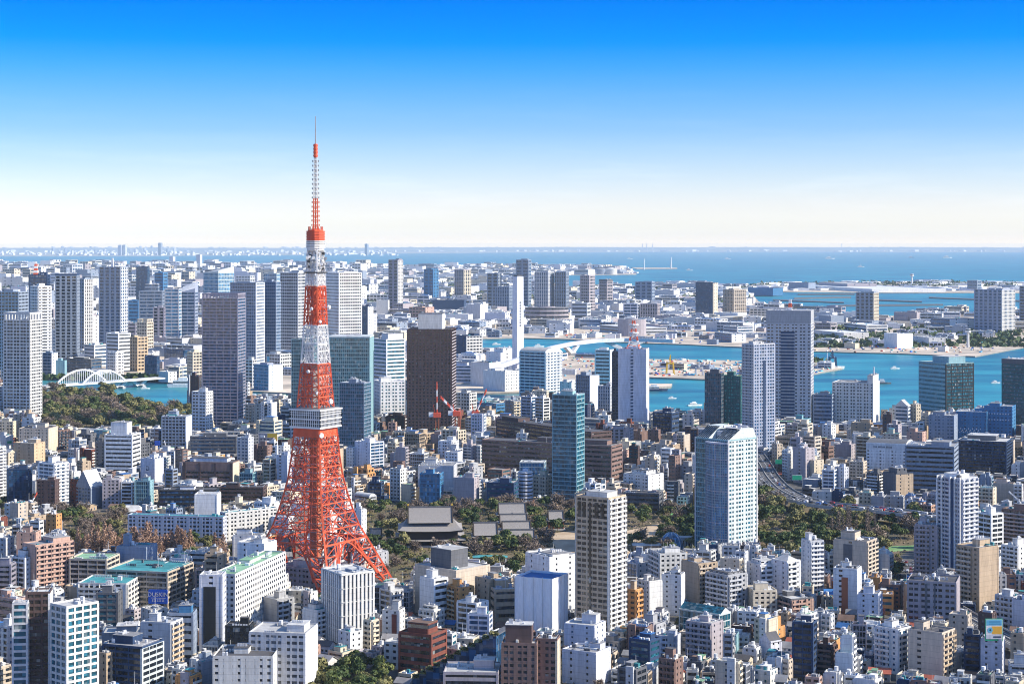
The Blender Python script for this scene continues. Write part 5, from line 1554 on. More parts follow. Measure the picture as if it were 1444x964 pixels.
# elevated road past the park, with traffic; and the viaducts on the islands
def road_ribbon(name, px, z, width, m_top, label=None, pier=60, rail=True):
    pts = [np.array((*gp(x, y, z), z)) for x, y in px]
    fine = []
    for i in range(len(pts) - 1):
        p0, p1, p2, p3 = pts[max(i - 1, 0)], pts[i], pts[i + 1], pts[min(i + 2, len(pts) - 1)]
        for k in range(8):
            t = k / 8
            fine.append(.5 * (2 * p1 + (p2 - p0) * t + (2 * p0 - 5 * p1 + 4 * p2 - p3) * t * t + (3 * p1 - p0 - 3 * p2 + p3) * t ** 3))
    fine.append(pts[-1])
    fine = np.array(fine); tg = np.gradient(fine, axis=0); tg /= np.linalg.norm(tg[:, :2], axis=1)[:, None]
    nr = np.c_[-tg[:, 1], tg[:, 0], np.zeros(len(tg))]
    h = width / 2
    m = MB(); n = len(fine)
    def strip(o0, o1, z0, z1, mt):
        a, b = fine + nr * o0, fine + nr * o1
        V = np.concatenate([np.c_[a[:, :2], a[:, 2] + z0], np.c_[b[:, :2], b[:, 2] + z0], np.c_[a[:, :2], a[:, 2] + z1], np.c_[b[:, :2], b[:, 2] + z1]])
        f = []
        for i in range(n - 1):
            f += [[2 * n + i, 3 * n + i, 3 * n + i + 1, 2 * n + i + 1][::-1], [i, n + i, n + i + 1, i + 1], [i, 2 * n + i, 2 * n + i + 1, i + 1][::-1], [n + i, 3 * n + i, 3 * n + i + 1, n + i + 1]]
        m.poly(V, f, mt)
    strip(-h, h, -1.6, 0, m_top)
    if rail:
        strip(-h - .3, -h - .002, -1.7, 1.1, "concrete"); strip(h + .002, h + .3, -1.7, 1.1, "concrete")
        strip(-.3, .3, .004, .7, "concrete")
        for o in (-h * .5, h * .5):
            strip(o - .12, o + .12, .003, .008, "marking")
    d = 0
    for i in range(1, n):
        d += np.linalg.norm(fine[i] - fine[i - 1])
        if d > pier:
            d = 0; p = fine[i]
            m.boxes([(-1.3, -1.3, 0, 1.3, 1.3, z - 1.7)], "concrete", off=(p[0], p[1], 0)); m.bar(p + nr[i] * h * .8 + np.array((0, 0, -2.4)), p - nr[i] * h * .8 + np.array((0, 0, -2.4)), 1.5, "concrete")
    o = structure(m, name)
    for i in range(n - 1):
        c = (fine[i] + fine[i + 1]) / 2
        occupy(c[0], c[1], np.linalg.norm(fine[i + 1] - fine[i]) + 2, width + 3, math.atan2(tg[i][1], tg[i][0]), 4)
    return fine, tg, nr
HW = road_ribbon("elevated_road", [(1062, 640), (1072, 655), (1082, 672), (1100, 690), (1128, 703), (1165, 711), (1210, 715), (1250, 719), (1290, 724), (1330, 729), (1390, 736), (1470, 747)], 11, 24, "road")
HW2 = road_ribbon("rail_viaduct", [(1342, 856), (1370, 872), (1400, 888), (1430, 904), (1480, 930)], 7, 15, "road", pier=30)
road_ribbon("island_viaduct", [(960, 450), (1010, 447), (1060, 445), (1130, 452), (1200, 455)], 20, 40, "concrete", pier=300, rail=False)
road_ribbon("island_viaduct", [(60, 404), (160, 402), (260, 404), (390, 408)], 20, 40, "concrete", pier=400, rail=False)
road_ribbon("street", [(176, 905), (205, 884), (228, 868), (246, 852), (262, 838)], .05, 12, "road", pier=1e9, rail=False)
for px in ((1064, 653), (1120, 685)):
    pass

def car_proto(name, col, van=False):
    root = empty(name, 0, 0)
    m = MB(); h = 1.9 if van else .78
    m.prism([(-2.25, -.86), (2.25, -.86), (2.3, -.5), (2.3, .5), (2.25, .86), (-2.25, .86), (-2.3, .5), (-2.3, -.5)], .28, h, col); m.build("body", root)
    m = MB()
    if van:
        m.box(-2.0, -.89, 1.1, 2.2, .89, 1.6, "gdark")
    else:
        v = [(-1.7, -.78, .79), (1.1, -.78, .79), (1.1, .78, .79), (-1.7, .78, .79), (-1.2, -.66, 1.42), (.45, -.66, 1.42), (.45, .66, 1.42), (-1.2, .66, 1.42)]
        m.poly(v, [[0, 1, 5, 4], [1, 2, 6, 5], [2, 3, 7, 6], [3, 0, 4, 7]], "gdark"); m.poly(v[4:], [[0, 1, 2, 3]], col)
    m.build("cabin", root)
    for sx in (-1.4, 1.4):
        for sy in (-.8, .8):
            m = MB(); m.bar((sx, sy - .12, .33), (sx, sy + .12, .33), .66, "tyre", n=10); m.build("wheel", root)
    return root
CARS = {}
def car(x, y, z, rz, col, van, label, group):
    k = (col, van)
    if k not in CARS:
        CARS[k] = car_proto("parked_van" if van else "car", col, van); o = CARS[k]; o.location = (x, y, z); o.rotation_euler = (0, 0, rz)
    else:
        o = copy_tree(CARS[k], (x, y, z), rz)
    tag(o, label, "van" if van else "car", group)
CN = dict(car_white="white", car_dark="black", car_silver="silver", car_blue="blue", car_red="red")
rc = random.Random(21)
fine, tg, nr = HW
for i in range(2, len(fine) - 4, 1):
    for lane in (-8.5, -4.5, 4.5, 8.5):
        if rc.random() < .42:
            c = rc.choice(["car_white", "car_white", "car_dark", "car_silver", "car_blue", "car_white", "car_red"]); v = rc.random() < .25
            p = fine[i] + nr[i] * lane + tg[i] * rc.uniform(-4, 4)
            ty = "van" if v else "car"
            car(p[0], p[1], p[2] + .01, math.atan2(tg[i][1], tg[i][0]) + (math.pi if lane > 0 else 0), c, v, f"{CN[c]} {ty} in the traffic on the elevated road past the park", f"{CN[c]} {ty}s on the elevated road")
for pxp in ((1107, 654), (1132, 677)):
    X, Y = gp(pxp[0] + (0), pxp[1] + 6, 11); root = empty("road_sign", X, Y, 11)
    tag(root, "green road sign gantry over the elevated road " + ("by the tall glass hotel tower" if pxp[0] == 1107 else "by the plain cream box"), "road sign")
    m = MB(); m.bar((0, 0, -10.9), (0, 0, 8), .5, "grey_steel"); m.bar((0, 0, 7), (-9, 0, 7), .4, "grey_steel"); m.build("post", root)
    m = MB(); m.box(-10, -.25, 4.6, -1, -.45, 9, "sign_green"); m.box(-10.2, -.24, 4.4, -.8, -.1, 9.2, "white"); m.build("panel", root)

# ------------------------------------------------------------------ temple halls
def curved_roof(m, hx, hy, z0, z1, rx, mt, flare=1.0, hip=True):
    """concave hipped roof with lifted corners: eave half sizes hx, hy at z0, ridge half length rx at z1"""
    n = 6; rings = []
    for i in range(n + 1):
        t = i / n
        z = z0 + (z1 - z0) * t ** 1.35
        x = hx + (rx - hx) * t; y = hy * (1 - t) + .15 * t
        if i == 0:
            rings.append([(-x, -y, z + flare), (-x * .6, -y, z + .15), (0, -y, z), (x * .6, -y, z + .15), (x, -y, z + flare), (x, 0, z), (x, y, z + flare), (x * .6, y, z + .15), (0, y, z), (-x * .6, y, z + .15), (-x, y, z + flare), (-x, 0, z)])
        else:
            f = flare * (1 - t) ** 3
            rings.append([(-x, -y, z + f), (-x * .6, -y, z), (0, -y, z), (x * .6, -y, z), (x, -y, z + f), (x, 0, z), (x, y, z + f), (x * .6, y, z), (0, y, z), (-x * .6, y, z), (-x, y, z + f), (-x, 0, z)])
    V = [p for q in rings for p in q]
    fc = [[i * 12 + j, i * 12 + (j + 1) % 12, (i + 1) * 12 + (j + 1) % 12, (i + 1) * 12 + j] for i in range(n) for j in range(12)]
    m.poly(V, fc, mt)
    e = [(-hx, -hy), (hx, -hy), (hx, hy), (-hx, hy)]; r0 = rings[0]; b0 = [(x * .97, y * .97, z0 - .55) for x, y, z in r0]
    m.poly(r0 + b0, [[12 + j, 12 + (j + 1) % 12, (j + 1) % 12, j] for j in range(12)] + [list(range(12, 24))[::-1]], "wood_dark")
def gable_top(m, hx, hy, z0, z1, mt, wall):
    n = 5; A = []; Bq = []
    for i in range(n + 1):
        t = i / n; z = z0 + (z1 - z0) * t ** 1.25; y = hy * (1 - t)
        A.append((y, z))
    prof = [(-y, z) for y, z in A] + [(y, z) for y, z in A[::-1][1:]]
    k = len(prof)
    V = [(-hx, y, z) for y, z in prof] + [(hx, y, z) for y, z in prof]
    m.poly(V, [[i, k + i, k + i + 1, i + 1] for i in range(k - 1)], mt)
    m.poly(V, [list(range(k)), list(range(k, 2 * k))[::-1]], wall)
    m.boxes([(-hx - .4, -.45, z1 - .3, hx + .4, .45, z1 + .9)], "dkgrey")
    for s in (-1, 1):
        for q in (-1, 1):
            for i in range(n):
                m.bar((s * (hx + .1), q * A[i][0], A[i][1] + .2), (s * (hx + .1), q * A[i + 1][0], A[i + 1][1] + .2), .95, "wood_dark")
def temple(px, py, wpx, depth, zbody, zeave, zmid, ztop, label, ang=0.06, two=True, name="temple_hall", gold=False, porch=False):
    X, Y = gp(px, py); w = wpx * Y / F; hx = w / 2; hy = depth / 2
    root = empty(name, X, Y + hy, 0, ang); tag(root, label, "temple hall")
    m = MB(); m.box(-hx * .98, -hy * .98, -.3, hx * .98, hy * .98, 1.4, "concrete"); m.build("plinth", root)
    m = MB(); m.box(-hx * .84, -hy * .80, 1.41, hx * .84, hy * .80, zbody, "wood_dark")
    nb = max(3, int(hx * 1.6 / 3.2))
    for i in range(nb + 1):
        x = -hx * .8 + 1.6 * hx * i / nb
        m.boxes([(x - .3, -hy * .78 - .35, 1.41, x + .3, -hy * .78 + .1, zbody)], "crane_brown")
    m.build("body", root)
    m = MB()
    for i in range(nb):
        x = -hx * .8 + 1.6 * hx * (i + .5) / nb
        m.boxes([(x - .9, -hy * .78 - .12, zbody - 2.6, x + .9, -hy * .78 - .02, zbody - 1.1)], "offwhite")
    m.build("window_frame", root)
    gx, gy = (.68, .60) if two else (.84, .80)
    m = MB(); curved_roof(m, hx, hy, zeave, zmid, hx * (.72 if two else .86), "tile_roof", flare=1.2)
    if porch:                       # pointed gable over the front steps
        w_ = hx * .24; z_ = zeave + .2
        m.poly([(-w_, -hy - 1.2, z_), (w_, -hy - 1.2, z_), (0, -hy - 1.2, z_ + w_ * .85), (-w_, -hy * .2, z_), (w_, -hy * .2, z_), (0, -hy * .2, z_ + w_ * .85)], [[0, 1, 2]], "wood_dark")
        m.poly([(-w_ - .5, -hy - 1.5, z_ - .25), (w_ + .5, -hy - 1.5, z_ - .25), (0, -hy - 1.5, z_ + w_ * .9 + .1), (-w_ - .5, -hy * .2, z_ - .25), (w_ + .5, -hy * .2, z_ - .25), (0, -hy * .2, z_ + w_ * .9 + .1)], [[1, 4, 5, 2], [3, 0, 2, 5]], "tile_roof")
    m.build("lower_roof", root)
    m = MB(); gable_top(m, hx * gx, hy * gy, zmid - (zmid - zeave) * (.25 if two else .45), ztop, "tile_roof", "wood_dark")
    if gold:
        for s in (-1, 1):
            m.boxes([(s * hx * .68 - .7, -.7, ztop + 1.31, s * hx * .68 + .7, .7, ztop + 2.8)], "gold")
    m.build("upper_roof", root)
    if two:
        m = MB(); curved_roof(m, hx * 1.08, hy * 1.1, zeave * .42, zeave * .72, hx * .80, "tile_roof", flare=.8); m.build("skirt_roof", root)
    HEROES.append(dict(xl=px - wpx / 2, xr=px + wpx / 2, yt=py - 40, yb=py + 4, D=Y, cx=X, cy=Y + hy, w=w, d=depth, a=ang, label=label, h=ztop)); occupy(X, Y + hy, w + 4, depth + 6, ang, 2)
temple(605, 772, 92, 40, 12, 12.8, 20.5, 29.5, "large dark temple main hall with a tall grey tiled roof and gold ridge ends", gold=True)
temple(684, 772, 40, 20, 7, 7.5, 11, 18.5, "small grey roofed temple hall beside the yellow tree, separate from the row", two=False)
temple(731, 770, 54, 15, 5, 5.4, 7.5, 12, "frontmost long hall of the stepped temple row with a pointed porch", two=False, porch=True)
temple(728, 759, 48, 14, 5.5, 6, 8.5, 13, "second long hall of the stepped temple row", two=False)
temple(724, 750, 46, 14, 6, 6.5, 9, 14, "third long hall of the stepped temple row", two=False)
temple(722, 741, 46, 17, 7.5, 8, 11.5, 18, "rear hall of the stepped temple row with a small centre gable", two=False, porch=True)
temple(784, 748, 26, 14, 7, 7.5, 11, 15.5, "old red walled temple gate with a dark roof at the sandy court", two=False, name="temple_gate")
temple(529, 766, 20, 11, 4, 4.5, 7.5, 11, "little temple pavilion with a pale lifted roof beside the lattice tower", two=False, name="temple_pavilion")

# ------------------------------------------------------------------ cranes
def tower_crane(px, py, mast_top_py, jib, label, col="crane", scale=1.0, z0=0.0, thin=1.0):
    X, Y = gp(px, py, z0); zt = CAMH - (mast_top_py - HY) / F * Y
    root = empty("tower_crane", X, Y, 0); tag(root, label, "crane")
    a, b, c = ("crane_brown", "crane_red", "white_steel") if col == "crane" else ("white_steel", "white_steel", "ltgrey")
    m = MB(); w = 2.0 * thin
    for sx in (-1, 1):
        for sy in (-1, 1):
            m.bar((sx * w / 2, sy * w / 2, z0), (sx * w / 2, sy * w / 2, zt), .7 * thin, a)
    n = max(3, int((zt - z0) / 4))
    for i in range(n):
        s = 1 if i % 2 else -1; za, zb = z0 + (zt - z0) * i / n, z0 + (zt - z0) * (i + 1) / n
        for k in (-1, 1):
            m.bar((-s * w / 2, k * w / 2, za), (s * w / 2, k * w / 2, zb), .4 * thin, a); m.bar((k * w / 2, -s * w / 2, za), (k * w / 2, s * w / 2, zb), .4 * thin, a)
    m.build("mast", root)
    m = MB(); m.box(-2.4 * thin, -2.4 * thin, zt, 2.4 * thin, 2.4 * thin, zt + 3 * thin, b); m.box(-5.5 * thin, -1.6 * thin, zt + .6, -2.45 * thin, 1.6 * thin, zt + 3.2 * thin, c); m.build("slewing_cab", root)
    jx, jy = jib; p0 = np.array((0, 0, zt + 2.0)); p1 = np.array(((jx - px) * Y / F, 3.0, CAMH - (jy - HY) / F * Y))
    m = MB(); n = 5
    up = np.array((0, 0, 1.2 * thin)); sd = np.array((0, 1.0 * thin, 0))
    for i in range(n):
        q0, q1 = p0 + (p1 - p0) * i / n, p0 + (p1 - p0) * (i + 1) / n; cc = b if i % 2 == 0 else c
        for o in (up, sd, -sd):
            m.bar(q0 + o, q1 + o, .62 * thin, cc)
        m.bar(q0 + up, q1 + sd, .4 * thin, cc); m.bar(q0 + up, q1 - sd, .4 * thin, cc); m.bar(q0 - sd, q1 + sd, .4 * thin, cc)
    m.build("jib", root)
    m = MB(); ap = np.array((-2.5 * thin, 0, zt + 8 * thin)); m.bar((-2, 0, zt + 2), ap, .5 * thin, b); m.bar(ap, p1 + up, .16, "dark_steel"); m.build("stay", root)
tower_crane(616.5, 634, 588, (616, 541), "red and white luffing crane with a jib pointing straight up before the brown tower", thin=1.8)
tower_crane(644, 634, 586, (621, 561), "red and white luffing crane leaning its jib toward the brown tower", thin=1.8)
tower_crane(670.5, 630, 586, (686, 551), "red and white luffing crane with its jib leaning over the canal", thin=1.8)
tower_crane(36, 742, 726, (51, 696), "red and white crane standing behind the pink apartments", thin=.9)
tower_crane(1441, 770, 714, (1424, 694), "white crane on the roof edge of the dark brown balcony block", col="white", thin=.8)
tower_crane(240, 668, 652, (231, 622), "thin white crane among roofs beside the crest building", col="white", thin=.6)
for px, py, yt, col, lab in ((945, 527, 500, "yellow", "yellow quay crane on the sandy container pier"), (986, 529, 510, "ltgrey", "blue-grey quay crane on the sandy container pier"), (1174, 518, 494, "dkblue", "dark blue quay crane at the tip of the sandy pier")):
    X, Y = gp(px, py); zt = CAMH - (yt - HY) / F * Y; root = empty("harbour_crane", X, Y); tag(root, lab, "crane")
    m = MB()
    for sx in (-7, 7):
        for sy in (-9, 9):
            m.bar((sx, sy, 0), (sx * .8, sy * .6, zt * .62), 2.0, col)
    m.bar((-7, -6, zt * .55), (7, -6, zt * .55), 1.8, col); m.bar((-7, 6, zt * .55), (7, 6, zt * .55), 1.8, col); m.build("portal", root)
    m = MB(); m.bar((0, -4, zt * .6), (0, -4, zt), 2.2, col); m.bar((-2, -22, zt * .66), (2, 24, zt * .66), 2.4, col); m.bar((0, -4, zt), (0, 22, zt * .68), 1, col); m.build("boom", root)

# ------------------------------------------------------------------ signs
def lettering(text, size, m, parent, loc, rot, extr=.06):
    c = bpy.data.curves.new("lettering", 'FONT'); c.body = text; c.size = size; c.extrude = extr; c.align_x = 'CENTER'; c.align_y = 'CENTER'
    o = bpy.data.objects.new("lettering", c); COL.objects.link(o); o.parent = parent; o.location = loc; o.rotation_euler = rot
    c.materials.append(mat(m))
    me = bpy.data.meshes.new_from_object(o.evaluated_get(bpy.context.evaluated_depsgraph_get())); me.name = "lettering"
    q = bpy.data.objects.new("lettering", me); COL.objects.link(q); q.parent = parent; q.location = loc; q.rotation_euler = rot
    if not me.materials:
        me.materials.append(mat(m))
    bpy.data.objects.remove(o); return q
def billboard():
    X, Y = gp(222, 866, 0); s = Y / F; zb = CAMH - (851.5 - HY) * s; zt = CAMH - (831.5 - HY) * s; w = 28 * s
    root = empty("billboard", X, Y + 2, 0, -.10); tag(root, "blue rooftop billboard with white lettering DUSKIN", "billboard")
    m = MB(); o = [(-w / 2 + .4, zb), (w / 2 - .4, zb), (w / 2, zb + .4), (w / 2, zt - .4), (w / 2 - .4, zt), (-w / 2 + .4, zt), (-w / 2, zt - .4), (-w / 2, zb + .4)]
    k = len(o); V = [(x, -.3, z) for x, z in o] + [(x, .3, z) for x, z in o]
    m.poly(V, [list(range(k)), list(range(k, 2 * k))[::-1]] + [[i, k + i, k + (i + 1) % k, (i + 1) % k] for i in range(k)], "sign_blue"); m.build("panel", root)
    m = MB()
    for x in (-w * .3, 0, w * .3):
        m.bar((x, .5, 4), (x, .5, zt - .5), .35, "grey_steel"); m.bar((x, 3, 4), (x, .5, zt - 2), .25, "grey_steel")
    m.build("support_post", root)
    h = zt - zb
    lettering("DUSKIN", h * .42, "white", root, (0, -.34, zb + h * .64), (math.pi / 2, 0, 0))
    m = MB(); m.box(-w * .36, -.36, zb + h * .40, w * .40, -.31, zb + h * .425, "white")
    for i in range(8):
        x = -w * .30 + i * w * .078 + (w * .03 if i > 2 else 0); q = w * .052; z = zb + h * .16; t = h * .15
        m.boxes([(x, -.37, z, x + q, -.31, z + .16), (x, -.37, z + t - .16, x + q, -.31, z + t), (x + q * .35, -.36, z + .17, x + q * .6, -.31, z + t - .17)], "white")
    m.build("lettering", root)
    m = MB()
billboard()
def advert():
    X, Y = gp(1402, 961); s = Y / F; zb = CAMH - (903 - HY) * s; zt = CAMH - (872 - HY) * s; w = 25 * s
    root = empty("billboard", X - 0, Y + .6, 0, .02); tag(root, "white blue and orange advertising board on top of the slim lavender block", "billboard")
    m = MB(); m.box(-w / 2, -.3, zb, w / 2, .3, zt, "sign_green"); m.build("frame", root)
    h = zt - zb; m = MB()
    m.box(-w * .46, -.36, zb + h * .08, w * .47, -.31, zb + h * .97, "white"); m.box(-w * .12, -.40, zb + h * .30, w * .44, -.365, zb + h * .66, "sign_orange"); m.box(-w * .44, -.40, zb + h * .70, w * .44, -.365, zb + h * .95, "sign_cyan")
    m.box(-w * .44, -.40, zb + h * .08, w * .44, -.365, zb + h * .28, "lav"); m.box(-w * .05, -.43, zb + h * .14, w * .4, -.405, zb + h * .21, "dkblue"); m.box(-w * .3, -.43, zb + h * .84, w * .36, -.405, zb + h * .89, "blue"); m.box(-w * .3, -.43, zb + h * .75, w * .4, -.405, zb + h * .79, "blue")
    for i in range(1):
        m.poly([(-w * .22 + w * .15 * math.cos(t * .523), -.45, zb + h * .49 + w * .15 * math.sin(t * .523)) for t in range(12)], [list(range(12))], "sign_cyan"); m.poly([(-w * .22 + w * .06 * math.cos(t * .523), -.47, zb + h * .49 + w * .06 * math.sin(t * .523)) for t in range(12)], [list(range(12))], "dkblue")
    m.build("poster", root)
advert()
for px, py, yb_, wd, hm, col, lab in ((384, 625, 650, 14, 14, "yellow", "yellow rooftop sign seen beside the lattice tower's shaded side"), (525, 629, 668, 10, 8, "sign_blue", "small deep blue rooftop sign over the plain lavender office"), (222, 628, 668, 8, 7, "sign_blue", "bright blue board among roofs behind the crest building")):
    X, Y = gp(px, yb_); s = Y / F; z1 = CAMH - (py - HY) * s; root = empty("rooftop_sign", X, Y, 0, -.15); tag(root, lab, "sign")
    m = MB(); m.box(-wd * s / 2, -.3, z1, wd * s / 2, .3, z1 + hm * s, col); m.build("panel", root)
    m = MB()
    for x in (-.3, .3):
        m.bar((x * wd * s, .5, 0), (x * wd * s, .5, z1 + hm * s * .8), .5, "grey_steel")
    m.build("support_post", root)
# dark lettering marks on the white hotel, crest on the lavender wall, cyan sign, green sign, dots on the blue halls
def on_front(lbl, part, rows, material, depth=.45, side='F'):
    """flat marks fixed to a facade: rows of (u0, u1, v0, v1) as fractions of its width and height"""
    o = [x for x in bpy.data.objects if str(x.get("label", "")).startswith(lbl)][0]; q = [x for x in HEROES if x['label'].startswith(lbl)][0]
    hx, hy = q['w'] / 2, q['d'] / 2; W = 2 * hx if side == 'F' else 2 * hy; m = MB()
    m.boxes([rects(side, hx, hy, u0 * W, u1 * W, v0 * q['h'], v1 * q['h'], .3, depth) for u0, u1, v0, v1 in rows], material); m.build(part, o)
on_front("white hotel with rows of small", "blank_band", [(0, 1, .83, .995)], "white")
rows = []; x = .18
for g in (3, 6, 5):
    for i in range(g):
        rows.append((x, x + .020, .885, .925)); rows.append((x, x + .008, .885, .945)); x += .030
    x += .025
on_front("white hotel with rows of small", "lettering", rows, "dkgrey", .55)
on_front("windowless lavender", "crest", [(.34, .62, .60, .80)], "white", .45); on_front("windowless lavender", "emblem", [(.38, .58, .62, .78)], "dkblue", .52)
on_front("windowless lavender", "emblem_mark", [(.42, .475, .69, .75), (.485, .54, .69, .75), (.45, .51, .655, .70)], "white", .58)
on_front("low white block with a small cyan", "sign", [(.05, .22, .45, .85)], "sign_cyan", .6)
on_front("white office with dark window bands and a green", "sign", [(.02, .10, .5, .62), (.06, .16, .44, .5)], "sign_green", .6)
on_front("grey slab with two small green", "sign", [(.2, .8, .62, .74), (.2, .8, .42, .54)], "sign_green", .6, 'R')
rows = []
for i in range(12):
    rows.append((.08 + i * .065, .105 + i * .065, .42 + .05 * (i % 2), .46 + .05 * (i % 2)))
    rows.append((.05 + i * .065, .075 + i * .065, .36 - .0 * i + .03 * ((i + 1) % 2), .39 + .03 * ((i + 1) % 2)))
on_front("bright blue hall with a zigzag", "light_dots", rows, "white", .5)
on_front("taller bright blue hall", "light_dots", [(.06 + i * .1, .10 + i * .1, v, v + .03) for v in (.80, .64, .26, .14) for i in range(9)], "white", .5)
on_front("tall grey high-rise", "recess", [(.32, .64, .02, .93)], "dkblue", .42)
on_front("tall grey high-rise", "recess_sill", [(.32, .64, .03 + i * .031, .043 + i * .031) for i in range(29)], "grey", .62)
on_front("tall pale blue residential tower", "dark_strip", [(.60, .74, 0, 1.0)], "dkblue", 1.55)
on_front("tall pale blue residential tower", "white_pier", [(.02, .06, 0, 1.02), (.20, .24, 0, 1.02), (.56, .60, 0, 1.02), (.74, .78, 0, 1.02), (.97, 1.0, 0, 1.02)], "white", 1.9)
on_front("tall blue-grey residential tower with", "dark_strip", [(.44, .56, 0, .86)], "dkblue", .7, 'R')
on_front("pale concrete tower", "window_frame", [(.44, .52, .06 + i * .040, .078 + i * .040) for i in range(22)], "dkblue", .4)
on_front("white slab with a brown upright", "brown_stripe", [(.34, .62, 0, .84)], "crane_brown", .5)
on_front("beige apartment block with a dark central", "dark_recess", [(.28, .56, .03, .93)], "dkgrey", .5)
on_front("lavender fronted office with a tall", "dark_slot", [(.16, .72, .03, .86)], "black", .5)
on_front("white block with a red brick panel", "brick_panel", [(.55, .85, 0, .9)], "brick", .5)
on_front("tall beige residential tower", "tall_window", [(.06, .16, .86, .97), (.20, .30, .86, .97), (.58, .70, .86, .97), (.76, .88, .86, .97)], "gbronze", .5)
on_front("tall beige residential tower", "dark_strip", [(.40, .47, 0, .97)], "gbronze", .5)
on_front("brown office with three wide bays", "pier", [(0, .06, 0, 1), (.32, .36, 0, 1), (.63, .67, 0, 1), (.95, 1, 0, 1)], "dkbrown", .8)
on_front("brown office with three wide bays", "blank_band", [(.06, .95, .72, .99)], "brown", .6)
on_front("grey block", "stair_slot", [(.4, .5, .02, .9)], "dkgrey", .5) if False else None
on_front("broad grey beige apartment slab", "stair_slot", [(.36, .41, .02, .97), (.55, .58, .02, .97)], "dkgrey", .55)

# ------------------------------------------------------------------ planted slope: the stepped glass building with a hedge running down its edge
def slope_building():
    a = gp(592, 1006); b = gp(706, 962)
    X, Y = gp(650, 985); root = empty("terraced_block", X, Y + 12, 0, -.35); tag(root, "dark glass block with a planted hedge stepping down its sloping edge", "building")
    L_, dp = 48.0, 22.0; n = 12; hi = CAMH - (893 - HY) / F * Y; lo = 6.0
    m = MB(); hd = MB(); gl = MB(); rr = random.Random(4)
    for i in range(n):
        x0, x1 = -L_ / 2 + L_ * i / n, -L_ / 2 + L_ * (i + 1) / n; z = lo + (hi - lo) * (i + 1) / n
        gl.box(x0 + .01, -dp / 2, -.5, x1 - .01, dp / 2, z, "gblue"); m.box(x0, -dp / 2 - .3, z + .01, x1, dp / 2 + .3, z + .7, "dkgrey")
        k = int(z / 4)
        m.boxes([(x0, -dp / 2 - .2, j * 4, x1, -dp / 2 + .05, j * 4 + .5) for j in range(k)], "dkgrey")
        for _ in range(46):
            s = rr.uniform(.7, 1.25); px, py, pz = rr.uniform(x0, x1), rr.uniform(-dp / 2, -dp / 2 + 3), z + rr.uniform(.8, 2.0)
            ph, th = rr.uniform(0, 6.28), rr.uniform(-1, 1); u = np.array((math.cos(ph), math.sin(ph), th)) * s; v = np.array((-math.sin(ph), math.cos(ph), .6)) * s; c = np.array((px, py, pz))
            hd.poly([c - u, c - v, c + u, c + v], [[0, 1, 2, 3]], "olive_leaf"); hd.tone.append(np.array([rr.random()]))
    gl.build("glazing", root); m.build("facade_frame", root); hd.build("hedge", root)
    q = math.cos(.35); HEROES.append(dict(xl=592, xr=706, yt=900, yb=985, D=Y, cx=X, cy=Y + 12, w=L_, d=dp, a=-.35, label="dark glass block with a planted slope", h=hi)); occupy(X, Y + 12, L_, dp, -.35, 2)
slope_building()

# ------------------------------------------------------------------ small park buildings
def small(name, px, py, w, d, h, wall, roofm, label, rise=3.0, ang=0.0, cat="building"):
    X, Y = gp(px, py); root = empty(name, X, Y + d / 2, 0, ang); tag(root, label, cat)
    m = MB(); m.box(-w / 2, -d / 2, -.3, w / 2, d / 2, h, wall); m.build("wall", root)
    m = MB(); m.boxes([(-w / 2 + w * (i + .25) / 6, -d / 2 - .06, 1, -w / 2 + w * (i + .75) / 6, -d / 2 + .1, h * .75) for i in range(6)], "gdark"); m.build("window_frame", root)
    m = MB(); v = [(-w / 2 - .8, -d / 2 - .8, h), (w / 2 + .8, -d / 2 - .8, h), (w / 2 + .8, d / 2 + .8, h), (-w / 2 - .8, d / 2 + .8, h), (-w * .3, 0, h + rise), (w * .3, 0, h + rise)]
    m.poly(v, [[0, 1, 5, 4], [1, 2, 5], [2, 3, 4, 5], [3, 0, 4], [3, 2, 1, 0]], roofm); m.build("roof", root)
    HEROES.append(dict(xl=px - w * F / Y / 2, xr=px + w * F / Y / 2, yt=py - 12, yb=py + 2, D=Y, cx=X, cy=Y + d / 2, w=w, d=d, a=ang, label=label, h=h + rise)); occupy(X, Y + d / 2, w + 3, d + 3, ang, 2)
small("park_house", 1254, 734, 22, 14, 5, "offwhite", "rred", "park house with a salmon red hipped roof", 4)
small("park_hall", 915, 778, 24, 12, 5, "tan", "rlight", "low park hall with a pale flat-pitched roof near the blue dome", 1.2)
small("park_hall", 966, 772, 13, 10, 8, "palegreen", "rlight", "small pale green cube pavilion beside the blue dome", .6)
small("park_tent", 184, 726, 20, 14, 3, "white", "rwhite", "white peaked tent in front of the dark trees by the long white hotel", 5, cat="tent")
small("garden_house", 905, 722, 16, 10, 4, "white", "rlight", "little white roofed rest house beside the green pitch", 3)
small("tea_house", 640, 800, 14, 8, 3.5, "offwhite", "rteal", "low garden building with a turquoise roof behind the dark roof tower", 1) if False else None
small("garden_pavilion", 690, 793, 26, 8, 4, "offwhite", "rteal", "long low building with pale turquoise roofs in the temple garden", 1.2)
X, Y = gp(948, 775); root = empty("glass_dome", X, Y + 8); tag(root, "blue glass half dome with white ribs in the park", "dome")
m = MB(); n, k = 16, 6; R = 9.5
V = [(R * math.cos(2 * math.pi * j / n) * math.cos(math.pi / 2 * i / k), R * math.sin(2 * math.pi * j / n) * math.cos(math.pi / 2 * i / k), 1.35 * R * math.sin(math.pi / 2 * i / k)) for i in range(k) for j in range(n)] + [(0, 0, 1.35 * R)]
m.poly(V, [[i * n + j, i * n + (j + 1) % n, (i + 1) * n + (j + 1) % n, (i + 1) * n + j] for i in range(k - 1) for j in range(n)] + [[(k - 1) * n + j, (k - 1) * n + (j + 1) % n, k * n] for j in range(n)], "gsky"); m.build("glazing", root)
m = MB()
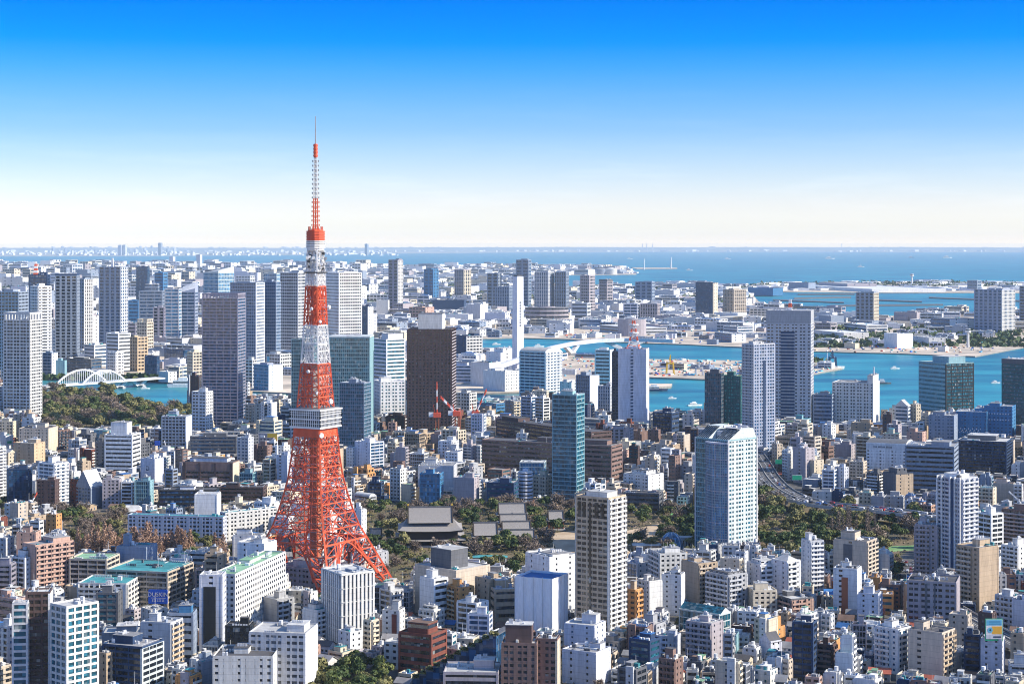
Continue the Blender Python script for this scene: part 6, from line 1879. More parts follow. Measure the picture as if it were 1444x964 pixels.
for j in range(0, n, 2):
    for i in range(k - 1):
        m.bar(np.array(V[i * n + j]) * 1.01, np.array(V[(i + 1) * n + j]) * 1.01, .35, "white")
m.build("frame", root); occupy(X, Y + 8, 22, 22, 0, 2)

# ------------------------------------------------------------------ boats and ships
def boat(px, py, ln, label, name="boat", hullm="white", tall=False, ang=0.0, cat="boat", group=None):
    X, Y = gp(px, py, -2.5); root = empty(name, X, Y, -2.5, ang); tag(root, label, cat, group)
    w = ln * .22; h = ln * .09
    o = [(-ln / 2, -w / 2), (ln * .25, -w / 2), (ln / 2, 0), (ln * .25, w / 2), (-ln / 2, w / 2)]
    m = MB(); m.prism([(x * .94, y * .8) for x, y in o], -.5, h, hullm, scale_top=1.08); m.build("hull", root)
    m = MB(); m.box(-ln * .35, -w * .35, h + .01, ln * .12, w * .35, h * 2.2, "white"); m.box(-ln * .2, -w * .28, h * 2.21, ln * .05, w * .28, h * 3.0, "white"); m.build("cabin", root)
    m = MB(); m.boxes([(-ln * .34, -w * .36, h * 1.4, ln * .125, w * .36, h * 1.8)], "gdark"); m.build("window_band", root)
    if tall:
        m = MB(); m.bar((-ln * .08, 0, h * 3), (-ln * .08, 0, h * 6), ln * .02, "white"); m.bar((ln * .15, 0, h * 2), (ln * .15, 0, h * 4.6), ln * .015, "white"); m.build("mast", root)
boat(262, 546, 62, "white ship with masts moored in the canal before the cream gridded block", "ship", tall=True, cat="ship")
boat(980, 572, 24, "small white motor boat crossing the inlet", "motor_boat", ang=.3)
boat(1245, 541, 30, "dark barge behind the horn of the broad white hotel", "barge", "dkgrey", cat="barge")
for px, py, ln, lab in ((1170, 365.2, 190, "white ferry far out on the bay, above the grey high-rise"), (1336, 363.8, 200, "pale cargo ship far out on the bay near the far shore"), (1285, 363.2, 120, "dark cargo ship far out on the bay"), (1214, 376.6, 80, "small sail like white boat on the open bay"), (972, 381.5, 70, "tiny white boat on the bay past the thin breakwater"), (888, 365.4, 110, "tiny pale boat in mid bay above the storage tanks"), (1026, 365.6, 120, "white boat in mid bay above the navy island tower")):
    boat(px, py, ln, lab, "ship", "white" if "dark" not in lab else "dkblue", cat="ship", tall="sail" in lab)
for px, py, ln, lab in ((948, 562, 14, "tiny white launch near the shaded end of the inlet"), (1188, 556, 16, "small white launch behind the blue-grey block by the broad white hotel"), (1262, 520, 20, "white work boat in the wide channel before the tall white warehouse"), (1404, 540, 18, "white launch between the green and black tower and the picture edge"), (760, 489, 26, "white water bus passing under the curved bridge"), (1100, 489.6, 26, "low white ferry in the channel behind the grey high-rise"), (700, 486, 22, "white launch near the chimney channel"), (205, 548, 16, "white pleasure boat leaving the arch bridge"), (690, 562, 16, "white launch in the canal by the cranes")):
    boat(px, py, ln, lab, "launch", ang=.2)
boat(360, 560, 22, "white launch moored in the patch of canal beside the purple banded skyscraper", "launch")
boat(1170, 520, 60, "white work ship moored at the tip of the sandy pier", "ship", cat="ship", tall=True)
boat(925, 551, 40, "tug moored beside the small inlet pier", "tug", "dkblue", cat="tug")
# ------------------------------------------------------------------ parks, gardens and trees
PARKS = dict(
    garden=[(57, 551), (110, 557), (158, 556), (198, 567), (262, 579), (272, 590), (268, 600), (228, 606), (228, 618), (198, 615), (150, 612), (110, 612), (84, 622), (60, 602)],
    temple=[(486, 716), (545, 708), (640, 712), (720, 712), (800, 712), (813, 720), (813, 812), (740, 814), (690, 806), (600, 804), (560, 824), (545, 800), (500, 742)],
    tower_park=[(882, 724), (940, 720), (981, 735), (981, 776), (940, 786), (884, 792)],
    east_park=[(1068, 703), (1100, 706), (1150, 716), (1205, 722), (1300, 733), (1322, 745), (1322, 760), (1290, 772), (1240, 800), (1175, 812), (1165, 788), (1130, 800), (1070, 790)],
    hotel_wood=[(58, 723), (180, 722), (182, 768), (330, 772), (330, 790), (270, 800), (215, 770), (165, 778), (110, 792), (100, 770), (92, 745)],
    knoll=[(447, 948), (490, 938), (548, 944), (558, 1000), (440, 1010)],
    bank=[(792, 925), (800, 918), (850, 965), (855, 1000), (790, 1000)],
    tower_foot=[(412, 815), (455, 812), (455, 870), (414, 850)],
    hedge_row=[(310, 716), (376, 716), (376, 724), (310, 724)],
    north_wood=[(640, 590), (690, 588), (745, 592), (745, 604), (700, 606), (640, 604)],
    little_wood=[(1258, 800), (1300, 786), (1300, 800), (1262, 818)],
    west_wood=[(-20, 704), (60, 704), (62, 725), (-20, 760)],
    road_trees=[(1066, 700), (1082, 690), (1112, 706), (1085, 712)],
)
i = 0
for nm, poly in PARKS.items():
    pts = [gp(*p) for p in poly]
    i += 1
    z = .06 + .005 * i
    mb = MB()
    from mathutils.geometry import tessellate_polygon
    tris = tessellate_polygon([[Vector((x, y, 0)) for x, y in pts]])
    tt = []
    for a, b, c in tris:
        (ax, ay), (bx, by), (cx_, cy_) = pts[a], pts[b], pts[c]
        tt.append([a, b, c] if (bx - ax) * (cy_ - ay) - (by - ay) * (cx_ - ax) > 0 else [a, c, b])
    mb.poly([(x, y, z) for x, y in pts], tt, "park")
    structure(mb, "park_ground")
    m_ = in_poly(_gpx, _gpy, poly) & (occ == 0)
    occ[m_] = 5
def sheet(name, poly, m, z):
    pts = [gp(*p) for p in poly]; mb = MB(); mb.poly([(x, y, z) for x, y in pts], [list(range(len(pts)))[::-1]], m); structure(mb, name)
    m_ = in_poly(_gpx, _gpy, poly) & ((occ == 0) | (occ == 5)); occ[m_] = 6
sheet("sandy_court", [(772, 752), (812, 748), (813, 796), (796, 795)], "sand", .16)
sheet("sandy_court", [(884, 748), (930, 738), (930, 752), (886, 770)], "sand", .16)
sheet("sandy_court", [(884, 782), (935, 782), (938, 792), (884, 794)], "sand", .162)
sheet("sandy_court", [(1225, 735), (1245, 740), (1242, 752), (1222, 748)], "sand", .164)
sheet("sports_pitch", [(952, 717), (979, 717), (981, 726), (944, 726)], "pitch", .17)
sheet("lawn", [(1252, 770), (1305, 768), (1305, 774), (1254, 778)], "lawn", .17)
sheet("park_path", [(1070, 792), (1130, 790), (1130, 796), (1070, 800)], "sand", .166)
sheet("car_park", [(1262, 800), (1278, 788), (1312, 786), (1312, 826), (1270, 828)], "asphalt", .168)
sheet("garden_pond", [(158, 566), (200, 572), (262, 582), (262, 577), (230, 570), (165, 562)], "water", .18)

def leaf_quads(m, cs, size, mt, r, tones, elong=1.0, out=None):
    """leaf-sized faces; with OUT they lie roughly across that direction, like the skin of a clump"""
    n = len(cs)
    d1 = r.normal(size=(n, 3))
    if out is not None:
        o = out + r.normal(0, .42, (n, 3)); o /= np.linalg.norm(o, axis=1)[:, None]
        d1 = np.cross(o, d1)
    d1 /= np.linalg.norm(d1, axis=1)[:, None]
    d2 = np.cross(d1, r.normal(size=(n, 3)) if out is None else o); d2 /= np.linalg.norm(d2, axis=1)[:, None]
    s = size * r.uniform(.6, 1.3, (n, 1))
    a, b = d1 * s * elong, d2 * s / elong
    v = np.stack([cs - a, cs - b * .8, cs + a, cs + b * .9], 1).reshape(-1, 3)
    m.raw(v, np.arange(n * 4), np.full(n, 4), mt)
    m.tone.append(tones)

def make_tree(name, kind, seed, hgt, rad):
    """trunk, limbs and a crown of many small leaf faces, 1:1 in metres"""
    r = np.random.default_rng(seed)
    root = empty(name, 0, 0)
    t = MB()
    leaf = dict(evergreen="green_leaf", olive="olive_leaf", bare="bare_twig", redwood="rust_twig", ginkgo="gold_leaf", poplar="bare_twig")[kind]
    th = hgt * (.9 if kind in ("redwood", "poplar") else .55)
    t.bar((0, 0, -.3), (r.uniform(-.3, .3), r.uniform(-.3, .3), th), .07 * hgt ** .8 if kind != "bare" else .06 * hgt ** .8, "bark", .02 * hgt ** .8, n=6)
    c = MB(); cs = []; tn = []; dn = []
    if kind in ("evergreen", "olive", "ginkgo"):
        nl = r.integers(8, 12)
        for _ in range(nl):
            a, q = r.uniform(0, 6.28), math.sqrt(r.uniform(0, 1)) * rad * .68
            z = hgt * r.uniform(.42, .86); lr = rad * r.uniform(.36, .56)
            ctr = np.array((q * math.cos(a), q * math.sin(a), z * (1 - .12 * q / rad)))
            t.bar((0, 0, th * r.uniform(.5, .9)), ctr, .22, "bark", .06, n=4)
            k = 95
            d = r.normal(size=(k, 3)); d /= np.linalg.norm(d, axis=1)[:, None]
            d[:, 2] = np.abs(d[:, 2]) * .9 - .28
            p = ctr + d * lr * r.uniform(.80, 1.06, (k, 1)) * np.array((1, 1, .85))
            dn.append(d); cs.append(p); tn.append(np.clip(r.uniform(.15, .75) + r.normal(0, .12, k), 0, 1))
        sz = .78 if hgt < 14 else .9
        el = 1.15
    elif kind == "bare":
        for _ in range(26):
            a, e = r.uniform(0, 6.28), r.uniform(.35, 1.2)
            p0 = np.array((0, 0, th * r.uniform(.45, 1)))
            d = np.array((math.cos(a) * math.cos(e), math.sin(a) * math.cos(e), math.sin(e)))
            p1 = p0 + d * rad * r.uniform(.7, 1.15) * np.array((1, 1, .8))
            t.bar(p0, p1, .2, "bark", .05, n=3)
            k = 30
            f = r.uniform(.35, 1.1, (k, 1)); cs.append(p0 + (p1 - p0) * f + r.normal(0, rad * .16, (k, 3))); tn.append(np.clip(r.uniform(.2, .7) + r.normal(0, .18, k), 0, 1))
        sz = .62; el = 2.3
    elif kind == "redwood":
        for z in np.linspace(.12, .99, 24):
            rr = rad * (1 - z) ** .8 + .35
            k = int(14 + 40 * (1 - z)); a = r.uniform(0, 6.28, k); q = rr * r.uniform(.3, 1.1, k)
            cs.append(np.c_[q * np.cos(a), q * np.sin(a), z * hgt + r.normal(0, .4, k)]); tn.append(np.clip(.5 + r.normal(0, .2, k), 0, 1))
        sz = .62; el = 2.0
    else:   # poplar: tall and thin, nearly leafless
        for z in np.linspace(.25, 1.0, 18):
            rr = rad * (.9 - .6 * z) + .2; k = 12; a = r.uniform(0, 6.28, k); q = rr * r.uniform(.3, 1.1, k)
            cs.append(np.c_[q * np.cos(a), q * np.sin(a), z * hgt + r.normal(0, .5, k)]); tn.append(np.clip(.45 + r.normal(0, .2, k), 0, 1))
        sz = .5; el = 2.4
    cs = np.concatenate(cs); tn = np.concatenate(tn)
    leaf_quads(c, cs, sz, leaf, r, tn, el, np.concatenate(dn) if dn else None)
    t.build("trunk", root); c.build("crown", root)
    return root

PROTO = {}
SPEC = dict(evergreen=("evergreen_tree", 12, 6.4), olive=("broadleaf_tree", 11, 6.0), bare=("bare_tree", 11, 6.2), redwood=("conifer_tree", 25, 5.6), ginkgo=("ginkgo_tree", 12, 4.6), poplar=("poplar_tree", 20, 2.0))
TREE_N = {}
def tree(kind, x, y, sc, label, group, r, z=0.0):
    v = r.randrange(5 if kind in ("evergreen", "olive", "bare") else 3)
    if (kind, v) not in PROTO:
        nm, h, rad = SPEC[kind]
        q = random.Random(hash_s(kind) + v)
        o = PROTO[(kind, v)] = make_tree(nm, kind, hash_s(kind) + v, h * q.uniform(.85, 1.15), rad * q.uniform(.85, 1.15))
        o.location = (x, y, z); o.rotation_euler = (0, 0, r.uniform(0, 6.28)); o.scale = (sc, sc, sc * r.uniform(.9, 1.1))
    else:
        o = copy_tree(PROTO[(kind, v)], (x, y, z), r.uniform(0, 6.28), (sc, sc, sc * r.uniform(.9, 1.12)))
    TREE_N[kind] = TREE_N.get(kind, 0) + 1
    tag(o, label, "tree", group)
    return o
def hash_s(s):
    return sum(ord(c) * 7 for c in s)
def in_area(poly, n, mind, r, ok=(5,)):
    """n spread points inside a photo-pixel polygon"""
    pts = [gp(*p) for p in poly]; xs_, ys_ = [p[0] for p in pts], [p[1] for p in pts]; got = []
    for _ in range(n * 60):
        x, y = r.uniform(min(xs_), max(xs_)), r.uniform(min(ys_), max(ys_))
        px, py = to_px(x, y)
        if not in_poly([px], [py], poly)[0]:
            continue
        ix, iy = int((x - GX0) / GS), int((y - GY0) / GS)
        if 0 <= ix < GNX and 0 <= iy < GNY and occ[iy, ix] not in ok:
            continue
        if any((x - a) ** 2 + (y - b) ** 2 < mind * mind for a, b in got):
            continue
        got.append((x, y))
        if len(got) >= n:
            break
    return got
KIND_WORDS = dict(evergreen="dark green bushy tree", olive="olive green round tree", bare="leafless grey brown tree", redwood="rusty brown pointed conifer", poplar="tall thin leafless tree")
def plant(area, n, mind, mix, where, sc=(.8, 1.25), seed=1, ok=(5,)):
    r = random.Random(seed)
    poly = PARKS[area] if isinstance(area, str) else area
    kinds = [k for k, w in mix for _ in range(w)]
    for x, y in in_area(poly, n, mind, r, ok):
        k = r.choice(kinds)
        tree(k, x, y, r.uniform(*sc), f"{KIND_WORDS[k]} {where}", f"{KIND_WORDS[k]}s {where}", r)
plant("garden", 190, 9.5, [("olive", 6), ("evergreen", 2), ("bare", 3)], "in the waterside garden beside the arch bridge", (1.2, 1.9), 2)
plant("temple", 135, 5.8, [("bare", 5), ("evergreen", 3), ("olive", 2)], "in the temple grounds", (.75, 1.3), 3)
plant("tower_park", 44, 6.0, [("evergreen", 3), ("bare", 3), ("olive", 2)], "between the beige tower and the glass hotel tower", (.75, 1.2), 4)
plant("east_park", 92, 7.6, [("evergreen", 4), ("olive", 5), ("bare", 2)], "in the park below the elevated road", (.9, 1.5), 5)
plant("hotel_wood", 62, 6.0, [("evergreen", 2), ("bare", 3), ("olive", 2)], "around the long white hotel", (.75, 1.15), 6)
plant("knoll", 26, 4.6, [("evergreen", 4), ("olive", 2)], "on the knoll at the bottom edge", (.85, 1.15), 7)
plant("bank", 12, 5.0, [("evergreen", 2), ("bare", 2), ("olive", 1)], "on the planted bank by the blue fronted block", (.45, .75), 8)
plant("tower_foot", 10, 5.0, [("evergreen", 2), ("bare", 2)], "beside the ribbed hall under the lattice tower", (.5, .8), 9)
plant("hedge_row", 12, 5.0, [("evergreen", 1)], "on the forecourt of the dark brown block", (.45, .6), 10)
plant("north_wood", 34, 8.5, [("evergreen", 4), ("olive", 2)], "behind the brown terraced office", (.8, 1.2), 11)
plant("little_wood", 8, 5.0, [("evergreen", 2), ("bare", 1)], "next to the little car park", (.6, .9), 12)
plant("west_wood", 22, 6.5, [("evergreen", 3), ("bare", 1)], "by the black glass office cube", (.6, 1.0), 13)
plant("road_trees", 10, 7.0, [("bare", 2), ("evergreen", 1)], "in the bend of the elevated road", (.6, .9), 14)
r = random.Random(31)
for i in range(34):
    px = 112 + (262 - 112) * i / 33 + r.uniform(-2, 2); x, y = gp(px, 790 + r.uniform(-5, 5) + (i / 33) * 2)
    tree("redwood", x, y, r.uniform(.85, 1.1), "rusty brown pointed conifer in the row before the long white hotel", "rusty conifers in the row before the hotel", r)
for px, py in ((250, 772), (256, 776), (268, 772), (303, 784), (309, 786), (315, 784)):
    x, y = gp(px, py + 16); tree("redwood", x, y, .95, "rusty brown pointed conifer near the shaded wing of the long white hotel", "rusty conifers near the shaded hotel wing", r)
for i in range(22):
    x, y = gp(r.uniform(1165, 1235), r.uniform(748, 770)); tree("poplar", x, y, r.uniform(.8, 1.15), "tall thin leafless tree standing in the park row by the red roofed house", "tall thin leafless trees by the red roofed house", r)
x, y = gp(654, 768); tree("ginkgo", x, y, .8, "bright yellow tree beside the large temple main hall", None, r)
x, y = gp(752, 728); tree("redwood", x, y, .6, "orange brown tree behind the temple row, below the cream block", None, r)

# low plants between the trees: nobody could count them
g = MB(); r2 = np.random.default_rng(17)
cs = []
for nm, poly in PARKS.items():
    pts = np.array([gp(*p) for p in poly]); lo, hi = pts.min(0), pts.max(0)
    n = int(min(9000, (hi - lo).prod() / 14))
    q = r2.uniform(lo, hi, (n, 2)); px_, py_ = to_px(q[:, 0], q[:, 1]); k = in_poly(px_, py_, poly)
    ix = ((q[:, 0] - GX0) / GS).astype(int); iy = ((q[:, 1] - GY0) / GS).astype(int)
    ok = (ix >= 0) & (ix < GNX) & (iy >= 0) & (iy < GNY); kk = k.copy(); kk[ok] &= occ[iy[ok], ix[ok]] == 5
    q = q[kk]; cs.append(np.c_[q, np.abs(r2.normal(.5, .5, len(q))) + .3])
cs = np.concatenate(cs); n = len(cs); h = n // 2
leaf_quads(g, cs[:h], .9, "olive_leaf", r2, np.clip(r2.normal(.4, .25, h), 0, 1)); leaf_quads(g, cs[h:], .9, "bare_twig", r2, np.clip(r2.normal(.5, .25, n - h), 0, 1), 1.6)
u = g.build("undergrowth"); u["kind"] = "stuff"
# cars in the little car park
fx = random.Random(9)
k = 0
for i in range(9):
    for j in range(7):
        px, py = 1268 + i * 5 + j * .6, 793 + j * 4.6
        x, y = gp(px, py)
        if in_poly([px], [py], [(1262, 800), (1278, 788), (1312, 786), (1312, 826), (1270, 828)])[0] and fx.random() < .8:
            c = fx.choice(["car_white", "car_dark", "car_silver", "car_blue", "car_white", "car_red"]); v = fx.random() < .2; ty = "van" if v else "car"
            car(x, y, .18, 1.2 + fx.uniform(-.05, .05), c, v, f"{CN[c]} {ty} parked in the little car park under the pale blue tower", f"{CN[c]} {ty}s in the little car park")
# ------------------------------------------------------------------ the city between: individual blocks where they show, one mass for the rest
MARGIN = [(h_["xl"] - 1, h_["xr"] + 1, h_["yb"], h_["D"], h_["yt"]) for h_ in HEROES]
def cap_py(px0, px1, D):
    """highest picture row a block at distance D may reach without covering the named buildings behind it"""
    c = 0
    for xl, xr, yb, d, yt in MARGIN:
        if d > D and xl < px1 and xr > px0:
            ov = min(xr, px1) - max(xl, px0)
            if ov > .12 * (px1 - px0) or ov > 4:
                c = max(c, yb - 7 - .06 * (yb - yt))
    for xl, xr, yb, d, yt in STRICT:
        if d > D and xl < px1 and xr > px0:
            c = max(c, yb)
    return c
STRICT = [(545, 732, 803, 1330, 700), (515, 566, 822, 1310, 700), (560, 760, 790, 1480, 700), (110, 268, 778, 1440, 745), (60, 272, 603, 2600, 550), (447, 556, 1000, 950, 915), (1075, 1320, 770, 1600, 705)]
for poly, yb in (([0], 0),):
    pass
# things that must stay in view: the tower's legs, the temple court, the parks and the elevated road
MARGIN += [(372, 560, 812, 1320, 700), (560, 760, 772, 1480, 700), (1075, 1300, 790, 1600, 705), (1066, 1130, 706, 1900, 640), (882, 980, 790, 1500, 715), (447, 556, 1010, 960, 915), (112, 265, 784, 1500, 745), (60, 272, 606, 2600, 550), (1262, 1312, 828, 1390, 786), (360, 400, 566, 2850, 550), (905, 995, 590, 2600, 530), (1150, 1440, 588, 2700, 500), (640, 735, 572, 2900, 555)]
fr_ = random.Random(77)
CANDS = []
ZONES = [(955, 1180, 12.2, .42), (1180, 1520, 14.0, .30), (1520, 2050, 17.5, .52), (2050, 2750, 24.0, .35), (2750, 4200, 38.0, .2)]
for y0, y1, s, th in ZONES:
    ext = .30 * y1 + 90
    N = int(max(ext, (y1 - y0)) * 1.6 / s) + 2
    c, sn = math.cos(th), math.sin(th); ym = (y0 + y1) / 2
    for i in range(-N, N):
        for j in range(-N, N):
            u = i * s + (i // 4) * s * .22; v = j * s + (j // 2) * s * .26
            x, y = u * c - v * sn, ym + u * sn + v * c
            if not (y0 <= y < y1) or abs(x) > .285 * y + 110:
                continue
            w = s * fr_.choice([.62, .75, .85, .95, .97, 1.5]); d = s * fr_.uniform(.62, .97)
            x += fr_.uniform(-.05, .05) * s; y += fr_.uniform(-.05, .05) * s
            a = -th + fr_.choice([0, 0, 0, math.pi / 2]) + fr_.uniform(-.04, .04)
            a = -(th + ((i // 4) * 7 + (j // 2) * 13) % 9 * .055 - .22 + fr_.uniform(-.03, .03))
            if not free(x, y, w, d, a):
                w *= .62; d *= .62
                if not free(x, y, w, d, a):
                    continue
            px, _ = to_px(x, y)
            hw_ = (w + d) * .40 * F / y
            cap = cap_py(px - hw_, px + hw_, y - d)
            hmax = CAMH - (cap - HY) * y / F if cap else 999
            if y < 1300:
                h = fr_.choice([6, 6.5, 7, 7.5, 8, 9, 10, 12, 14, 17, 21, 26, 32])
            elif y < 2100:
                h = fr_.choice([7, 8, 10, 12, 14, 17, 20, 24, 28, 34])
            else:
                h = fr_.choice([10, 14, 18, 22, 26, 32, 38, 46])
            h *= fr_.uniform(.9, 1.1)
            if h > hmax:
                h = hmax * fr_.uniform(.8, 1.0)
            if h < 5.2:
                continue
            occupy(x, y, w, d, a, 7)
            CANDS.append([x, y, w, d, a, h, 0])
# second pass: small blocks squeezed into what is left
for _ in range(26000):
    y = 955 + 1250 * fr_.random() ** 1.5; x = fr_.uniform(-.285, .285) * y
    w, d = fr_.uniform(6, 10.5) * (1 if y < 1500 else 1.4), fr_.uniform(6, 10.5) * (1 if y < 1500 else 1.4)
    a = -(.42 if y < 1180 else .30 if y < 1520 else .52 if y < 2050 else .35) + fr_.uniform(-.06, .06)
    if not free(x, y, w + 1.6, d + 1.6, a):
        continue
    px, _ = to_px(x, y); hw_ = (w + d) * .40 * F / y
    cap = cap_py(px - hw_, px + hw_, y - d); hmax = CAMH - (cap - HY) * y / F if cap else 999
    h = min(fr_.choice([5.5, 6, 6.5, 7, 8, 9, 11, 14, 18, 23]) * fr_.uniform(.9, 1.1), hmax)
    if h < 4.5:
        continue
    ix, iy, ok = cells(x, y, w, d, a); occ[iy[ok], ix[ok]] = 7
    CANDS.append([x, y, w, d, a, h, 0])
# which of them show largest: painter's order on a coarse picture
W_, H_ = 722, 482
buf = np.full((H_, W_), -1, np.int32)
order = sorted([("h", k, q["D"]) for k, q in enumerate(HEROES)] + [("c", k, q[1]) for k, q in enumerate(CANDS)], key=lambda t: -t[2])
for kd, k, D in order:
    if kd == "h":
        q = HEROES[k]; x0, x1, ya, yb = q["xl"], q["xr"], q["yt"], q["yb"]; v = -1
    else:
        x, y, w, d, a, h, _ = CANDS[k]; px, pb = to_px(x, y - d * .5); hw_ = (w + d) * .36 * F / y; x0, x1 = px - hw_, px + hw_; ya = HY + F * (CAMH - h) / (y + d * .5); yb = pb; v = k
    x0, x1, ya, yb = (int(max(0, t) / 2) for t in (x0, x1, ya, yb))
    buf[ya:max(ya + 1, yb), x0:max(x0 + 1, x1)] = v
cnt = np.bincount(buf[buf >= 0], minlength=len(CANDS))
NEAR_N = 285
pick = [k for k in np.argsort(-cnt)[:NEAR_N] if cnt[k] > 6]
PICK = set(int(k) for k in pick)

WALL_W = [("white", 15), ("offwhite", 19), ("ltgrey", 12), ("lav", 3), ("cream", 15), ("beige", 17), ("tan", 13), ("mauve", 8), ("grey", 8), ("brown", 7), ("dkgrey", 6), ("pink", 4), ("brick", 2), ("bluegrey", 4), ("orange", 2), ("dkbrown", 4), ("dkblue", 2), ("teal", 1)]
WL = [n for n, k in WALL_W for _ in range(k)]
GL = ["gdark"] * 6 + ["gblue"] * 2 + ["ggrey"] * 2 + ["gbronze", "gteal"]
RL = ["rgrey"] * 5 + ["rlight"] * 6 + ["rwhite"] * 2 + ["rdark"] * 2 + ["rgreen", "rteal", "rblue", "rbrown"]
CW = dict(white="white", offwhite="off-white", ltgrey="pale grey", lav="bluish white", cream="cream", beige="beige", tan="tan", mauve="mauve grey", grey="grey", brown="brown", dkgrey="dark grey", pink="pink", brick="brick red", bluegrey="blue-grey", orange="orange", dkbrown="dark brown", dkblue="navy", teal="teal")
RW = dict(rgrey="a grey roof", rlight="a pale roof", rwhite="a white roof", rdark="a dark roof", rgreen="a green roof", rteal="a turquoise roof", rblue="a blue roof", rbrown="a brown roof", rred="a red roof", rtile="a tiled roof")
NUM = "zero one two three four five six seven eight nine ten eleven twelve thirteen fourteen fifteen sixteen seventeen eighteen".split()
SHORT = [("white gridded residential tower with an open crown", "the white crowned tower"), ("tall purple-grey", "the purple banded skyscraper"), ("broad teal glass", "the broad teal skyscraper"), ("dark brown skyscraper", "the dark brown skyscraper"), ("pale concrete tower", "the pale concrete tower"),
         ("tall grey high-rise", "the grey high-rise"), ("broad white hotel", "the broad white hotel"), ("green and black", "the green and black tower"), ("long dark brown terraced", "the brown terraces"), ("slender teal", "the slender teal tower"), ("long shaded wing", "the long white hotel"),
         ("white hotel with rows", "the lettered white hotel"), ("blue-grey office cube", "the blue-grey cube"), ("tall pale blue residential", "the pale blue tower"), ("tall beige residential", "the beige tower"), ("building wrapped", "the wrapped building"), ("wide beige windowless", "the beige hall"),
         ("tall white ribbed", "the ribbed hall"), ("big white office with a long", "the big white office"), ("large near white", "the near white tower"), ("pink tiled", "the pink apartments"), ("large beige school", "the school"), ("grey brown office with pale", "the grey brown office"), ("dark red brick", "the red brick block"),
         ("tan apartment block with zigzag", "the zigzag balcony block"), ("broad grey beige", "the broad grey slab"), ("slim lavender", "the advertising block"), ("tall glass hotel", "the glass hotel tower"), ("large dark temple", "the temple main hall"), ("white office with bold", "the striped white office"),
         ("brown office with three", "the brown bay office"), ("tan hotel", "the tan hotel"), ("bright blue glass office", "the bright blue office"), ("black glass office cube", "the black glass cube"), ("mauve grey block with zigzag", "the rounded mauve block"), ("dark navy glass tower", "the navy glass tower"), ("white and pale blue apartment block", "the white and blue apartments"),
         ("white stepped apartment block before", "the white stepped block"), ("dark brown balcony block", "the dark brown balcony block"), ("small white gabled chapel", "the chapel"), ("beige block with a sunny", "the sunny topped beige block"), ("long black glass", "the long black office"), ("bright orange", "the orange block"), ("white slab with a brown", "the brown striped slab"), ("beige apartment block with a dark central", "the recessed beige block")]
REF = []
for q in HEROES:
    for k, s in SHORT:
        if q["label"].startswith(k):
            REF.append((s, (q["xl"] + q["xr"]) / 2, (q["yt"] + 2 * q["yb"]) / 3, q["xl"], q["xr"], q["D"]))
used_labels = set(str(o["label"]) for o in bpy.data.objects if "label" in o)
def filler_label(px, py, D, parts):
    near = sorted(REF, key=lambda t: math.hypot(t[1] - px, 1.6 * (t[2] - py)))
    for n1 in range(6):
        s, rx, ry, xl, xr, rd = near[n1]
        rel = "in front of" if D < rd - 15 and xl - 6 < px < xr + 6 else "behind" if D > rd + 15 and xl - 6 < px < xr + 6 else "near" if n1 else "beside"
        for base in parts:
            t = f"{base} {rel} {s}"
            if t not in used_labels and len(t.split()) <= 16:
                used_labels.add(t); return t
    for n2 in range(1, 9):
        for n1 in range(n2):
            for base in parts:
                t = f"{base} between {near[n1][0]} and {near[n2][0]}"
                if t not in used_labels and len(t.split()) <= 16:
                    used_labels.add(t); return t
    return parts[-1] + " among the crowded roofs"

def design(x, y, w, d, h, r):
    wall = r.choice(WL); glass = r.choice(GL); roof = r.choice(RL)
    house = h < 9.5 and w < 15 and r.random() < .45
    if house:
        return dict(kind="house", wall=wall, roof=r.choice(["rred", "rtile", "rdark", "rblue", "rbrown", "rtile", "rgrey"]), glass=glass)
    q = r.random()
    if q < .42:
        fs, rs = ("balc", r.choice(["few", "blank", "slot", "few"]))
        if r.random() < .5:
            fs, rs = rs, fs
        kind = "apartment_block"
    elif q < .60:
        fs = rs = r.choice(["band", "nband", "wband"]); kind = "office_block"
    elif q < .80:
        fs = "punch"; rs = r.choice(["punch", "few", "blank"]); kind = "apartment_block"
    elif q < .9:
        fs = rs = r.choice(["grid", "mull", "vert"]); kind = "office_block"
    else:
        fs, rs = r.choice([("slot", "few"), ("blank", "few"), ("few", "few"), ("few", "balc")]); kind = "apartment_block"
    return dict(kind=kind, wall=wall, roof=roof, glass=glass, fs=fs, rs=rs, rail=r.choice([wall, wall, "offwhite", "ltgrey", "ggrey"]))

def house_parts(w, d, h, g, r):
    hx, hy = w / 2, d / 2; e = h * .68; P = {}
    m = P["wall"] = MB(); m.box(-hx, -hy, -.3, hx, hy, e, g["wall"])
    m.poly([(-hx, -hy, e), (-hx, hy, e), (-hx, 0, h - .1), (hx, -hy, e), (hx, hy, e), (hx, 0, h - .1)], [[1, 0, 2], [3, 4, 5]], g["wall"])
    m = P["glazing"] = MB(); rows = []
    for f in (.22, .5, .78):
        for z in (1, 3.8):
            if z + 1.3 < e:
                rows += [rects('F', hx, hy, w * f - .7, w * f + .7, z, z + 1.3, -.05, .04), rects('R', hx, hy, d * f - .6, d * f + .6, z, z + 1.3, -.05, .04)]
    m.boxes(rows, g["glass"])
    m = P["roof"] = MB(); t = .3; ov = .6
    v = []
    for zz in (0, t):
        v += [(-hx - ov, -hy - ov, e - .35 + zz), (hx + ov, -hy - ov, e - .35 + zz), (hx + ov, 0, h + zz), (-hx - ov, 0, h + zz), (hx + ov, hy + ov, e - .35 + zz), (-hx - ov, hy + ov, e - .35 + zz)]
    m.poly(v, [[6, 7, 8, 9], [9, 8, 10, 11], [0, 3, 2, 1], [3, 5, 4, 2], [0, 1, 7, 6], [4, 5, 11, 10], [1, 2, 8, 7], [2, 4, 10, 8], [3, 0, 6, 9], [5, 3, 9, 11]], g["roof"])
    return P

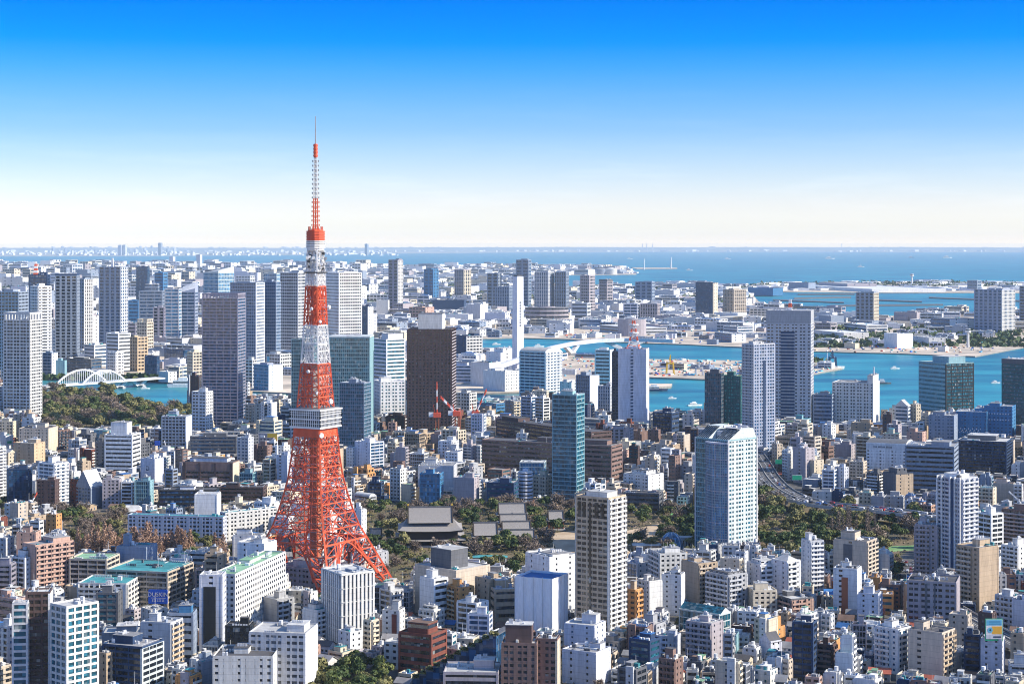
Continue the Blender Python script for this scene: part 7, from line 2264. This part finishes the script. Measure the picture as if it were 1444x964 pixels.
def shift(m, dx, dy):
    for v in m.v:
        v[:, 0] += dx; v[:, 1] += dy
def filler_shell(r, w, d, h, g, y, fine):
    q = r.random()
    if q < .26 and h > 12 and min(w, d) > 8:          # upper storeys set back
        h1 = h * r.uniform(.55, .8)
        P = shell(r, w, d, h1, g["fs"], g["rs"], y, g["wall"], g["glass"], g["roof"], g["rail"], ph=False, fine=False)
        P.pop("rooftop_plant", None)
        f = r.uniform(.6, .8); U = shell(r, w * f, d * f, h, g["fs"], g["rs"], y, g["wall"], g["glass"], g["roof"], g["rail"], ph=(r.random() < .6), fine=fine, z0=h1 + .28)
        dx, dy = r.choice([-1, 0, 1]) * (w * (1 - f) / 2 - .3), r.choice([0, 1]) * (d * (1 - f) / 2 - .3)
        for k, m in U.items():
            shift(m, dx, dy); P[k.split("#")[0] + "#u" + k[-1]] = m
    else:
        P = shell(r, w, d, h, g["fs"], g["rs"], y, g["wall"], g["glass"], g["roof"], g["rail"], ph=(r.random() < .75), fine=fine)
    if r.random() < .34 and h > 10 and w > 7:         # stair tower against one wall
        m = P["stair_tower"] = MB(); t = r.uniform(1.4, 2.2); hw = r.uniform(1.4, 2.4); x = r.choice([-1, 1]) * (w / 2 - hw - .9)
        m.box(x - hw, -d / 2 - t, 0, x + hw, -d / 2 - .02, h + r.uniform(1.2, 3), r.choice([g["wall"], "ltgrey", "offwhite", "mauve"]))
        n = int(h / 3.3)
        m.boxes([(x - .5, -d / 2 - t - .03, 1.6 + i * 3.3, x + .5, -d / 2 - t + .05, 2.7 + i * 3.3) for i in range(n)], "gdark")
    return P
MASS = MB()
def to_mass(P, x, y, a):
    c, s = math.cos(a), math.sin(a)
    for m in P.values():
        if not m.n:
            continue
        off = 0
        for v, l, t, mi in zip(m.v, m.l, m.t, m.m):
            vv = np.stack([v[:, 0] * c - v[:, 1] * s + x, v[:, 0] * s + v[:, 1] * c + y, v[:, 2]], 1)
            MASS.raw(vv, l - off, t, m.mats[int(mi[0])]); off += len(v)
fl = random.Random(123)
for k, (x, y, w, d, a, h, _) in enumerate(CANDS):
    r = random.Random(k * 31 + 5)
    g = design(x, y, w, d, h, r)
    fine = y < 1700
    if g["kind"] == "house":
        P = house_parts(w, d, h, g, r)
    else:
        P = filler_shell(r, w, d, h, g, y, fine)
    if k in PICK:
        px, py = to_px(x, y - d / 2, h * .5)
        st = max(1, round(h / 3.3)); stw = NUM[min(st, 18)] + "-storey"
        col = CW[g["wall"]]; rf = RW[g["roof"]]
        if g["kind"] == "house":
            base = [f"{col} house with {rf}", f"{stw} {col} gabled house with {rf}", f"small {col} gabled house with {rf}"]
        else:
            kw = "apartment block" if g["kind"] == "apartment_block" else "office block"
            sh = "slim" if w < .75 * h and w < 14 else "wide" if w > 1.6 * h else "plain"
            st_ = {"balc": "balcony fronted", "band": "banded", "nband": "banded", "wband": "boldly banded", "punch": "square windowed", "grid": "gridded", "mull": "glass fronted", "vert": "upright ribbed", "slot": "slit windowed", "blank": "blank fronted", "few": "sparsely windowed"}[g["fs"]]
            base = [f"{stw} {col} {kw} with {rf}", f"{stw} {st_} {col} {kw} with {rf}", f"{sh} {stw} {col} {kw} with {rf}", f"{sh} {st_} {stw} {col} block with {rf}"]
        o = assemble(g["kind"], x, y, a, P, filler_label(px, py, y, base), "house" if g["kind"] == "house" else "building")
    else:
        to_mass(P, x, y, a)

# small trees wherever a gap is left between the near blocks
rt = random.Random(64); nt_ = 0
for _ in range(4000):
    y = rt.uniform(965, 1650); x = rt.uniform(-.28, .28) * y
    ix, iy = int((x - GX0) / GS), int((y - GY0) / GS)
    if (occ[iy - 1:iy + 2, ix - 1:ix + 2] == 0).all():
        k = rt.choice(["olive", "bare", "olive"]); px, py = to_px(x, y)
        tree(k, x, y, rt.uniform(.42, .75), KIND_WORDS[k] + " in a gap between the crowded lower blocks", KIND_WORDS[k] + "s between the crowded blocks", rt); occ[iy - 1:iy + 2, ix - 1:ix + 2] = 8; nt_ += 1
        if nt_ >= 70:
            break
# --- the belt across the water and the far city: past counting
isl = random.Random(5); n_i = 0
HB = [(q["cx"], q["cy"], max(q["w"], q["d"]) * .75) for q in HEROES if q["D"] > 2600]
tries = 0
while n_i < 2500 and tries < 90000:
    tries += 1
    py = 347 + 186 / (isl.uniform(1.0, 1 / .155) if isl.random() < .75 else isl.uniform(1, 2.2)); px = isl.uniform(-60, 1504)
    if px > 470 and py < 400 and isl.random() < .45:
        continue
    x, y = gp(px, py)
    if not in_poly([px], [py], ISLES)[0]:
        continue
    left = px < 520 and py < 470
    k = y / 4500
    if (px > 790 and 498 < py < 545 or px > 1255 and 479 < py < 503) and isl.random() < .75:
        continue
    w, d = (isl.uniform(22, 55) * k ** .75, isl.uniform(22, 48) * k ** .75) if left or isl.random() < .35 else (isl.uniform(26, 90) * k ** .6, isl.uniform(20, 55) * k ** .6)
    if not in_poly([px - w * .6 * F / y, px + w * .6 * F / y], [py + .2, py + .2], ISLES).all() or not in_poly([px], [HY + F * CAMH / (y + d)], ISLES)[0] or not in_poly([px], [HY + F * CAMH / (y - d)], ISLES)[0]:
        continue
    if any((x - a) ** 2 + (y - b) ** 2 < (c + max(w, d) * .6) ** 2 for a, b, c in HB):
        continue
    px0, px1 = px - w * .5 * F / y, px + w * .5 * F / y
    h = isl.choice([8, 10, 12, 14, 18, 24]) * k ** .5 if not left else isl.choice([12, 16, 22, 30, 40, 52]) * min(k, 3) ** .45
    cap = cap_py(px0, px1, y)
    if cap:
        hm = CAMH - (cap - HY) * y / F
        h = min(h, hm)
    if px > 700 and 470 < py < 545:
        h = min(h, 11); w, d = w * .6, d * .6
    if h < 5:
        continue
    g = dict(wall=isl.choice(["white", "white", "offwhite", "ltgrey", "lav", "bluegrey", "ltgrey", "cream", "mauve"]), glass=isl.choice(["gblue", "gdark", "ggrey"]), roof=isl.choice(["rwhite", "rlight", "rgrey", "rlight", "rwhite", "rblue"]))
    fs = isl.choice(["band", "blank", "nband", "few", "grid", "blank"]); rs = isl.choice([fs, "few", "blank"])
    P = shell(isl, w, d, h, fs, rs, y, g["wall"], g["glass"], g["roof"], None, ph=(isl.random() < .5), fine=False)
    to_mass(P, x, y, -isl.uniform(.1, .7)); n_i += 1
mass = MASS.build("dense_city_blocks"); mass["kind"] = "stuff"; mass["label"] = "crowded lower city blocks between the larger buildings"
# far white town: simple blocks and clumps of green on the island edge and the far shore
FAR = MB(); ff = np.random.default_rng(8)
def far_blocks(n, x0, x1, ya, yb_, poly, sz, hz_, mats):
    got = 0
    for _ in range(n * 8):
        px, py = ff.uniform(x0, x1), ff.uniform(ya, yb_)
        if poly is not None and not in_poly([px], [py], poly)[0]:
            continue
        x, y = gp(px, py); w, d, h = ff.uniform(*sz) * y / F, ff.uniform(*sz) * y / F * 1.5, ff.uniform(*hz_) * y / F
        h = min(h, 300)
        FAR.boxes([(-w / 2, -d / 2, -1, w / 2, d / 2, h), (-w * .3, -d * .3, h + .5, w * .2, d * .3, h * 1.12)], str(ff.choice(mats)), ang=float(-ff.uniform(.1, .8)), off=(x, y, 0))
        got += 1
        if got >= n:
            return
LM = ["white", "white", "offwhite", "ltgrey", "lav", "white", "bluegrey"]
far_blocks(1500, -40, 470, 376, 405, ISLES, (2.0, 6), (1.5, 5), LM)
far_blocks(420, 470, 830, 375, 400, ISLES, (2.5, 12), (1.0, 3.2), LM)
far_blocks(260, 780, 1060, 402, 425, ISLES, (4, 16), (1.5, 4), LM + ["mauve"])
far_blocks(150, 1060, 1480, 397.5, 410, AIR, (5, 26), (1.0, 3.2), LM)
far_blocks(60, 800, 900, 373, 386, ISLES, (4, 12), (1.0, 3.0), LM)
far_blocks(620, -60, 560, 350, 360.6, None, (1.2, 6), (.7, 2.8), ["white", "white", "rwhite", "offwhite", "lav"])
far_blocks(700, 520, 1500, 349.5, 355, None, (1.5, 9), (.7, 2.4), ["white", "rwhite", "white", "offwhite"])
far_blocks(46, 70, 260, 352, 360, None, (1.4, 3.2), (2, 6), ["bluegrey", "white", "lav", "ltgrey"])
far_blocks(60, 900, 1180, 505, 530, ISLES, (3, 9), (.8, 2.0), ["white", "sign_cyan", "cream", "mauve"])
CB = ["crane_red", "sign_blue", "sign_cyan", "rteal", "amber", "white", "grey", "dkblue", "cream", "crane_brown"]
far_blocks(260, 905, 1170, 507, 530, ISLES, (1.2, 3.4), (.9, 1.9), CB)
far_blocks(160, 1150, 1400, 483, 497, ISLES, (1.2, 3.6), (.8, 1.6), CB)
far_blocks(140, 790, 1040, 466, 484, ISLES, (1.2, 3.6), (.8, 1.5), CB)
far_blocks(120, 790, 900, 503, 535, ISLES, (1.2, 3.4), (.8, 1.6), CB)
far_blocks(120, 570, 740, 452, 474, ISLES, (1.5, 4), (.8, 1.8), CB + LM)
fo = FAR.build("distant_city_blocks"); fo["kind"] = "stuff"; fo["label"] = "white distant town spread along the bay and the far shore"
for px, yt, w_, lab in ((170, 345.5, 5, "pale tower of the far shore pair, first"), (176, 345.5, 4.5, "pale tower of the far shore pair, second"), (226, 342.5, 4.5, "lone dark tower on the far shore skyline"), (517, 344, 4, "small dark tower on the far shore skyline beside the lattice tower"), (281, 359, 6, "white tower at the near bay shore, above the pale green glass tower"), (243, 362, 6, "small white tower at the near bay shore")):
    yb_ = 360 if yt < 350 else 376.5
    X, Y = gp(px, yb_); h = min(CAMH - (yt - HY) / F * Y, 342); w = w_ * Y / F
    root = empty("distant_tower", X, Y, 0, -.4); tag(root, {"pale tower of the far shore pair, first": "pale twin tower on the far shore, the one nearer the slate tower's side", "pale tower of the far shore pair, second": "pale twin tower on the far shore, the one toward the lone dark tower"}.get(lab, lab), "tower")
    m = MB(); m.box(-w / 2, -w / 2, -1, w / 2, w / 2, h, "bluegrey" if "dark" in lab else "lav"); m.build("wall", root); m = MB(); m.box(-w * .3, -w * .3, h + .5, w * .3, w * .3, h * 1.02, "grey"); m.build("penthouse", root)
# clumps of dark green along the island shores
GB = MB(); cs = []
for x0, x1, ya, yb_, n in ((480, 700, 395, 432, 500), (740, 1060, 405, 432, 450), (1040, 1440, 398, 404, 260), (1150, 1440, 462, 490, 260), (60, 230, 533, 537, 90), (1100, 1180, 505, 512, 90), (0, 470, 384, 420, 400)):
    for _ in range(n):
        px, py = ff.uniform(x0, x1), ff.uniform(ya, yb_); x, y = gp(px, py)
        if in_poly([px], [py], ISLES)[0] or in_poly([px], [py], AIR)[0]:
            q = ff.normal(size=(9, 3)) * np.array((1, 1, .35)) * 9 * (y / 5500) ** .7; q[:, 2] = np.abs(q[:, 2]) + 1; cs.append(q + (x, y, 0))
cs = np.concatenate(cs)
leaf_quads(GB, cs, 7.5, "green_leaf", ff, np.clip(ff.normal(.35, .2, len(cs)), 0, 1))
gb_ = GB.build("distant_woods"); gb_["kind"] = "stuff"; gb_["label"] = "dark green planting along the island shores"
